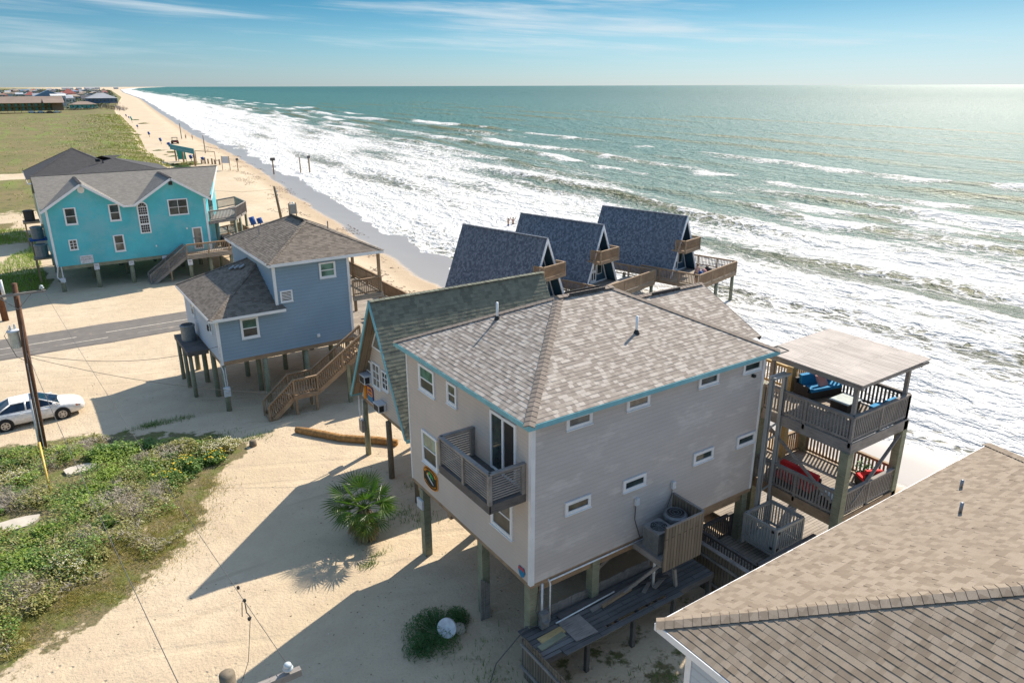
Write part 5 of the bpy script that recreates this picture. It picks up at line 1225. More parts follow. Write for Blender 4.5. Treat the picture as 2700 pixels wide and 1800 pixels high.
# things on the turquoise decks
t_ = thing('barbecue_grill', 'black covered barbecue grill on the turquoise house deck', 'grill', (17.3, 78.3, 2.42))
b = MB(); b.box(16.9, 17.9, 78.1, 78.7, 2.45, 3.25); b.build('body', m_black, t_); b = MB(); b.tube([(16.95, 78.4, 3.3), (17.85, 78.4, 3.3)], .33, 12); b.build('hood', m_black, t_)
t_ = thing('patio_table', 'pale round patio table on the turquoise house deck', 'table', (18.0, 77.2, 2.42))
MB().lathe((18.0, 77.1, 2.42), [(.3, 0), (.05, .06), (.05, .68), (.62, .7), (.62, .74)], 16).build('tabletop', m_tabletop, t_)
t_ = thing('picnic_table', 'white picnic table beside the black grill', 'table', (19.0, 79.8, 2.42)); MB().box(18.4, 20.0, 79.5, 80.2, 3.14, 3.19).build('tabletop', m_white, t_)
for y in (79.1, 80.6): MB().box(18.4, 20.0, y-.13, y+.13, 2.85, 2.9).build('bench', m_white, t_)
for x in (18.7, 19.7): b = MB(); b.bar((x, 79.2, 2.42), (x, 79.7, 3.14), .06, .08); b.bar((x, 80.5, 2.42), (x, 80.0, 3.14), .06, .08); b.build('leg', m_white, t_)
# signs on the house and its piles
t_ = thing('notice_sign', 'white sign with a phone number on the turquoise wall', 'sign', (4.6, ty-.03, 2.4)); b = MB(); FT.box(b, 4.08, 5.15, 2.46, 3.2, .01, .05); b.build('panel', m_swhite, t_)
text('lettering', '713-805 8411', t_, m_stext, FT, 4.62, 2.83, .052, .17)
b = MB(); FT.box(b, 4.2, 4.98, 3.02, 3.08, .05, .054); FT.box(b, 4.3, 5.05, 2.68, 2.7, .05, .054); FT.box(b, 4.2, 4.6, 2.55, 2.59, .05, .054); FT.box(b, 4.2, 5.03, 2.955, 2.97, .05, .054); b.build('small_print', m_metal, t_)
for lb, x, y, z0, z1 in (('white notice on the second front piling of the turquoise house', 5.3, 77.7, 1.75, 2.35), ('small white notice on the third front piling of the turquoise house', 8.25, 77.7, 1.8, 2.2), ('white notice on the piling below the entry deck', 13.2, 76.0, 1.45, 2.0)):
    b = MB(); b.box(x-.22, x+.22, y-.04, y, z0, z1); t_ = thing('post_notice', lb, 'sign', (x, y, z0), 'notices on the turquoise house pilings'); b.build('panel', m_swhite, t_)
    b = MB(); b.box(x-.15, x+.15, y-.045, y-.04, z1-.14, z1-.09); b.box(x-.12, x+.12, y-.045, y-.04, z1-.24, z1-.2); b.build('lettering', m_metal, t_)
t_ = thing('post_notice', 'blue and white notice behind the turquoise house stair', 'sign', (11.3, 77.6, 1.8)); b = MB(); b.box(11.0, 11.4, 77.5, 77.54, 1.95, 2.35); b.build('panel', m_swhite, t_); b = MB(); b.box(11.02, 11.38, 77.49, 77.5, 1.97, 2.12); b.build('blue_band', m_sblue, t_)
# condenser shelves behind its landward wall
for lb, x, y, z, mt in (('dark air conditioner on a bracket at the back corner of the yellow house', 1.15, 104.0, 3.0, m_wicker), ('grey air conditioner above a blue shelf beside the turquoise wall', 1.35, 89.0, 3.3, m_ac), ('round air conditioner on the lower shelf beside the turquoise wall', 1.3, 83.0, 2.5, m_ac)):
    t_ = thing('condenser_unit', lb, 'air conditioner', (x, y, z), 'condensers behind the turquoise house'); MB().lathe((x, y, z), [(.55, 0), (.55, 1.05), (.6, 1.08), (.6, 1.2), (.5, 1.24)], 12).build('cabinet', mt, t_); MB().lathe((x, y, z+1.2), [(.45, 0), (.45, .06)], 12).build('fan_opening', m_black, t_)
for (x, y, z, mt) in ((1.3, 89, 3.3, m_canvas), (1.3, 83, 2.5, m_bwood)):
    b = MB(); b.box(.55, 2.1, y-.9, y+.9, z-.12, z-.01); b.build('condenser_shelf', mt, T_)
    for yy in (y-.7, y+.7): piling(T_, .75, yy, -.4, z-.12, .08, m_bwood, True, 'post')

# ------------------------------------------------------------------ charcoal-roofed yellow house behind
K_ = thing('yellow_house', 'pale yellow house with charcoal hipped roof behind the turquoise house', 'house', (9, 110, 0))
b = MB(); b.box(2.2, 17.2, 103.2, 117.5, 2.6, 7.4); b.build('wall', m_yellow, K_)
b = MB(); A, Bq, cs = hip_roof(b, 1.7, 13.2, 106.6, 118.2, 7.5, .53, 'x', .17, .008, 0, 'wse')
capline(b, cs[0], A, .3, .3); capline(b, cs[1], Bq, .3, .3); capline(b, cs[3], A, .3, .3)
A2, B2, cs2 = hip_roof(b, 5.0, 18.2, 102.6, 118.0, 7.5, .27, 'x', .17, .008, 0, 'wse'); capline(b, cs2[1], B2, .3, .3); capline(b, cs2[0], A2, .3, .3)
r_ = b.build('roof', m_roof_dark, K_)
b = MB(True); b.box(9.5, 10.0, 108.3, 108.7, 9.0, 9.35); b.box(10.2, 10.3, 107.6, 107.9, 8.8, 9.2); b.build('roof_vent', m_black, r_, org=ORG[r_.name])
b = MB(); b.box(2.15, 2.3, 103.15, 103.3, 2.6, 7.35); b.box(1.67, 1.7, 102.6, 118.2, 7.32, 7.49); b.box(1.7, 18.2, 102.56, 102.6, 7.32, 7.49); b.build('fascia', m_white, K_)
for x in (2.6, 7, 12, 16.8):
    for y in (103.6, 110, 117): piling(K_, x, y, -.4, 2.6, .2)
b = MB(); b.box(.4, 2.1, 103.0, 105.0, 2.78, 2.98); b.build('condenser_shelf', m_bwood, K_)
for y in (103.2, 104.8): piling(K_, .6, y, -.3, 2.8, .08, m_bwood, True, 'post')

# ------------------------------------------------------------------ three slate blue A-frame cabins on their sea platform
RZ = R(14)
PZ = 1.5
def a_frame(label, fx, fy, chairs=False):
    """front apex foot point (fx, fy); front faces local -y; ridge runs back along local +y"""
    t_ = thing('a_frame_cabin', label, 'cabin', (fx, fy, PZ), 'slate blue A-frame cabins'); t_.rotation_euler = (0, 0, RZ); og = Vector((0, 0, 0))
    L, hw_, hz, rc = 9.4, 2.42, 5.34, .95
    b = MB()
    b.courses([(-hw_, L, 0), (-hw_, 0, 0), (0, 0, hz), (0, L, hz)], .15, .01, 0, .08); b.courses([(hw_, 0, 0), (hw_, L, 0), (0, L, hz), (0, 0, hz)], .15, .01, 0, .08)
    r_ = b.build('roof', m_roof_navy, t_, org=og)
    b = MB(); capline(b, (0, 0, hz), (0, L, hz), .28, .25); b.build('ridge_cap', m_roof_navy, r_, org=og)
    b = MB()
    for s_ in (-1, 1): b.hexa([(s_*hw_, -.04, -.02), (s_*hw_, .03, -.02), (s_*(hw_-.22), .03, -.02), (s_*(hw_-.22), -.04, -.02), (s_*.01, -.04, hz+.02), (s_*.01, .03, hz+.02), (0, .03, hz-.42), (0, -.04, hz-.42)])
    b.build('rake_board', m_white, r_, org=og)
    b = MB()
    for s_ in (-1, 1): b.hexa([(s_*(hw_-.02), .03, 0), (s_*(hw_-.02), L, 0), (s_*(hw_-.12), L, 0), (s_*(hw_-.12), .03, 0), (0, .03, hz-.03), (0, L, hz-.03), (0, L, hz-.25), (0, .03, hz-.25)])
    b.build('soffit', m_navy, r_, org=og)
    b = MB(); b.prism([(-hw_+.15, rc, 0), (hw_-.15, rc, 0), (0, rc, hz-.3)], (0, .1, 0)); b.cut(); b.prism([(-hw_+.12, L-.3, 0), (hw_-.12, L-.3, 0), (0, L-.3, hz-.3)], (0, .1, 0)); b.build('wall', m_navy, t_, org=og)
    F_ = Face('y-', rc-.005); ORG[t_.name] = og
    b = MB(); F_.box(b, -.42, .42, .02, 2.05, 0, .05); d_ = b.build('door', m_white, t_, org=og); b = MB()
    for a in (-.27, .07):
        for z in (.35, 1.2): F_.box(b, a, a+.2, z, z+.6, .05, .056)
    b.build('pane', m_black, d_, org=og)
    b = MB(); F_.box(b, -1.45, -.55, .75, 2.05, 0, .05); w_ = b.build('window', m_white, t_, org=og); b = MB(); F_.quad(b, -1.37, -.63, .83, 1.97, .056); b.build('pane', m_glass_c, w_, org=og)
    b = MB(); F_.box(b, .5, 1.2, .75, 2.0, 0, .05); w_ = b.build('window', m_white, t_, org=og); b = MB(); F_.quad(b, .56, 1.14, .8, 1.94, .056); b.build('pane', m_glass, w_, org=og)
    b = MB(); F_.box(b, -.38, .38, 2.45, 4.1, 0, .05); d_ = b.build('balcony_door', m_white, t_, org=og); b = MB(); F_.box(b, -.3, -.05, 2.6, 3.9, .05, .056); F_.box(b, .05, .3, 2.6, 3.9, .05, .056); b.build('pane', m_glass, d_, org=og)
    b = MB(); b.bar((-hw_+.3, rc-.03, .08), (hw_-.3, rc-.03, .08), .03, .14); b.bar((-1.55, rc-.03, .68), (-.45, rc-.03, .68), .03, .1); b.bar((hw_*.82, rc-.03, .15), (.42, rc-.03, hz*.74), .03, .12); b.build('wall_trim', m_white, t_, org=og)
    b = MB(); b.box(-1.35, 1.35, -.75, rc, 2.32, 2.4); b.box(-1.38, 1.38, -.8, -.75, 2.18, 2.39); b.box(-1.4, -1.35, -.78, .6, 2.18, 2.39); b.box(1.35, 1.4, -.78, .6, 2.18, 2.39)
    b.bar((-.9, -.6, 2.3), (-.9, .9, 1.7), .08, .08); b.bar((.9, -.6, 2.3), (.9, .9, 1.7), .08, .08); bl = b.build('balcony', m_bwood, t_, org=og)
    b = MB(); railing([(-1.33, .25), (-1.33, -.72), (1.33, -.72), (1.33, .25)], 2.4, .92, .115, .05, mb=b); b.build('railing', m_bwood, bl, org=og)
    return t_
AF = [(33.8, 45.1), (41.15, 47.0), (50.25, 46.0)]
a_frame('slate blue A-frame cabin nearest the mossy green roof', *AF[0]); a_frame('slate blue A-frame cabin between its two twins', *AF[1]); a_frame('slate blue A-frame cabin at the sea end of the platform', *AF[2])
P_ = thing('sea_platform', 'timber platform on tall piles carrying the blue A-frame cabins over the surf', 'deck', (44, 46, 0))
b = MB()
cr14, sr14 = math.cos(RZ), math.sin(RZ)
def loc(o, x, y): return (o[0]+cr14*x-sr14*y, o[1]+sr14*x+cr14*y)
for o_ in AF: b.prism([(*loc(o_, x, y), PZ-.12) for x, y in ((-2.5, -.1), (2.5, -.1), (2.5, 9.5), (-2.5, 9.5))], (0, 0, .10))
fl2 = [loc(AF[2], -3.2, -3.3), loc(AF[2], 3.9, -3.3), loc(AF[2], 3.9, 2.6), loc(AF[2], -3.2, 2.6)]
fl1 = [loc(AF[1], -2.7, -2.6), loc(AF[1], 4.5, -2.6), loc(AF[1], 4.5, 0.2), loc(AF[1], -2.7, 0.2)]
fl0 = [loc(AF[0], -2.7, -2.2), loc(AF[0], 4.0, -2.2), loc(AF[0], 4.0, 1.2), loc(AF[0], -2.7, 1.2)]
for fl in (fl0, fl1, fl2): b.prism([(x, y, PZ-.08) for x, y in fl], (0, 0, .075), 0)
f_ = b.build('floor', m_deck, P_); og = ORG[f_.name]
b = MB()
for fl in (fl0, fl1, fl2):
    for k in range(4): p, q = fl[k], fl[(k+1) % 4]; b.bar((*p, PZ-.2), (*q, PZ-.2), .06, .32)
b.build('floor_beam', m_bwood, f_, org=og)
b = MB(); railing([fl2[3], fl2[0], fl2[1], fl2[2], loc(AF[2], 2.6, 2.6)], PZ, 1.0, .15, .05, mb=b); b.build('railing', m_bwood, f_, org=og)
b = MB(); railing([fl1[0], fl1[1], fl1[2]], PZ, 1.0, .14, .05, mb=b); railing([fl1[2], loc(AF[1], 4.5, 3.0)], PZ, 1.0, .14, mb=b); b.build('railing', m_bwood, f_, org=og)
b = MB(); railing([fl0[0], fl0[1], fl0[2], loc(AF[0], 3.2, 3.5)], PZ, 1.0, .14, .05, mb=b); b.build('railing', m_bwood, f_, org=og)
for o_, pts in ((AF[0], ((-2.3, 0), (2.3, 0), (-2.3, 5), (2.3, 5), (-2.3, 9.3), (2.3, 9.3), (3.8, -2))), (AF[1], ((-2.3, 0), (2.3, 0), (-2.3, 5), (2.3, 5), (-2.3, 9.3), (2.3, 9.3), (-2.5, -2.4), (4.3, -2.4))), (AF[2], ((-3.0, -3.1), (3.7, -3.1), (3.7, 2.4), (-2.3, 5), (2.3, 5), (-2.3, 9.3), (2.3, 9.3), (.5, -3.1)))):
    for x, y in pts: q = loc(o_, x, y); piling(P_, q[0], q[1], -3.2, PZ-.3, .16, m_pile)
t_ = thing('beach_gear', 'heap of blue and pink towels and folded chairs beside the sea end cabin', 'beach gear', (*loc(AF[2], 1.3, -1.2), PZ)); r2 = random.Random(5)
for k, mt in enumerate((m_canvas, m_cushion, m_snavy, m_pink, m_black, m_canvas, m_wicker)):
    q = loc(AF[2], .6+.28*k % 1.7, -1.2+r2.uniform(-.6, .4)); b = MB(); hx, hy, hz_ = r2.uniform(.2, .4), r2.uniform(.2, .35), r2.uniform(.2, .55)
    b.lathe((q[0], q[1], PZ), [(hx, 0), (hx*1.05, hz_*.4), (hx*.7, hz_*.8), (.05, hz_)], 8); b.build('towel' if k % 2 else 'folded_chair', mt, t_, True)
# ------------------------------------------------------------------ white saloon car
C_ = thing('saloon_car', 'white four door saloon parked on the sand beside the utility pole', 'car', (-1.35, 46.95, 0)); C_.rotation_euler = (0, 0, R(2)); og = Vector((0, 0, 0)); ORG[C_.name] = og
st = [(-2.52, .55, .42, .60, .70), (-2.46, .72, .30, .62, .93), (-2.2, .84, .24, .64, 1.0), (-1.4, .90, .22, .66, 1.0), (-.5, .92, .22, .66, .97), (.7, .92, .22, .66, .95), (1.25, .90, .22, .64, .95), (1.7, .89, .22, .62, .90), (2.2, .82, .24, .58, .80), (2.46, .66, .30, .52, .68), (2.56, .45, .38, .48, .56)]
b = MB(); rings = []
for (x, w_, z0, zm, z1) in st:
    half = [(w_*.8, z0), (w_*.97, z0+.08), (w_, zm), (w_*.985, zm+(z1-zm)*.55), (w_*.93, z1-.035), (w_*.80, z1), (w_*.4, z1+.025), (0, z1+.03)]
    ring = [(x, y, z) for y, z in half]+[(x, -y, z) for y, z in reversed(half[:-1])]; rings.append(ring)
n = len(rings[0]); i0 = 0
for r_ in rings: b.v.extend(r_)
for k in range(len(rings)-1):
    for j in range(n-1): b.f.append((k*n+j, (k+1)*n+j, (k+1)*n+j+1, k*n+j+1)); b.m.append(0)
b.f.append(tuple(range(n))); b.m.append(0); b.f.append(tuple((len(rings)-1)*n+j for j in reversed(range(n)))); b.m.append(0)
b.build('body', m_car, C_, True, org=og)
base = [(-1.75, .80, .99), (1.32, .80, .95)]; top = [(-1.0, .60, 1.40), (.38, .60, 1.43)]
P_ = lambda x, y, z: Vector((x, y, z))
b = MB()
bl, br, fl, fr = P_(-1.78, .80, .985), P_(-1.78, -.80, .985), P_(1.36, .80, .945), P_(1.36, -.80, .945); tl, tr, gl_, gr_ = P_(-.98, .60, 1.40), P_(-.98, -.60, 1.40), P_(.36, .60, 1.42), P_(.36, -.60, 1.42)
b.poly([fr, fl, gl_, gr_]); b.build('windscreen', m_carglass, C_, org=og)
b = MB(); b.poly([bl, br, tr, tl]); b.build('rear_window', m_carglass, C_, org=og)
for s_ in (1, -1):
    q = (bl, fl, gl_, tl) if s_ > 0 else (fr, br, tr, gr_); b = MB(); b.poly(q); b.build('side_window', m_carglass, C_, org=og)
b = MB(); b.prism([(-1.0, .61, 1.40), (-1.0, -.61, 1.40), (.38, -.61, 1.42), (.38, .61, 1.42)], (0, 0, .025)); b.prism([(-.9, .45, 1.425), (-.9, -.45, 1.425), (.25, -.45, 1.445), (.25, .45, 1.445)], (0, 0, .02))
for s_ in (1, -1):
    for p, q, w_ in (((-1.78, .8, .985), (-.98, .60, 1.40), .10), ((1.36, .8, .945), (.36, .60, 1.42), .075), ((-.98, .6, 1.405), (.36, .6, 1.42), .06), ((-.30, .8, .97), (-.30, .61, 1.41), .07), ((-1.78, .81, .975), (1.36, .81, .95), .05)):
        b.bar((p[0], p[1]*s_, p[2]), (q[0], q[1]*s_, q[2]), w_, .04)
b.build('roof', m_car, C_, True, org=og)
for x in (-1.38, 1.36):
    for s_ in (1, -1):
        b = MB(); b.tube([(x, s_*.60, .34), (x, s_*.915, .34)], .41, 22); b.build('wheel_arch', m_black, C_, org=og)
        b = MB(); b.tube([(x, s_*.70, .33), (x, s_*.925, .33)], [.335, .33], 22); b.tube([(x, s_*.925, .33), (x, s_*.94, .33)], [.33, .27], 22); w_ = b.build('wheel', m_tyre, C_, True, org=og)
        b = MB(); b.tube([(x, s_*.926, .33), (x, s_*.944, .33)], .225, 20)
        rim = b.build('rim', m_alloy, w_, org=og); b = MB()
        for k in range(6): a = R(60*k+30); b.tube([(x+.14*math.cos(a), s_*.93, .33+.14*math.sin(a)), (x+.14*math.cos(a), s_*.948, .33+.14*math.sin(a))], .045, 6)
        b.build('rim_slot', m_black, w_, org=og)
for s_ in (1, -1):
    b = MB(); b.hexa([(.95, s_*.86, .97), (1.15, s_*.86, .97), (1.15, s_*1.04, .97), (.95, s_*1.04, .97), (.97, s_*.88, 1.1), (1.12, s_*.88, 1.1), (1.1, s_*1.02, 1.1), (.98, s_*1.02, 1.1)]); b.build('mirror', m_car, C_, org=og)
    b = MB(); b.hexa([(2.12, s_*.62, .60), (2.44, s_*.62, .55), (2.3, s_*.80, .58), (2.1, s_*.835, .60), (2.12, s_*.6, .765), (2.46, s_*.58, .665), (2.32, s_*.775, .70), (2.1, s_*.82, .765)]); b.build('headlight', m_lamp, C_, org=og)
    b = MB(); b.bar((2.08, s_*.842, .68), (2.2, s_*.825, .67), .02, .05); b.build('indicator', m_amber, C_, org=og)
    for x in (-.4, .75): b = MB(); b.bar((x-.22, s_*.925, .83), (x, s_*.925, .83), .025, .035); b.build('door_handle', m_car, C_, org=og)
b = MB(); b.bar((2.56, -.35, .44), (2.56, .35, .44), .03, .09); b.bar((2.42, -.6, .34), (2.42, -.45, .33), .05, .05); b.bar((2.42, .6, .34), (2.42, .45, .33), .05, .05); b.build('grille', m_black, C_, org=og)

# ------------------------------------------------------------------ utility poles and wires
m_pole = wood('creosote pole', (.17, .075, .035), (.045, .022, .013)); m_pole_g = wood('grey-brown pole', (.20, .16, .11), (.10, .08, .055))
U_ = thing('utility_pole', 'tall dark brown utility pole with cross arm and transformer beside the white car', 'utility pole', (-1.15, 41.4, 0))
b = MB(); b.tube([(-1.14, 41.4, -.5), (-.93, 41.3, 4.5), (-.73, 41.2, 9.2)], [.17, .15, .115], 12); b.build('pole', m_pole, U_, True)
b = MB(); b.box(-2.3, .47, 41.02, 41.10, 8.63, 8.74); b.build('cross_arm', m_gwood, U_)
b = MB(); b.bar((-.8, 41.08, 7.95), (-.15, 41.06, 8.63), .05, .03); b.build('arm_brace', m_gwood, U_); b = MB(); b.bar((-.8, 41.08, 7.95), (-1.45, 41.06, 8.63), .05, .03); b.build('arm_brace', m_gwood, U_)
INS = [(0, .0, .03), (.0, 0, 0)]
def insulator(parent, x, y, z, k=1.0):
    b = MB(); b.lathe((x, y, z), [(.03*k, 0), (.03*k, .06*k), (.10*k, .08*k), (.11*k, .12*k), (.06*k, .15*k), (.09*k, .17*k), (.07*k, .22*k), (.03*k, .25*k)], 14); return b.build('insulator', m_porc, parent, True)
insulator(U_, .32, 41.06, 8.74); insulator(U_, -2.1, 41.06, 8.74)
b = MB(); b.lathe((-1.22, 41.45, 6.0), [(.23, 0), (.25, .03), (.25, .78), (.28, .80), (.28, .86), (.1, .92)], 18); tr_ = b.build('transformer', m_metal_w, U_, True)
b = MB(); b.lathe((-1.3, 41.4, 6.9), [(.05, 0), (.06, .1), (.03, .25)], 8); b.lathe((-1.12, 41.55, 6.9), [(.05, 0), (.06, .1), (.03, .25)], 8); b.build('bushing', m_porc, tr_, org=ORG[tr_.name])
b = MB(); b.tube([(-1.28, 41.3, -.3), (-1.16, 41.25, 3.6)], .05, 8); b.build('riser_pipe', m_metal_w, U_, True); b = MB(); b.tube([(-1.1, 41.2, 0), (-.95, 41.12, 5.2)], .018, 6); b.build('ground_wire', m_metal_w, U_)
b = MB(); b.tube([(-1.3, 41.4, 7.1), (-1.6, 41.3, 6.7), (-1.3, 41.2, 5.6), (-.95, 41.2, 5.3)], .015, 5); b.build('jumper_wire', m_wire, U_)
b = MB(); b.tube([(-1.10, 35.9, .0), (-1.12, 37.7, 2.4)], .045, 8); gg = b.build('guy_guard', plain('yellow guard', (.78, .50, .10), .5), U_, True); b = MB(); b.tube([(-1.12, 37.7, 2.4), (-.8, 41.1, 7.1)], .012, 5); b.build('guy_wire', m_wire, U_)
U2 = thing('utility_pole', 'brown utility pole with white pipe at the left edge of the road', 'utility pole', (-2.38, 70.4, 0))
b = MB(); b.tube([(-2.38, 70.4, -.4), (-2.45, 70.3, 9.5)], [.25, .17], 12); b.build('pole', m_pole, U2, True); b = MB(); b.tube([(-2.1, 70.2, 1.8), (-2.12, 70.2, 3.4)], .13, 10); b.build('riser_pipe', m_metal_w, U2, True)
U3 = thing('utility_pole', 'weathered beach utility pole beyond the slate blue roof', 'utility pole', (30.92, 105, 0))
b = MB(); b.tube([(31.1, 104.6, -.5), (30.75, 105.4, 4.7)], [.2, .16], 10); b.build('pole', m_pole_g, U3, True); insulator(U3, 31.05, 105.2, 3.9); insulator(U3, 31.02, 105.1, 3.4); b = MB(); b.tube([(30.8, 105.3, 4.3), (27, 108, 3.9), (20, 112, 4.4)], .012, 4); b.build('service_wire', m_wire, U3)
t_ = thing('utility_cabinet', 'grey electrical cabinet on short legs by the beach utility pole', 'electrical box', (33.2, 106, 0)); b = MB(); b.box(32.7, 33.7, 105.6, 106.3, .55, 1.9); b.build('cabinet', m_ac, t_)
for x in (32.7, 33.7): b = MB(); b.box(x-.06, x+.06, 105.9, 106.02, -.4, 2.1); b.build('leg', m_bwood, t_)
b = MB(); b.lathe((32.9, 105.9, 2.0), [(.08, 0), (.1, .2), (.03, .3)], 8); b.lathe((33.3, 105.9, 2.0), [(.06, 0), (.2, .1), (.05, .25)], 8); b.build('bushing', m_porc, t_)
U4 = thing('utility_pole', 'grey utility pole top with cross arm near the bottom edge', 'utility pole', (1.42, 10.35, 0))
b = MB(); b.tube([(1.42, 10.35, -.4), (1.42, 10.35, 9.07)], [.17, .125], 14); b.build('pole', m_pole_g, U4, True)
b = MB(); b.hexa([(.35, 10.1, 8.68), (2.52, 10.05, 8.68), (2.52, 10.16, 8.68), (.35, 10.21, 8.68), (.35, 10.1, 8.81), (2.52, 10.05, 8.81), (2.52, 10.16, 8.81), (.35, 10.21, 8.81)]); b.build('cross_arm', m_gwood, U4); insulator(U4, 2.32, 10.11, 8.81, .8)
b = MB(); b.bar((1.42, 10.2, 8.1), (2.0, 10.05, 8.7), .03, .04); b.build('arm_brace', m_gwood, U4)
def cable(name, label, p, q, sag, r, grp='overhead power lines', n=24):
    p, q = Vector(p), Vector(q); pts = [p.lerp(q, i/n)-Vector((0, 0, 4*sag*(i/n)*(1-i/n))) for i in range(n+1)]
    b = MB(); b.tube(pts, r, 5); return single(name, b, m_wire, label, 'power line', p, grp, True)
cable('power_line', 'thin power line running between the two cross arm ends over the sand', (.32, 41.06, 8.96), (2.32, 10.11, 8.98), .35, .006)
cable('power_line', 'pale thicker line from the brown pole over the green thicket to the bottom edge', (-.85, 41.15, 5.7), (1.3, 9.5, 6.4), .5, .011)
cable('service_wire', 'sagging service wire from the brown pole to the slate blue house', (-.85, 41.3, 5.6), (8.05, 41.72, 4.1), .6, .014)
cable('service_wire', 'service wire slanting from the brown pole to the A-frame cottage front', (-.85, 41.2, 5.5), (12.6, 32.4, 3.5), .7, .012)
cable('service_wire', 'service wire from the left edge to the turquoise house corner', (-14, 76, 3.6), (2.05, 77.5, 2.75), .25, .014)
cable('power_line', 'power line leaving the far end of the brown pole cross arm', (-2.1, 41.06, 8.96), (-2.45, 70.3, 9.3), .4, .008)
b = MB(); p, q = Vector((2.18, 12.2, 8.93)), Vector((1.95, 11.6, 8.75))
b.tube([p, p+Vector((-.03, -.2, -.12)), p+Vector((.02, -.3, -.2))], .012, 5); b.tube([p+Vector((-.05, .0, -.02)), p+Vector((-.12, -.22, -.16))], .008, 4)
for d in ((0, 0, 0), (-.02, -.3, -.2), (.0, .45, .0)): b.lathe(p+Vector(d)-Vector((0, 0, .03)), [(.025, 0), (.035, .03), (.025, .06)], 6)
b.tube([p+Vector((0, -.3, -.2)), Vector((1.9, 11.1, 8.5)), Vector((1.46, 10.4, 8.35))], .006, 4)
single('wire_clamp', b, m_black, 'black clamp and drop wire hanging on the thin power line', 'wire clamp', p)

# ------------------------------------------------------------------ beach furniture
def barrel_stand(label, x, y, tall=0.0, mt=None, two=False):
    z = ground_z(x, y); t_ = thing('beach_barrel', label, 'trash barrel', (x, y, z), 'trash barrels on posts along the beach')
    a = rnd.uniform(.2, .5); u = Vector((math.cos(-R(34))*math.cos(a), math.sin(-R(34))*math.cos(a), math.sin(a))); c = Vector((x, y, z+1.25+tall))
    b = MB(); d = Vector((-.25, .1, 1)).normalized()*(.45+tall*.5); b.tube([c-d, c+d], .36, 12); b.build('barrel', mt or m_canvas, t_, True)
    b = MB(); b.bar((x+.15, y-.1, z-.3), c-d*.2, .13, .13); b.build('post', m_bwood, t_)
    return t_
for k, (x, y, tl, mt, lb) in enumerate(((67.1, 525, .1, None, 'blue trash barrel farthest up the beach by the boardwalk'), (64.3, 493, .0, None, 'blue trash barrel second from the boardwalk'), (58.6, 441, 1.1, m_green_board, 'tall green barrel stand among the blue ones'), (52.3, 379, 0, None, 'blue trash barrel just below the green barrel stand'), (46.7, 313, .2, None, 'blue trash barrel at the dune grass tip'), (43.9, 273, .2, None, 'blue trash barrel left of the black beach buggy'),
    (43.5, 257.6, -.2, None, 'smaller blue barrel behind the left end of the teal sign'), (42.0, 247, .3, None, 'blue barrel pair member nearest the left sign post'), (39.0, 202.6, .0, None, 'left of two blue barrels under the teal sign'), (39.8, 202.2, .0, None, 'right of two blue barrels under the teal sign'), (40.6, 197, -.1, None, 'lone blue barrel right of the teal sign posts'), (25.4, 98.4, .1, None, 'nearest blue barrel beside the slate blue roof'), (26.7, 99.8, -.2, None, 'second nearest blue barrel touching its twin'))): barrel_stand(lb, x, y, tl, mt)
t_ = thing('teal_signboard', 'long teal signboard on three tall posts at the dune foot', 'sign', (37, 200, 0))
P0, P1 = Vector((36.0, 211, 0)), Vector((37.5, 190.6, 0))
b = MB(); b.bar(P0+Vector((0, 0, 3.35)), P1+Vector((0, 0, 3.45)), .15, 1.25); b.build('panel', m_tealsign, t_)
b = MB(); d = (P1-P0); nrm = Vector((d.y, -d.x, 0)).normalized(); 
for k in range(16):
    if k in (4, 9): continue
    q = P0+d*(.12+.05*k); b.bar(q+Vector((0, 0, 3.3))+(-nrm if nrm.y > 0 else nrm)*.09, q+d*.03+Vector((0, 0, 3.3))+(-nrm if nrm.y > 0 else nrm)*.09, .02, .38)
b.build('lettering', plain('pale sign strokes', (.22, .42, .46), .6), t_)
for k in (.17, .5, .97): q = P0.lerp(P1, k); b = MB(); b.tube([q+Vector((.2, .2, -.5)), q+Vector((.2, .2, 4.0 if k > .9 else 2.9))], .22, 8); b.build('post', m_bwood, t_, True)
b = MB(); b.hexa([(36.6, 205.9, .5), (38.4, 204.9, .5), (38.4, 205.0, .5), (36.6, 206.0, .5), (36.4, 205.9, 3.0), (38.2, 204.9, 3.0), (38.2, 205.0, 3.0), (36.4, 206.0, 3.0)]); t_ = thing('green_board', 'upright green board standing under the teal signboard', 'board', (37.5, 205.5, 0)); b.build('panel', m_green_board, t_)
for x, y in ((36.7, 206), (38.3, 205.1)): piling(t_, x, y, -.3, .6, .08, m_bwood, True, 'post')
# black beach buggy
x, y = 48.0, 271.5; z = ground_z(x, y); t_ = thing('beach_buggy', 'black open utility buggy driving on the sand beyond the teal sign', 'vehicle', (x, y, z))
b = MB(); b.hexa([(x-.9, y-1.5, z+.45), (x+.9, y-1.5, z+.45), (x+.9, y+1.5, z+.45), (x-.9, y+1.5, z+.45), (x-.85, y-1.45, z+1.15), (x+.85, y-1.45, z+1.15), (x+.8, y+1.3, z+1.05), (x-.8, y+1.3, z+1.05)]); b.build('body', m_black, t_)
b = MB(); b.box(x-.85, x+.85, y-1.1, y+.7, z+1.95, z+2.05); b.build('roof', m_black, t_)
b = MB()
for sx_ in (-.8, .8):
    b.bar((x+sx_, y-1.05, z+1.1), (x+sx_, y-.95, z+2), .08, .08); b.bar((x+sx_, y+.9, z+1.05), (x+sx_, y+.6, z+2), .08, .08)
b.build('roll_cage', m_black, t_)
for sx_ in (-.85, .85):
    for sy_b in (-1.0, 1.0): b = MB(); b.tube([(x+sx_-.14, y+sy_b, z+.38), (x+sx_+.14, y+sy_b, z+.38)], .4, 14); b.build('wheel', m_tyre, t_, True)
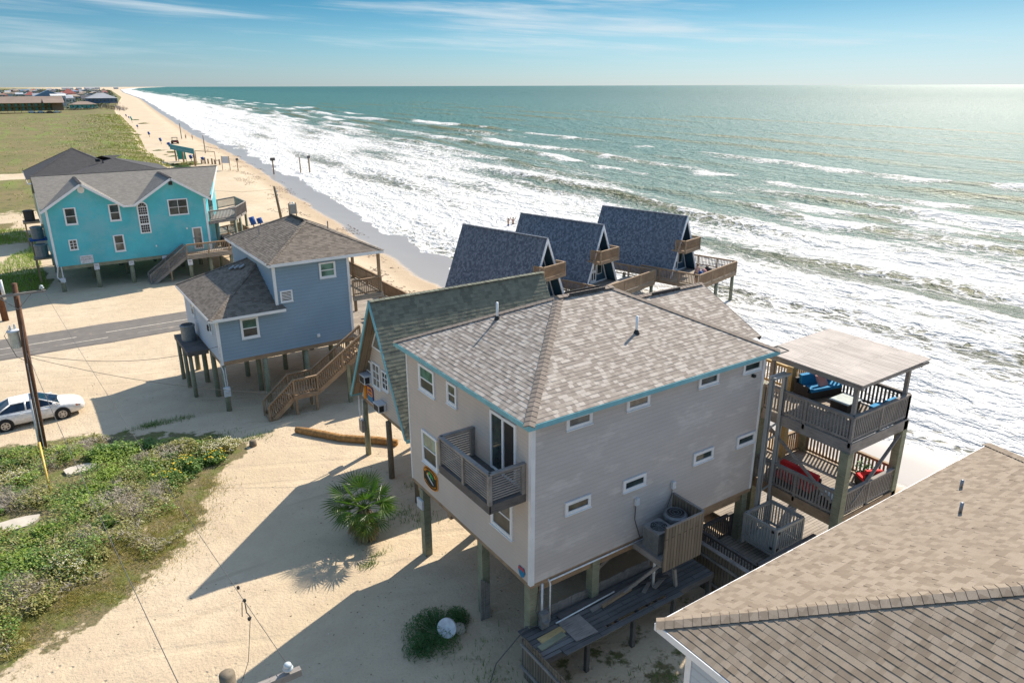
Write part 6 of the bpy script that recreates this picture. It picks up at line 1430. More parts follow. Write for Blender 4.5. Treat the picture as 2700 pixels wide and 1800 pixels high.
b = MB(); b.box(x-.75, x+.75, y-1.56, y-1.5, z+.75, z+.9); b.build('tail_light', m_sred, t_)
# posts and small signs on the beach and in the surf
def post(name, label, cat, x, y, h, r=.09, mt=None, box_=None, grp=None, sink=.9):
    z = ground_z(x, y); t_ = thing(name, label, cat, (x, y, z), grp); b = MB(); b.tube([(x, y, z-sink), (x-.03, y, z+h)], r, 8); b.build('post', mt or m_bwood, t_, True)
    if box_: b = MB(); b.box(x-box_[0], x+box_[0], y-.2, y+.2, z+h-box_[1], z+h+.05); b.build('head_box', m_dwood, t_)
    return t_
post('surf_post', 'post with a dark box on top standing in wet sand', 'post', 50.6, 172.5, 3.6, .16, None, (.5, .6), 'old posts in the shallow surf'); post('surf_post', 'thin bare post in the surf, left of two', 'post', 57.2, 173.5, 3.6, .14, None, None, 'old posts in the shallow surf'); post('surf_post', 'thicker post with knobbed top in the surf, right of two', 'post', 59.2, 173, 3.9, .18, None, (.3, .5), 'old posts in the shallow surf')
post('marker_post', 'thin grey marker post on the sand near the two walkers', 'post', 55, 297, 5.4, .16, m_gwood); post('marker_post', 'thin grey marker post right of the teal signboard', 'post', 48.0, 228, 5.0, .14, m_gwood); post('marker_post', 'short post with small sign at the wet sand edge', 'post', 43.5, 175.5, 2.8, .1, None, (.22, .5))
t_ = thing('twin_post_sign', 'pale sign panel between two thin posts on the beach', 'sign', (41.3, 177, 0)); z = ground_z(41.3, 177)
for x_, y_ in ((40.7, 177.9), (42.0, 176.4)): b = MB(); b.tube([(x_, y_, z-.4), (x_, y_, z+3.2)], .07, 6); b.build('post', m_bwood, t_)
b = MB(); b.bar((40.7, 177.9, z+2.35), (42.0, 176.4, z+2.35), .05, 1.5); b.build('panel', m_swhite, t_)
t_ = thing('net_frame', 'thin orange-brown goal frame on the beach behind the turquoise roof', 'frame', (40.6, 196, 0)); b = MB(); z = ground_z(41, 195); b.tube([(39.4, 198.5, z), (39.4, 198.5, z+3.0), (42.6, 192.3, z+3.0), (42.6, 192.3, z)], .09, 6); b.build('frame', m_bwood, t_)
for k, (x_, y_, h_) in enumerate(((40.2, 196.3, 1.0), (40.9, 195.9, 1.5), (41.5, 195.2, 1.2), (42.0, 193.4, 1.4), (42.5, 192.7, 1.1), (43.2, 191.0, 1.3), (39.4, 200.0, 1.3))): post('beach_bollard', 'short brown timber bollard near the orange-brown goal frame', 'bollard', x_, y_, h_, .2, None, None, 'timber bollards on the beach')
t_ = thing('boardwalk_stair', 'small timber boardwalk stair reaching the beach by the far decks', 'stair', (80, 660, 0))
for (p, q) in (((70, 690, 3.5), (80, 684, 3.5)), ((80, 684, 3.5), (86, 676, .2))): b = MB(); b.bar(p, q, 1.6, .3); b.bar((p[0], p[1]-.8, p[2]+1), (q[0], q[1]-.8, q[2]+1), .2, .2); b.build('walkway', m_dwood, t_)
for (x_, y_) in ((71, 689), (75, 687), (80, 684), (83, 680)): b = MB(); b.tube([(x_, y_, -1), (x_, y_, 3.4)], .25, 6); b.build('post', m_dwood, t_)

# ------------------------------------------------------------------ people (seen small, far off)
def person(label, x, y, z, rz, J, E, shirt, shorts, hair, group=None):
    """J: joint name -> (pos, radius); E: edges; one skinned body"""
    t_ = thing('person', label, 'person', (x, y, z), group); t_.rotation_euler = (0, 0, rz)
    def skin(name, names, edges, mat, grow, root):
        me = bpy.data.meshes.new(name); ix = {n_: i for i, n_ in enumerate(names)}
        me.from_pydata([J[n_][0] for n_ in names], [(ix[a], ix[b_]) for a, b_ in edges], []); me.materials.append(mat)
        o = bpy.data.objects.new(name, me); COL.objects.link(o); o.parent = t_
        md = o.modifiers.new('skin', 'SKIN'); md.use_smooth_shade = True
        for n_, v in zip(names, me.skin_vertices[0].data): v.radius = (J[n_][1]*grow,)*2; v.use_root = (n_ == root)
        s_ = o.modifiers.new('sub', 'SUBSURF'); s_.levels = 1; s_.render_levels = 1; return o
    skin('body', list(J), E, m_skin, 1.0, 'pelvis')
    if shirt: skin('shirt', ['waist', 'chest', 'sh_l', 'sh_r', 'neck0'], [('waist', 'chest'), ('chest', 'neck0'), ('chest', 'sh_l'), ('chest', 'sh_r')], shirt, 1.16, 'chest')
    if shorts: skin('shorts', ['pelvis', 'waist', 'kn_l', 'kn_r'], [('waist', 'pelvis'), ('pelvis', 'kn_l'), ('pelvis', 'kn_r')], shorts, 1.2, 'pelvis')
    h = J['head'][0]; b = MB(); b.lathe((h[0], h[1]+.015, h[2]-.02), [(.09, 0), (.115, .05), (.10, .11), (.04, .15)], 10); b.build('hair', hair, t_, True, org=Vector((0, 0, 0)))
    return t_
EDG = [('pelvis', 'waist'), ('waist', 'chest'), ('chest', 'neck0'), ('neck0', 'head'), ('chest', 'sh_l'), ('sh_l', 'el_l'), ('el_l', 'ha_l'), ('chest', 'sh_r'), ('sh_r', 'el_r'), ('el_r', 'ha_r'), ('pelvis', 'kn_l'), ('kn_l', 'an_l'), ('an_l', 'to_l'), ('pelvis', 'kn_r'), ('kn_r', 'an_r'), ('an_r', 'to_r')]
def pose(arms, stride=.18, hip=.95):
    J = {'pelvis': ((0, 0, hip), .14), 'waist': ((0, 0, hip+.14), .125), 'chest': ((0, 0, hip+.38), .15), 'neck0': ((0, 0, hip+.56), .06), 'head': ((0, .02, hip+.70), .105)}
    for s_, k in (('l', -1), ('r', 1)):
        a = arms[s_]; J['sh_'+s_] = ((k*.19, 0, hip+.48), .06); J['el_'+s_] = ((k*a[0][0], a[0][1], hip+a[0][2]), .045); J['ha_'+s_] = ((k*a[1][0], a[1][1], hip+a[1][2]), .035)
        J['kn_'+s_] = ((k*.1, k*stride*.6, hip*.52), .075); J['an_'+s_] = ((k*.1, k*stride, .08), .045); J['to_'+s_] = ((k*.11, k*stride+.15, .04), .035)
    return J
down = {'l': ((.25, 0, .2), (.24, .08, -.05)), 'r': ((.25, 0, .2), (.24, .08, -.05))}; upr = {'l': ((.38, .05, .68), (.46, .1, .95)), 'r': ((.36, 0, .72), (.30, .1, 1.0))}; bent = {'l': ((.26, .05, .22), (.2, .28, .2)), 'r': ((.26, .05, .22), (.2, .28, .2))}
m_hair = plain('dark hair', (.05, .03, .02), .6); m_dcloth = plain('dark clothing', (.03, .03, .04), .8); m_gcloth = plain('grey clothing', (.22, .22, .26), .8); m_violet = plain('violet clothing', (.10, .08, .28), .8)
person('person in dark clothes walking on the far sand, left of a pair', 56.0, 294.7, ground_z(56, 294.7), R(150), pose(down, .2), EDG, m_gcloth, m_dcloth, m_hair); person('person in dark clothes nearest the far water, right of a pair', 57.6, 291.5, ground_z(57.6, 291.5), R(30), pose(down, .14), EDG, m_dcloth, m_gcloth, m_hair)
person('person in blue swim shorts wading in the surf with raised arms', 58.9, 88.2, SEA-.72, R(200), pose(upr, .1), EDG, None, m_canvas, m_hair); person('second wader half hidden behind the raised arms of the first', 60.0, 88.6, SEA-.75, R(160), pose(upr, .1), EDG, m_violet, m_dcloth, m_hair)
q = loc(AF[2], -2.85, -2.95); person('person in violet top leaning at the cabin platform railing', q[0]+.25, q[1]+.35, PZ, R(170), pose(bent, .05), EDG, m_violet, m_dcloth, plain('brown hair', (.16, .08, .04), .6))

# ------------------------------------------------------------------ far buildings
def far_house(label, x, y, w_, d_, h0, h1, hr, wall, roof, grp='distant houses in the town up the coast', ridge='x', name='distant_house', win=True, cat='house'):
    t_ = thing(name, label, cat, (x, y, 0), grp); b = MB(); b.box(x-w_/2, x+w_/2, y-d_/2, y+d_/2, h0, h1); wl_ = b.build('wall', wall, t_)
    if win and y < 1400:
        b = MB(); n_ = max(2, int(w_/3))
        for k in range(n_): xx = x-w_/2+w_*(k+.5)/n_; b.box(xx-.6, xx+.6, y-d_/2-.05, y-d_/2+.02, h0+(h1-h0)*.35, h0+(h1-h0)*.75)
        b.build('window', m_glass, t_)
    if h0 > .5:
        b = MB()
        for k in range(4):
            for j in (0, 1): b.box(x-w_/2+.3+k*(w_-.6)/3-.15, x-w_/2+.3+k*(w_-.6)/3+.15, y-d_/2+.3+j*(d_-.6)-.15, y-d_/2+.3+j*(d_-.6)+.15, -.5, h0)
        b.build('piling', m_dwood, t_)
    o_ = .6; X0_, X1_, Y0_, Y1_ = x-w_/2-o_, x+w_/2+o_, y-d_/2-o_, y+d_/2+o_; b = MB()
    if ridge == 'hip':
        hw_ = min(w_, d_)/2+o_; A_, B__ = ((X0_+hw_, y), (X1_-hw_, y)) if w_ > d_ else ((x, Y0_+hw_), (x, Y1_-hw_))
        P4 = [(X0_, Y0_, h1), (X1_, Y0_, h1), (X1_, Y1_, h1), (X0_, Y1_, h1)]; a3, b3 = (*A_, hr), (*B__, hr)
        if w_ > d_: fs = [[P4[0], P4[1], b3, a3], [P4[2], P4[3], a3, b3], [P4[3], P4[0], a3], [P4[1], P4[2], b3]]
        else: fs = [[P4[0], P4[1], a3], [P4[1], P4[2], b3, a3], [P4[2], P4[3], b3], [P4[3], P4[0], a3, b3]]
    elif ridge == 'x': fs = [[(X0_, Y0_, h1), (X1_, Y0_, h1), (X1_, y, hr), (X0_, y, hr)], [(X1_, Y1_, h1), (X0_, Y1_, h1), (X0_, y, hr), (X1_, y, hr)], [(X0_, Y1_, h1), (X0_, Y0_, h1), (X0_, y, hr)], [(X1_, Y0_, h1), (X1_, Y1_, h1), (X1_, y, hr)]]
    else: fs = [[(X0_, Y1_, h1), (X0_, Y0_, h1), (x, Y0_, hr), (x, Y1_, hr)], [(X1_, Y0_, h1), (X1_, Y1_, h1), (x, Y1_, hr), (x, Y0_, hr)], [(X0_, Y0_, h1), (X1_, Y0_, h1), (x, Y0_, hr)], [(X1_, Y1_, h1), (X0_, Y1_, h1), (x, Y1_, hr)]]
    for f_ in fs: b.poly(f_)
    b.poly([(X0_, Y0_, h1-.05), (X0_, Y1_, h1-.05), (X1_, Y1_, h1-.05), (X1_, Y0_, h1-.05)]); b.build('roof', roof, t_); return t_
fm = {n_: paint('far '+n_, c_, .8, .08, .2) for n_, c_ in dict(white=(.62, .62, .60), cream=(.52, .47, .38), grey=(.32, .33, .35), blue=(.14, .24, .36), teal=(.08, .40, .38), tan=(.36, .29, .22), red=(.34, .10, .08), brown=(.20, .14, .10), dark=(.10, .10, .11), ochre=(.26, .22, .07), pale=(.44, .48, .52), roofbrown=(.27, .20, .155), navy=(.05, .11, .20)).items()}
# motel
M_ = thing('motel_building', 'long three level motel with brown roof and dim galleries across the meadow', 'motel', (-10, 640, 0)); mx0, mx1, my = -60, 42, 640
b = MB(); b.box(mx0, mx1, my, my+14, 2.2, 7.4); b.build('wall', fm['ochre'], M_)
b = MB(); b.prism([(mx0, my-2, 7.3), (mx0, my+16, 7.3), (mx0, my+7, 11.6)], (mx1-mx0+1, 0, 0)); b.prism([(30, my-6, 7.3), (30, my+20, 7.3), (30, my+7, 10.9)], (13, 0, 0)); b.build('roof', fm['roofbrown'], M_)
b = MB()
for z in (2.2, 4.8): b.box(mx0, mx1, my-2, my, z-.15, z); b.box(mx0, mx1, my-2.0, my-1.95, z+.8, z+.95)
for x_ in np.arange(mx0, mx1, 4): b.box(x_-.12, x_+.12, my-2, my-1.8, -.5, 7.3)
b.box(mx1-7, mx1, my-2.2, my-2.05, 2.2, 7.3); b.build('gallery', fm['brown'], M_)
b = MB()
for x_ in np.arange(mx0+1, mx1-1, 4):
    for z in (2.4, 5.0): b.box(x_, x_+1.1, my-.06, my, z, z+2)
b.build('door', fm['teal'], M_); b = MB()
for x_ in np.arange(mx0+2.6, mx1-1, 4):
    for z in (3.0, 5.5): b.box(x_, x_+1.0, my-.06, my, z, z+1.2)
b.build('window', m_glass, M_)
for k, (x_, mt, lb) in enumerate(((-1, 'dark', 'dark car parked under the motel near the left edge'), (22, 'white', 'white van parked under the motel'), (27.5, 'white', 'white car parked under the motel right of the van'), (33, 'brown', 'brown car parked under the motel stair'), (37.5, 'white', 'white car at the right end of the motel'))):
    t_ = thing('parked_car', lb, 'car', (x_, my-3, 0), 'cars parked under the motel'); z = ground_z(x_, my-3); b = MB(); b.hexa([(x_-2.3, my-4, z+.3), (x_+2.3, my-4, z+.3), (x_+2.3, my-2.2, z+.3), (x_-2.3, my-2.2, z+.3), (x_-2.2, my-3.95, z+1.0), (x_+2.2, my-3.95, z+1.0), (x_+2.2, my-2.25, z+1.0), (x_-2.2, my-2.25, z+1.0)]); b.hexa([(x_-1.6, my-3.95, z+1.0), (x_+1.4, my-3.95, z+1.0), (x_+1.4, my-2.25, z+1.0), (x_-1.6, my-2.25, z+1.0), (x_-1.2, my-3.8, z+1.6), (x_+.9, my-3.8, z+1.6), (x_+.9, my-2.4, z+1.6), (x_-1.2, my-2.4, z+1.6)]); b.build('body', fm[mt], t_)
    for xx in (x_-1.4, x_+1.4): b = MB(); b.tube([(xx, my-4.05, z+.33), (xx, my-3.8, z+.33)], .34, 10); b.build('wheel', m_tyre, t_)
far_house('teal low house with brown roof right of the motel', 62, 722, 19, 12, 1.4, 4.3, 6.6, fm['teal'], fm['roofbrown'], None, 'hip'); far_house('navy house with grey hipped roof above the teal house', 83, 790, 24, 18, 4.0, 8.2, 12.4, fm['navy'], fm['grey'], None, 'hip'); far_house('blue house with blue gabled roof showing over the motel', 52, 980, 26, 20, 2, 8.5, 14.5, fm['blue'], fm['blue'], None, 'y'); far_house('pale blue narrow house between motel and teal house', 50, 800, 11, 12, 1, 10.5, 12, fm['pale'], fm['white'], None)
t_ = thing('timber_decks', 'brown timber decks and boardwalk climbing beside the teal house', 'deck', (80, 720, 0))
b = MB()
for (x0, x1, y0, z) in ((73, 88, 718, 2.6), (75, 92, 716, 1.4), (84, 92, 740, 4.6), (50, 92, 700, .9)): b.box(x0, x1, y0, y0+5, z-.3, z); b.box(x0, x1, y0-.05, y0+.05, z+.75, z+.95)
b.build('floor', fm['brown'], t_); b = MB()
for x_ in np.arange(51, 92, 2.2): b.box(x_-.12, x_+.12, 700, 700.3, -.5, 1.8); b.box(x_-.1, x_+.1, 717, 717.3, -.5, 3.5)
b.build('post', fm['brown'], t_)
r2 = random.Random(21); walls = ['white', 'cream', 'grey', 'pale', 'blue', 'tan', 'white', 'cream', 'teal', 'white']; roofs = ['grey', 'roofbrown', 'dark', 'grey', 'blue', 'tan', 'red', 'grey', 'pale']
placed = []
for k in range(900):
    y = 860*math.exp(r2.random()*1.55); xmax = dune_edge(y)-25; x = r2.uniform(-.03*y-5, xmax)
    if any(abs(x-a)+abs(y-c)*.5 < 17 for a, c in placed) or (y < 960 and x > 40): continue
    placed.append((x, y))
    if len(placed) > 150: break
    wn, rn = r2.choice(walls), r2.choice(roofs); h0 = r2.choice((0.3, 2.4, 2.8)); st_ = r2.choice((2.9, 5.2, 5.6))
    far_house('distant %s house with %s roof in the hazy town' % (wn, rn.replace('roofbrown', 'brown')), x, y, r2.uniform(9, 15), r2.uniform(9, 14), h0, h0+st_, h0+st_+r2.uniform(2, 4), fm[wn], fm[rn], ridge=r2.choice(('x', 'y', 'hip')))
t_ = far_house('distant dark red house with steep red roof above the motel roof', 92, 1250, 17, 15, 3, 9, 15.5, fm['red'], fm['red'], None, 'hip')
for k in range(9): x_, y_ = 640+60*k*.6, 5200+200*k; far_house('tiny grey building on the coast at the horizon', x_-60-r2.uniform(0, 250), y_, 30, 30, 0, r2.uniform(6, 11), 14, fm['pale'], fm['grey'], 'tiny buildings at the coast horizon', win=False)
# ------------------------------------------------------------------ vegetation
RN = np.random.RandomState(4)
def leafquads(C, L, W_, tilt=.6, dirz=None, up=0.0):
    """one bent quad per centre; C (n,3), L/W arrays"""
    n = len(C); a = RN.rand(n)*6.2832; e = (RN.rand(n)-.5)*2*tilt+up
    d = np.stack([np.cos(a)*np.cos(e), np.sin(a)*np.cos(e), np.sin(e)], 1); s = np.stack([-np.sin(a), np.cos(a), (RN.rand(n)-.5)*.8], 1)
    L = np.asarray(L).reshape(-1, 1); W_ = np.asarray(W_).reshape(-1, 1)
    V = np.stack([C-d*L*.5, C+s*W_*.5, C+d*L*.5, C-s*W_*.5], 1).reshape(-1, 3); return V, np.arange(4*n).reshape(n, 4)
def blades(C, H, W_, lean=.5):
    n = len(C); a = RN.rand(n)*6.2832; l = (RN.rand(n)*lean)[:, None]; H = np.asarray(H).reshape(-1, 1); W_ = np.asarray(W_).reshape(-1, 1)
    d = np.stack([np.cos(a), np.sin(a), np.zeros(n)], 1); s = np.stack([-np.sin(a), np.cos(a), np.zeros(n)], 1); z = np.array([[0, 0, 1.]])
    V = np.stack([C-s*W_*.5, C+s*W_*.5, C+d*l*H+z*H], 1).reshape(-1, 3); return V, np.arange(3*n).reshape(n, 3)
def gz(P): return np.array([ground_z(float(x), float(y)) for x, y in P])
m_lv = [leaf('bright green leaves', (.19, .27, .03), (.27, .33, .055)), leaf('deep green leaves', (.085, .165, .025), (.13, .20, .04)), leaf('olive leaves', (.24, .235, .06), (.31, .265, .10)), leaf('dry twigs', (.30, .255, .20), (.40, .345, .275), .05), leaf('straw grass', (.33, .25, .075), (.22, .215, .035))]
m_fl_w = plain('white blossom', (.75, .70, .55), .7); m_fl_y = plain('yellow blossom', (.80, .52, .01), .6)
# low ground cover of the thicket
N = 95000; P = np.stack([RN.uniform(-7, 8, N), RN.uniform(24.5, 44, N)], 1)
keep = []
holes = [(5.4, 34.9, .7), (4.9, 33.4, .8), (4.2, 32.4, .8), (6.4, 36.2, .5), (2.6, 30.6, .7), (3.2, 31.2, .6), (.9, 29.2, .7), (-.4, 27.6, .6), (-1.9, 26.6, .7), (3.4, 40.9, .7), (4.4, 40.2, .8), (5.4, 39.6, .8), (6.4, 38.6, .6), (-2.9, 34.2, .9), (-1.9, 33.9, .8), (-.5, 37.6, .9), (.1, 37.8, .7), (1.4, 40.0, 1.0), (2.6, 40.2, .7)]
for i, (x, y) in enumerate(P):
    if not inpoly(x, y, THICKET): continue
    if x < -4.6: continue
    nn = nz(x, y, .45, 6)+.5*nz(x, y, 1.3, 2); d = dist_poly(x, y, THICKET)
    if nn+.75*min(d, 1.2) < .32: continue
    if any((x-a)**2+((y-c)*.8)**2 < r_*r_ for a, c, r_ in holes): continue
    keep.append((x, y, nn, d))
K = np.array(keep); hgt = np.clip(.1+.35*K[:, 2]+.22*np.minimum(K[:, 3], 2), .04, .75)
C = np.stack([K[:, 0], K[:, 1], gz(K[:, :2])+hgt*RN.rand(len(K))**.6], 1)
zone = np.array([nz(x, y, .38, 14)+.4*nz(x, y, 1.1, 3) for x, y in K[:, :2]])+RN.randn(len(K))*.12
zi = np.select([K[:, 1] < 27.5+.6*K[:, 0], zone < -.28, zone < .0, zone < .22], [4, 3, 2, 1], 0)
mats = m_lv; Vs, Fs, ms_, off = [], [], [], 0
for k in range(5):
    s_ = zi == k
    if not s_.any(): continue
    if k in (3, 4): V, F = leafquads(C[s_], RN.uniform(.16, .34, s_.sum()), RN.uniform(.012, .03, s_.sum()), .9, up=.5)
    else: V, F = leafquads(C[s_], RN.uniform(.07, .15, s_.sum()), RN.uniform(.035, .08, s_.sum()), .8)
    Vs.append(V); Fs.append(F+off); ms_.append(np.full(len(F), k)); off += len(V)
o = raw_mesh('ground_cover', np.concatenate(Vs), np.concatenate(Fs), mats); o.data.polygons.foreach_set('material_index', np.concatenate(ms_).astype(np.int32)); tag(o, 'dense low green and olive ground cover on the sand mound beside the car', 'ground cover', kind='stuff')
# shrubs: a few kinds, each with foliage, stems, blossom
def shrub(name, label, mat, n, kind, group, flower=None):
    t_ = thing(name, label, 'shrub', (0, 0, 0), group)
    u = RN.randn(n, 3); u /= np.linalg.norm(u, axis=1)[:, None]; u[:, 2] = np.abs(u[:, 2]); r_ = RN.rand(n)**.4
    lump = np.array([.75+.45*noise.noise(Vector(v)*1.9+Vector((len(label), 0, 0))) for v in u]); C = u*(r_*lump)[:, None]*np.array([1, 1, .8]); C[:, 2] += .05
    if kind == 'leafy': V, F = leafquads(C, RN.uniform(.09, .19, n), RN.uniform(.05, .10, n), .9)
    else: V, F = leafquads(C, RN.uniform(.2, .5, n), RN.uniform(.008, .02, n), 1.1, up=.6)
    raw_mesh('foliage', V, F, mat, t_)
    b = MB()
    for k in range(9): a = rnd.uniform(0, 6.28); e = rnd.uniform(.4, 1.3); L = rnd.uniform(.5, .85); b.tube([(0, 0, -.1), (.35*L*math.cos(a)*math.cos(e), .35*L*math.sin(a)*math.cos(e), .4*L*math.sin(e)), (L*math.cos(a)*math.cos(e), L*math.sin(a)*math.cos(e), L*math.sin(e))], [.025, .018, .006], 5)
    b.build('stem', m_lv[3], t_, org=Vector((0, 0, 0)))
    if flower:
        s_ = np.argsort(-(C[:, 2]+np.linalg.norm(C, axis=1)))[:flower[1]*3:3]; V, F = leafquads(C[s_]*1.05+np.array([0, 0, .04]), np.full(len(s_), flower[2]), np.full(len(s_), flower[2]), .25); raw_mesh('blossom', V, F, flower[0], t_)
    return t_
G_ = 'shrubs in the sand mound thicket'
protos = [shrub('leafy_shrub', 'bright green leafy shrub in the sand mound thicket', m_lv[0], 1500, 'leafy', G_), shrub('leafy_shrub', 'deep green leafy shrub in the sand mound thicket', m_lv[1], 1500, 'leafy', G_), shrub('leafy_shrub', 'olive green shrub in the sand mound thicket', m_lv[2], 1400, 'leafy', G_), shrub('dry_shrub', 'bare grey-brown twiggy shrub in the sand mound thicket', m_lv[3], 900, 'twig', G_),
          shrub('white_flowering_shrub', 'shrub dotted with tiny white blossoms in the sand mound thicket', m_lv[2], 1100, 'leafy', G_, (m_fl_w, 170, .075)), shrub('yellow_flowering_shrub', 'green shrub dotted with yellow blossoms in the sand mound thicket', m_lv[1], 1500, 'leafy', G_, (m_fl_y, 34, .085))]
fixed = [(4.6, 35.6, 5, 1.1), (5.9, 36.0, 5, .9), (3.6, 34.6, 5, .9), (6.6, 36.9, 4, .8), (6.9, 37.3, 4, .8), (5.9, 36.9, 4, .7), (-1.0, 29.6, 4, .9), (-.7, 29.2, 4, .75), (-2.7, 38.6, 4, .8), (-2.2, 38.4, 4, .8), (-3.0, 31.0, 0, 1.0), (-1.6, 32.2, 0, 1.0), (.2, 33.7, 0, 1.1), (1.1, 34.6, 0, 1.0), (.4, 35.2, 0, .9), (2.0, 38.8, 1, 1.15), (3.2, 38.6, 1, 1.0), (1.2, 38.9, 1, 1.0), (4.2, 38.2, 2, .9), (-2.6, 36.2, 3, 1.1), (-3.2, 37.2, 3, 1.0), (-1.6, 36.0, 2, .9), (2.6, 33.2, 3, .9), (1.9, 32.3, 3, .9), (3.0, 33.9, 3, .8), (-.2, 31.2, 3, .9), (-1.7, 30.6, 1, .9), (-2.6, 29.0, 3, 1.0), (-3.4, 29.4, 1, .9), (.6, 31.9, 1, .7), (2.2, 35.6, 2, .9), (3.2, 36.4, 0, .8), (4.9, 37.4, 2, .9), (6.0, 38.0, 2, .7), (0, 41.6, 2, .9), (1.0, 42.0, 2, .8), (-1.0, 41.8, 2, .8), (-.3, 40.2, 0, 1.0), (-1.6, 40.4, 2, .9), (-2.8, 41.5, 2, .9), (-2.6, 40.0, 1, .8), (.6, 40.6, 3, .8), (-3.2, 33.0, 2, .9), (1.3, 36.6, 0, .8), (-1.2, 39.0, 3, .8), (4.0, 36.6, 1, .8), (2.9, 37.3, 3, .7), (-3.4, 35.4, 1, .7), (-2.0, 27.8, 2, .7), (.2, 29.7, 2, .6)]
used = set()
for (x, y, k, s_) in fixed:
    z = ground_z(x, y)-.02; rz = rnd.uniform(0, 6.28); scl = (s_*rnd.uniform(.85, 1.1), s_*rnd.uniform(.85, 1.1), s_*rnd.uniform(.65, .95))
    if k not in used: used.add(k); r_ = protos[k]; r_.location = (x, y, z); r_.rotation_euler = (0, 0, rz); r_.scale = scl
    else: dup(protos[k], (x, y, z), rz, sc=scl)
# grass: tufts round the lots, the shaded yard, the lot beside the stump
def tufts(name, label, spots, mat, hh, ww, cat='grass'):
    Vs = []
    for (cx, cy, rx, ry, n) in spots:
        q = RN.randn(n, 2)*np.array([rx, ry])*.5+np.array([cx, cy]); Vs.append(q)
    q = np.concatenate(Vs); C = np.column_stack([q, gz(q)-.01]); V, F = blades(C, RN.uniform(*hh, len(C)), RN.uniform(*ww, len(C)), .9); o = raw_mesh(name, V, F, mat); tag(o, label, cat, kind='stuff'); return o
tufts('sand_grass', 'sparse grass tufts on the open sand around the pilings', [(7.8, 37.4, 1.6, .5, 260), (8.6, 37.6, .9, .4, 120), (6.4, 38.6, 1.4, .6, 240), (4.2, 42.3, 1.2, .4, 500), (5.6, 42.2, .8, .4, 160), (11.6, 26.2, 1.0, .8, 240), (12.2, 25.2, .8, .8, 160), (9.0, 23.6, .5, .25, 120), (9.6, 24.0, .5, .2, 60), (13.2, 28.2, .5, .5, 60), (10.0, 17.0, 1.4, 1.2, 120), (8.4, 14.4, 1.2, .9, 220), (9.6, 15.4, 1.2, 1.0, 260)], m_lv[1], (.08, .26), (.015, .035))
tufts('edge_grass', 'yellow-green grass along the lower edge of the thicket', [(1.6, 29.6, 2.0, 1.6, 5200), (-.8, 27.6, 2.4, 1.0, 3600), (3.6, 31.6, 1.4, 1.8, 2600), (-3.0, 26.4, 1.6, .9, 1800), (5.3, 33.6, .9, 1.4, 900)], m_lv[4], (.05, .18), (.012, .03))
tufts('yard_grass', 'dark green grass in the shaded yard between the houses', [(13.3, 10.9, 1.6, 2.0, 2600), (13.9, 9.6, 1.5, 1.2, 1500), (11.0, 12.0, .8, 1.6, 900), (12.2, 9.8, .8, .8, 500), (16.5, 10.5, 2.5, 2.0, 1200)], m_lv[1], (.10, .34), (.02, .045))
V, F = leafquads(np.array([(11.1, 12.6, .45), (11.4, 12.7, .5), (11.55, 12.2, .42), (11.3, 12.0, .4), (12.2, 12.55, .45), (10.75, 11.9, .5)]), np.full(6, .1), np.full(6, .1), .1); o = raw_mesh('yard_flowers', V, F, m_fl_y); tag(o, 'a few yellow flowers in the shaded yard', 'flowers', kind='stuff')
# dune grass and scrub beyond the turquoise house
q = []
while len(q) < 13000:
    y = 150+420*RN.rand()**1.6; e = -1.5+RN.exponential(7)
    if nz(dune_edge(y)-e, y, .12, 3)+.25*RN.randn() > .0: q.append((dune_edge(y)-e, y))
q = np.array(q); dd = np.linalg.norm(q, axis=1); C = np.column_stack([q, gz(q)-.05]); V, F = blades(C, RN.uniform(.2, .6, len(C)), .05+dd*.0009, 1.2); o = raw_mesh('dune_grass', V, F, m_lv[2]); tag(o, 'rough green dune grass along the seaward edge of the meadow', 'dune grass', kind='stuff')
q = np.column_stack([RN.uniform(-14, 60, 9000), 118+420*RN.rand(9000)**1.5]); q = np.array([(x, y) for x, y in q if x < dune_edge(y)-2 and not (180 < y < 194 and x < 8) and nz(x, y, .05, 8)+.5*nz(x, y, .2, 1) > -.05 and y > 120+ (0 if x < 20 else 40)])
dd = np.linalg.norm(q, axis=1); C = np.column_stack([q, gz(q)-.05]); V, F = blades(C, RN.uniform(.1, .3, len(C)), .05+dd*.0008, 1.2); o = raw_mesh('meadow_grass', V, F, m_lv[4]); tag(o, 'olive meadow grass on the flat ground before the motel', 'grass', kind='stuff')
q = np.array([(RN.uniform(-4, 1.2), RN.uniform(80, 118)) for _ in range(9000)]); q = np.array([(x, y) for x, y in q if nz(x, y, .09, 4) < .1]); C = np.column_stack([q, gz(q)-.03]); V, F = blades(C, RN.uniform(.15, .5, len(C)), np.full(len(C), .06), 1.0); o = raw_mesh('lot_grass', V, F, m_lv[0]); tag(o, 'green grass strips left of the turquoise house', 'grass', kind='stuff')
m_far_scrub = leaf('far scrub', (.045, .06, .03), (.075, .085, .045), .1)
q = np.column_stack([RN.uniform(0, 1, 16000), 700*np.exp(1.9*RN.rand(16000))]); q = np.array([(-.03*y-10+u_*(dune_edge(y)-8+.03*y+10), y) for u_, y in q]); C = np.column_stack([q, np.abs(RN.randn(len(q)))*1.6+.5]); dd = np.linalg.norm(q, axis=1); V, F = leafquads(C, 1.0+dd*.0018, .8+dd*.0014, .5); o = raw_mesh('far_scrub', V, F, m_far_scrub); tag(o, 'dark green scrub and trees among the far town houses', 'scrub', kind='stuff')
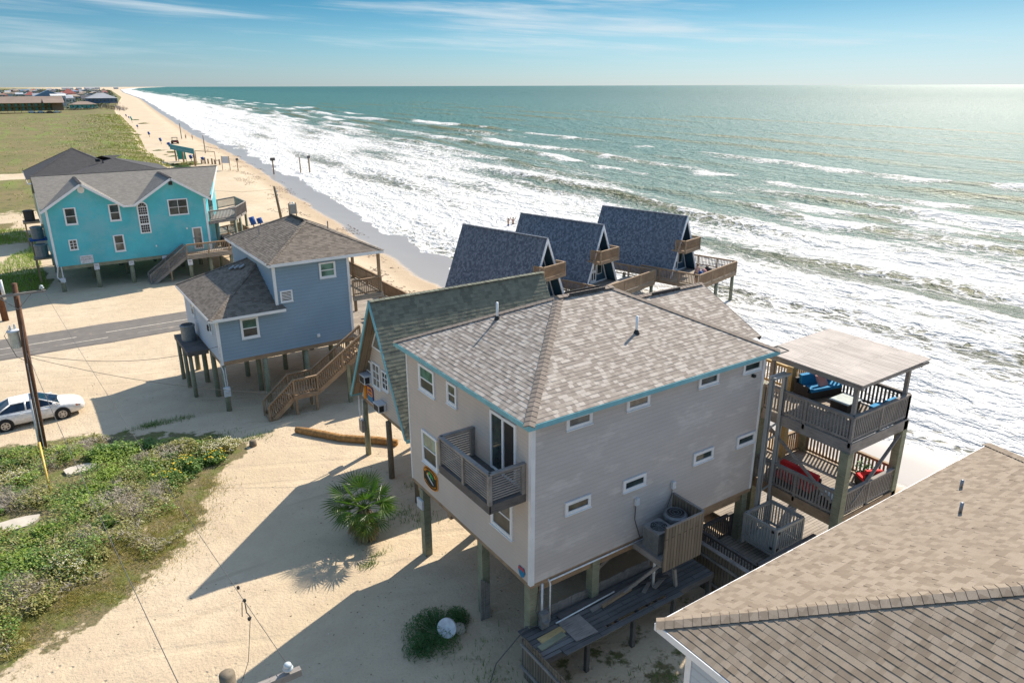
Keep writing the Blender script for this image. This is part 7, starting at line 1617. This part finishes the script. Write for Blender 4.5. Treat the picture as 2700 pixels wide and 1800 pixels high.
# small dune clumps out on the sand
for k, (x, y, s_) in enumerate(((35.5, 196, 3.2), (34.5, 190, 2.4), (37.5, 186, 1.0), (39, 200, 1.2), (44.5, 330, 2.2), (38.5, 245, 1.6), (40.3, 236, 2.0), (38.2, 222, 1.5), (37.5, 228, 1.2), (66, 480, 2.2), (62, 430, 2.6), (39.6, 203, 1.3))): dup(protos[1 if k % 2 else 2], (x, y, ground_z(x, y)-.2), k*1.3, 'low green dune clump growing out on the far sand', 'dune clumps on the far beach', sc=(s_*1.5, s_*1.1, s_*.42))
# seaweed wrack on the beach
q = []
while len(q) < 3000:
    y = 48+220*RN.rand()**1.3; s = RN.uniform(-13.5, -4.0); x = float(shore(y))+s
    if y < 62 and x > 36: continue
    if nz(x*1.2, y*.5, .22, 17)+.45*nz(x, y, .9, 5) > .16+.06*abs(s+8.5)*.5: q.append((x, y))
q = np.array(q); dd = np.linalg.norm(q, axis=1); C = np.column_stack([q, gz(q)+.02]); V, F = leafquads(C, RN.uniform(.12, .5, len(C)), RN.uniform(.05, .2, len(C)), .25); o = raw_mesh('seaweed', V, F, plain('seaweed', (.10, .05, .025), .8)); tag(o, 'brown seaweed lines washed up on the beach', 'seaweed', kind='stuff')

# palm
T_ = thing('fan_palm', 'short fan palm with a skirt of dead fronds on the sand by the beige house', 'palm', (9.65, 25.4, 0)); px_, py_ = 9.65, 25.4
m_fan = leaf('palm fan', (.04, .10, .010), (.13, .19, .025), .4, .35, 2.5); m_dead = leaf('dead palm fan', (.27, .185, .10), (.19, .125, .07), .05)
b = MB(); b.lathe((px_, py_, -.1), [(.34, 0), (.36, .4), (.32, .9), (.24, 1.3), (.12, 1.5)], 14); b.build('trunk', wood('palm trunk', (.22, .16, .10), (.10, .07, .04)), T_, True)
b = MB()
for k in range(420):
    a = rnd.uniform(0, 6.283); z1 = rnd.uniform(.3, 1.45); r1 = .36-.1*z1/1.4; L = rnd.uniform(.25, .7); c_, s_ = math.cos(a), math.sin(a); o_ = rnd.uniform(.05, .3); w_ = rnd.uniform(.012, .03)
    p = Vector((px_+c_*r1, py_+s_*r1, z1)); q = Vector((px_+c_*(r1+o_), py_+s_*(r1+o_), max(-.05, z1-L))); t_v = Vector((-s_, c_, 0))*w_; b.poly([p-t_v, p+t_v, q+t_v*.6+Vector((0, 0, .0)), q-t_v*.6])
b.build('dead_skirt', leaf('dead palm skirt', (.30, .21, .125), (.19, .125, .07), .05), T_)
def fan(b, root, a, e, Lp, Rf, droop):
    d = Vector((math.cos(a)*math.cos(e), math.sin(a)*math.cos(e), math.sin(e))); c = root+d*Lp; s = Vector((-math.sin(a), math.cos(a), 0)); u = d.cross(s)
    b.tube([root, root+d*Lp*.55+Vector((0, 0, .03)), c], [.022, .017, .012], 5)
    n = 26
    for i in range(n):
        t_ = R(-118+236*i/(n-1)); dt = R(236/(n-1)/2)*.72; L = Rf*(.62+.38*math.cos(t_*.62)); w0 = .5
        def pt(ang, rr, lift): q = c+d*math.cos(ang)*rr+s*math.sin(ang)*rr; return q+u*lift*(-1)-Vector((0, 0, droop*rr*rr))
        z_ = .018*(1 if i % 2 else -1)
        b.poly([c, pt(t_-dt, L*w0, z_), pt(t_+rnd.uniform(-.03, .03), L, -z_*.5), pt(t_+dt, L*w0, -z_)])
b = MB(); root = Vector((px_, py_, 1.45)); k = 0
for ring, (e0, e1, n_, Lp, Rf, dr) in enumerate(((1.0, 1.4, 4, .9, .80, .05), (.45, .95, 6, .95, .85, .10), (-.05, .4, 8, .95, .85, .22), (-.6, -.1, 8, .8, .75, .3))):
    for j in range(n_): fan(b, root, 6.283*j/n_+ring*.7+rnd.uniform(-.25, .25), rnd.uniform(e0, e1), Lp*rnd.uniform(.8, 1.1), Rf*rnd.uniform(.85, 1.1), dr)
b.build('crown', m_fan, T_)
b = MB()
for j in range(13): fan(b, root-Vector((0, 0, .2)), 6.283*j/13+rnd.uniform(-.2, .2), rnd.uniform(-1.2, -.8), .55, .6, .3)
b.build('dead_frond', m_dead, T_)
# feathery bush under the house, with the things lying in it
t_ = thing('feathery_bush', 'dark feathery green bush in the shade before the beige house', 'bush', (9.4, 18.6, 0)); n = 5200
cl = [(-.45, .25, .75), (.35, .1, .8), (-.9, -.35, .6), (.05, .6, .6), (.9, .25, .5), (-.2, -.5, .7)]; Cs = []
for (cx, cy, cr_) in cl: u = RN.randn(n//6, 3); u /= np.linalg.norm(u, axis=1)[:, None]; u[:, 2] = np.abs(u[:, 2]); Cs.append(u*(RN.rand(n//6)**.5*cr_)[:, None]*np.array([1, 1, .95])+np.array([9.4+cx, 18.6+cy, .02]))
C = np.concatenate(Cs); V, F = leafquads(C, RN.uniform(.10, .24, len(C)), RN.uniform(.012, .03, len(C)), 1.0, up=.3); raw_mesh('foliage', V-np.array([9.4, 18.6, 0]), F, leaf('feathery leaves', (.035, .10, .022), (.06, .15, .03)), t_)
b = MB()
for k in range(14): a = k*.45; b.tube([(9.4, 18.6, 0), (9.4+.6*math.cos(a), 18.6+.6*math.sin(a), .6)], [.02, .008], 4)
b.build('stem', m_lv[3], t_)
b = MB(); b.tube([(9.55, 18.15, .55), (9.49, 18.1, .58)], .34, 20); b.tube([(9.488, 18.099, .581), (9.482, 18.096, .583)], .05, 10); single('white_disc', b, m_swhite, 'white round disc leaning in the feathery bush', 'disc', (9.5, 18.1, .3))
b = MB(); b.lathe((10.1, 18.35, -.05), [(.2, 0), (.26, .12), (.2, .26), (.05, .32)], 12); single('brown_stone', b, m_concrete, 'rounded brown stone beside the white disc', 'stone', (10.1, 18.35, 0), smooth=True)
b = MB(); b.tube([(11.6, 15.7, 2.9), (11.35, 15.5, 2.2), (11.5, 15.4, 1.6), (11.0, 15.6, 1.7)], .016, 5); b.tube([(11.0, 15.6, 1.6), (10.2, 16.1, .25), (9.2, 15.2, .03), (7.6, 13.4, .03)], .018, 5); single('black_cable', b, m_wire, 'loose black cable trailing from the front corner piling', 'cable', (11.3, 15.6, 1.5), smooth=True)
# coir log, stump, litter
b = MB(); pts = [(10.55, 36.95), (11.0, 36.35), (11.6, 35.5), (12.2, 34.6), (12.9, 33.9), (13.7, 33.2), (14.45, 32.35)]; b.tube([(x, y, ground_z(x, y)+.16) for x, y in pts], [.17, .21, .22, .21, .22, .22, .19], 14); single('coir_log', b, m_rope, 'long brown coir roll lying on the sand by the A-frame pilings', 'coir roll', (12, 35, 0), smooth=True)
b = MB(); b.lathe((8.1, 36.6, -.1), [(.20, 0), (.19, .2), (.17, .42), (.05, .43)], 10); single('tree_stump', b, m_pole_g, 'small brown stump on the open sand', 'stump', (8.1, 36.6, 0), smooth=True)
for k, (x, y, rx, ry, rz) in enumerate(((-2.6, 33.9, 1.0, .55, .3), (.2, 37.9, .7, .5, .9))):
    b = MB(); z = ground_z(x, y)+.12; pts = [(x+rx*math.cos(a)*(1+.15*math.sin(3*a+k)), y+ry*math.sin(a)*(1+.12*math.cos(2*a)), z) for a in np.linspace(0, 6.283, 13)[:-1]]; b.prism([(p[0], p[1], z-.2) for p in pts], (0, 0, .2)); single('concrete_slab', b, m_concrete, ('broken pale concrete slab at the left edge of the thicket', 'pale concrete slab in the middle of the thicket')[k], 'slab', (x, y, z))

# shells, sticks and scraps on the open sand
q = np.array([(x, y) for x, y in np.column_stack([RN.uniform(-3, 14, 2600), RN.uniform(13, 60, 2600)]) if not inpoly(x, y, THICKET) and nz(x, y, .25, 30) > -.1]); C = np.column_stack([q, gz(q)+.012]); V, F = leafquads(C, RN.uniform(.03, .11, len(C)), RN.uniform(.015, .05, len(C)), .25)
o = raw_mesh('sand_litter', V, F, [plain('twig litter', (.13, .085, .05), .9), plain('shell litter', (.62, .55, .46), .6)]); o.data.polygons.foreach_set('material_index', (RN.rand(len(F)) > .6).astype(np.int32)); tag(o, 'scattered twigs and shell bits on the open sand', 'litter', kind='stuff')
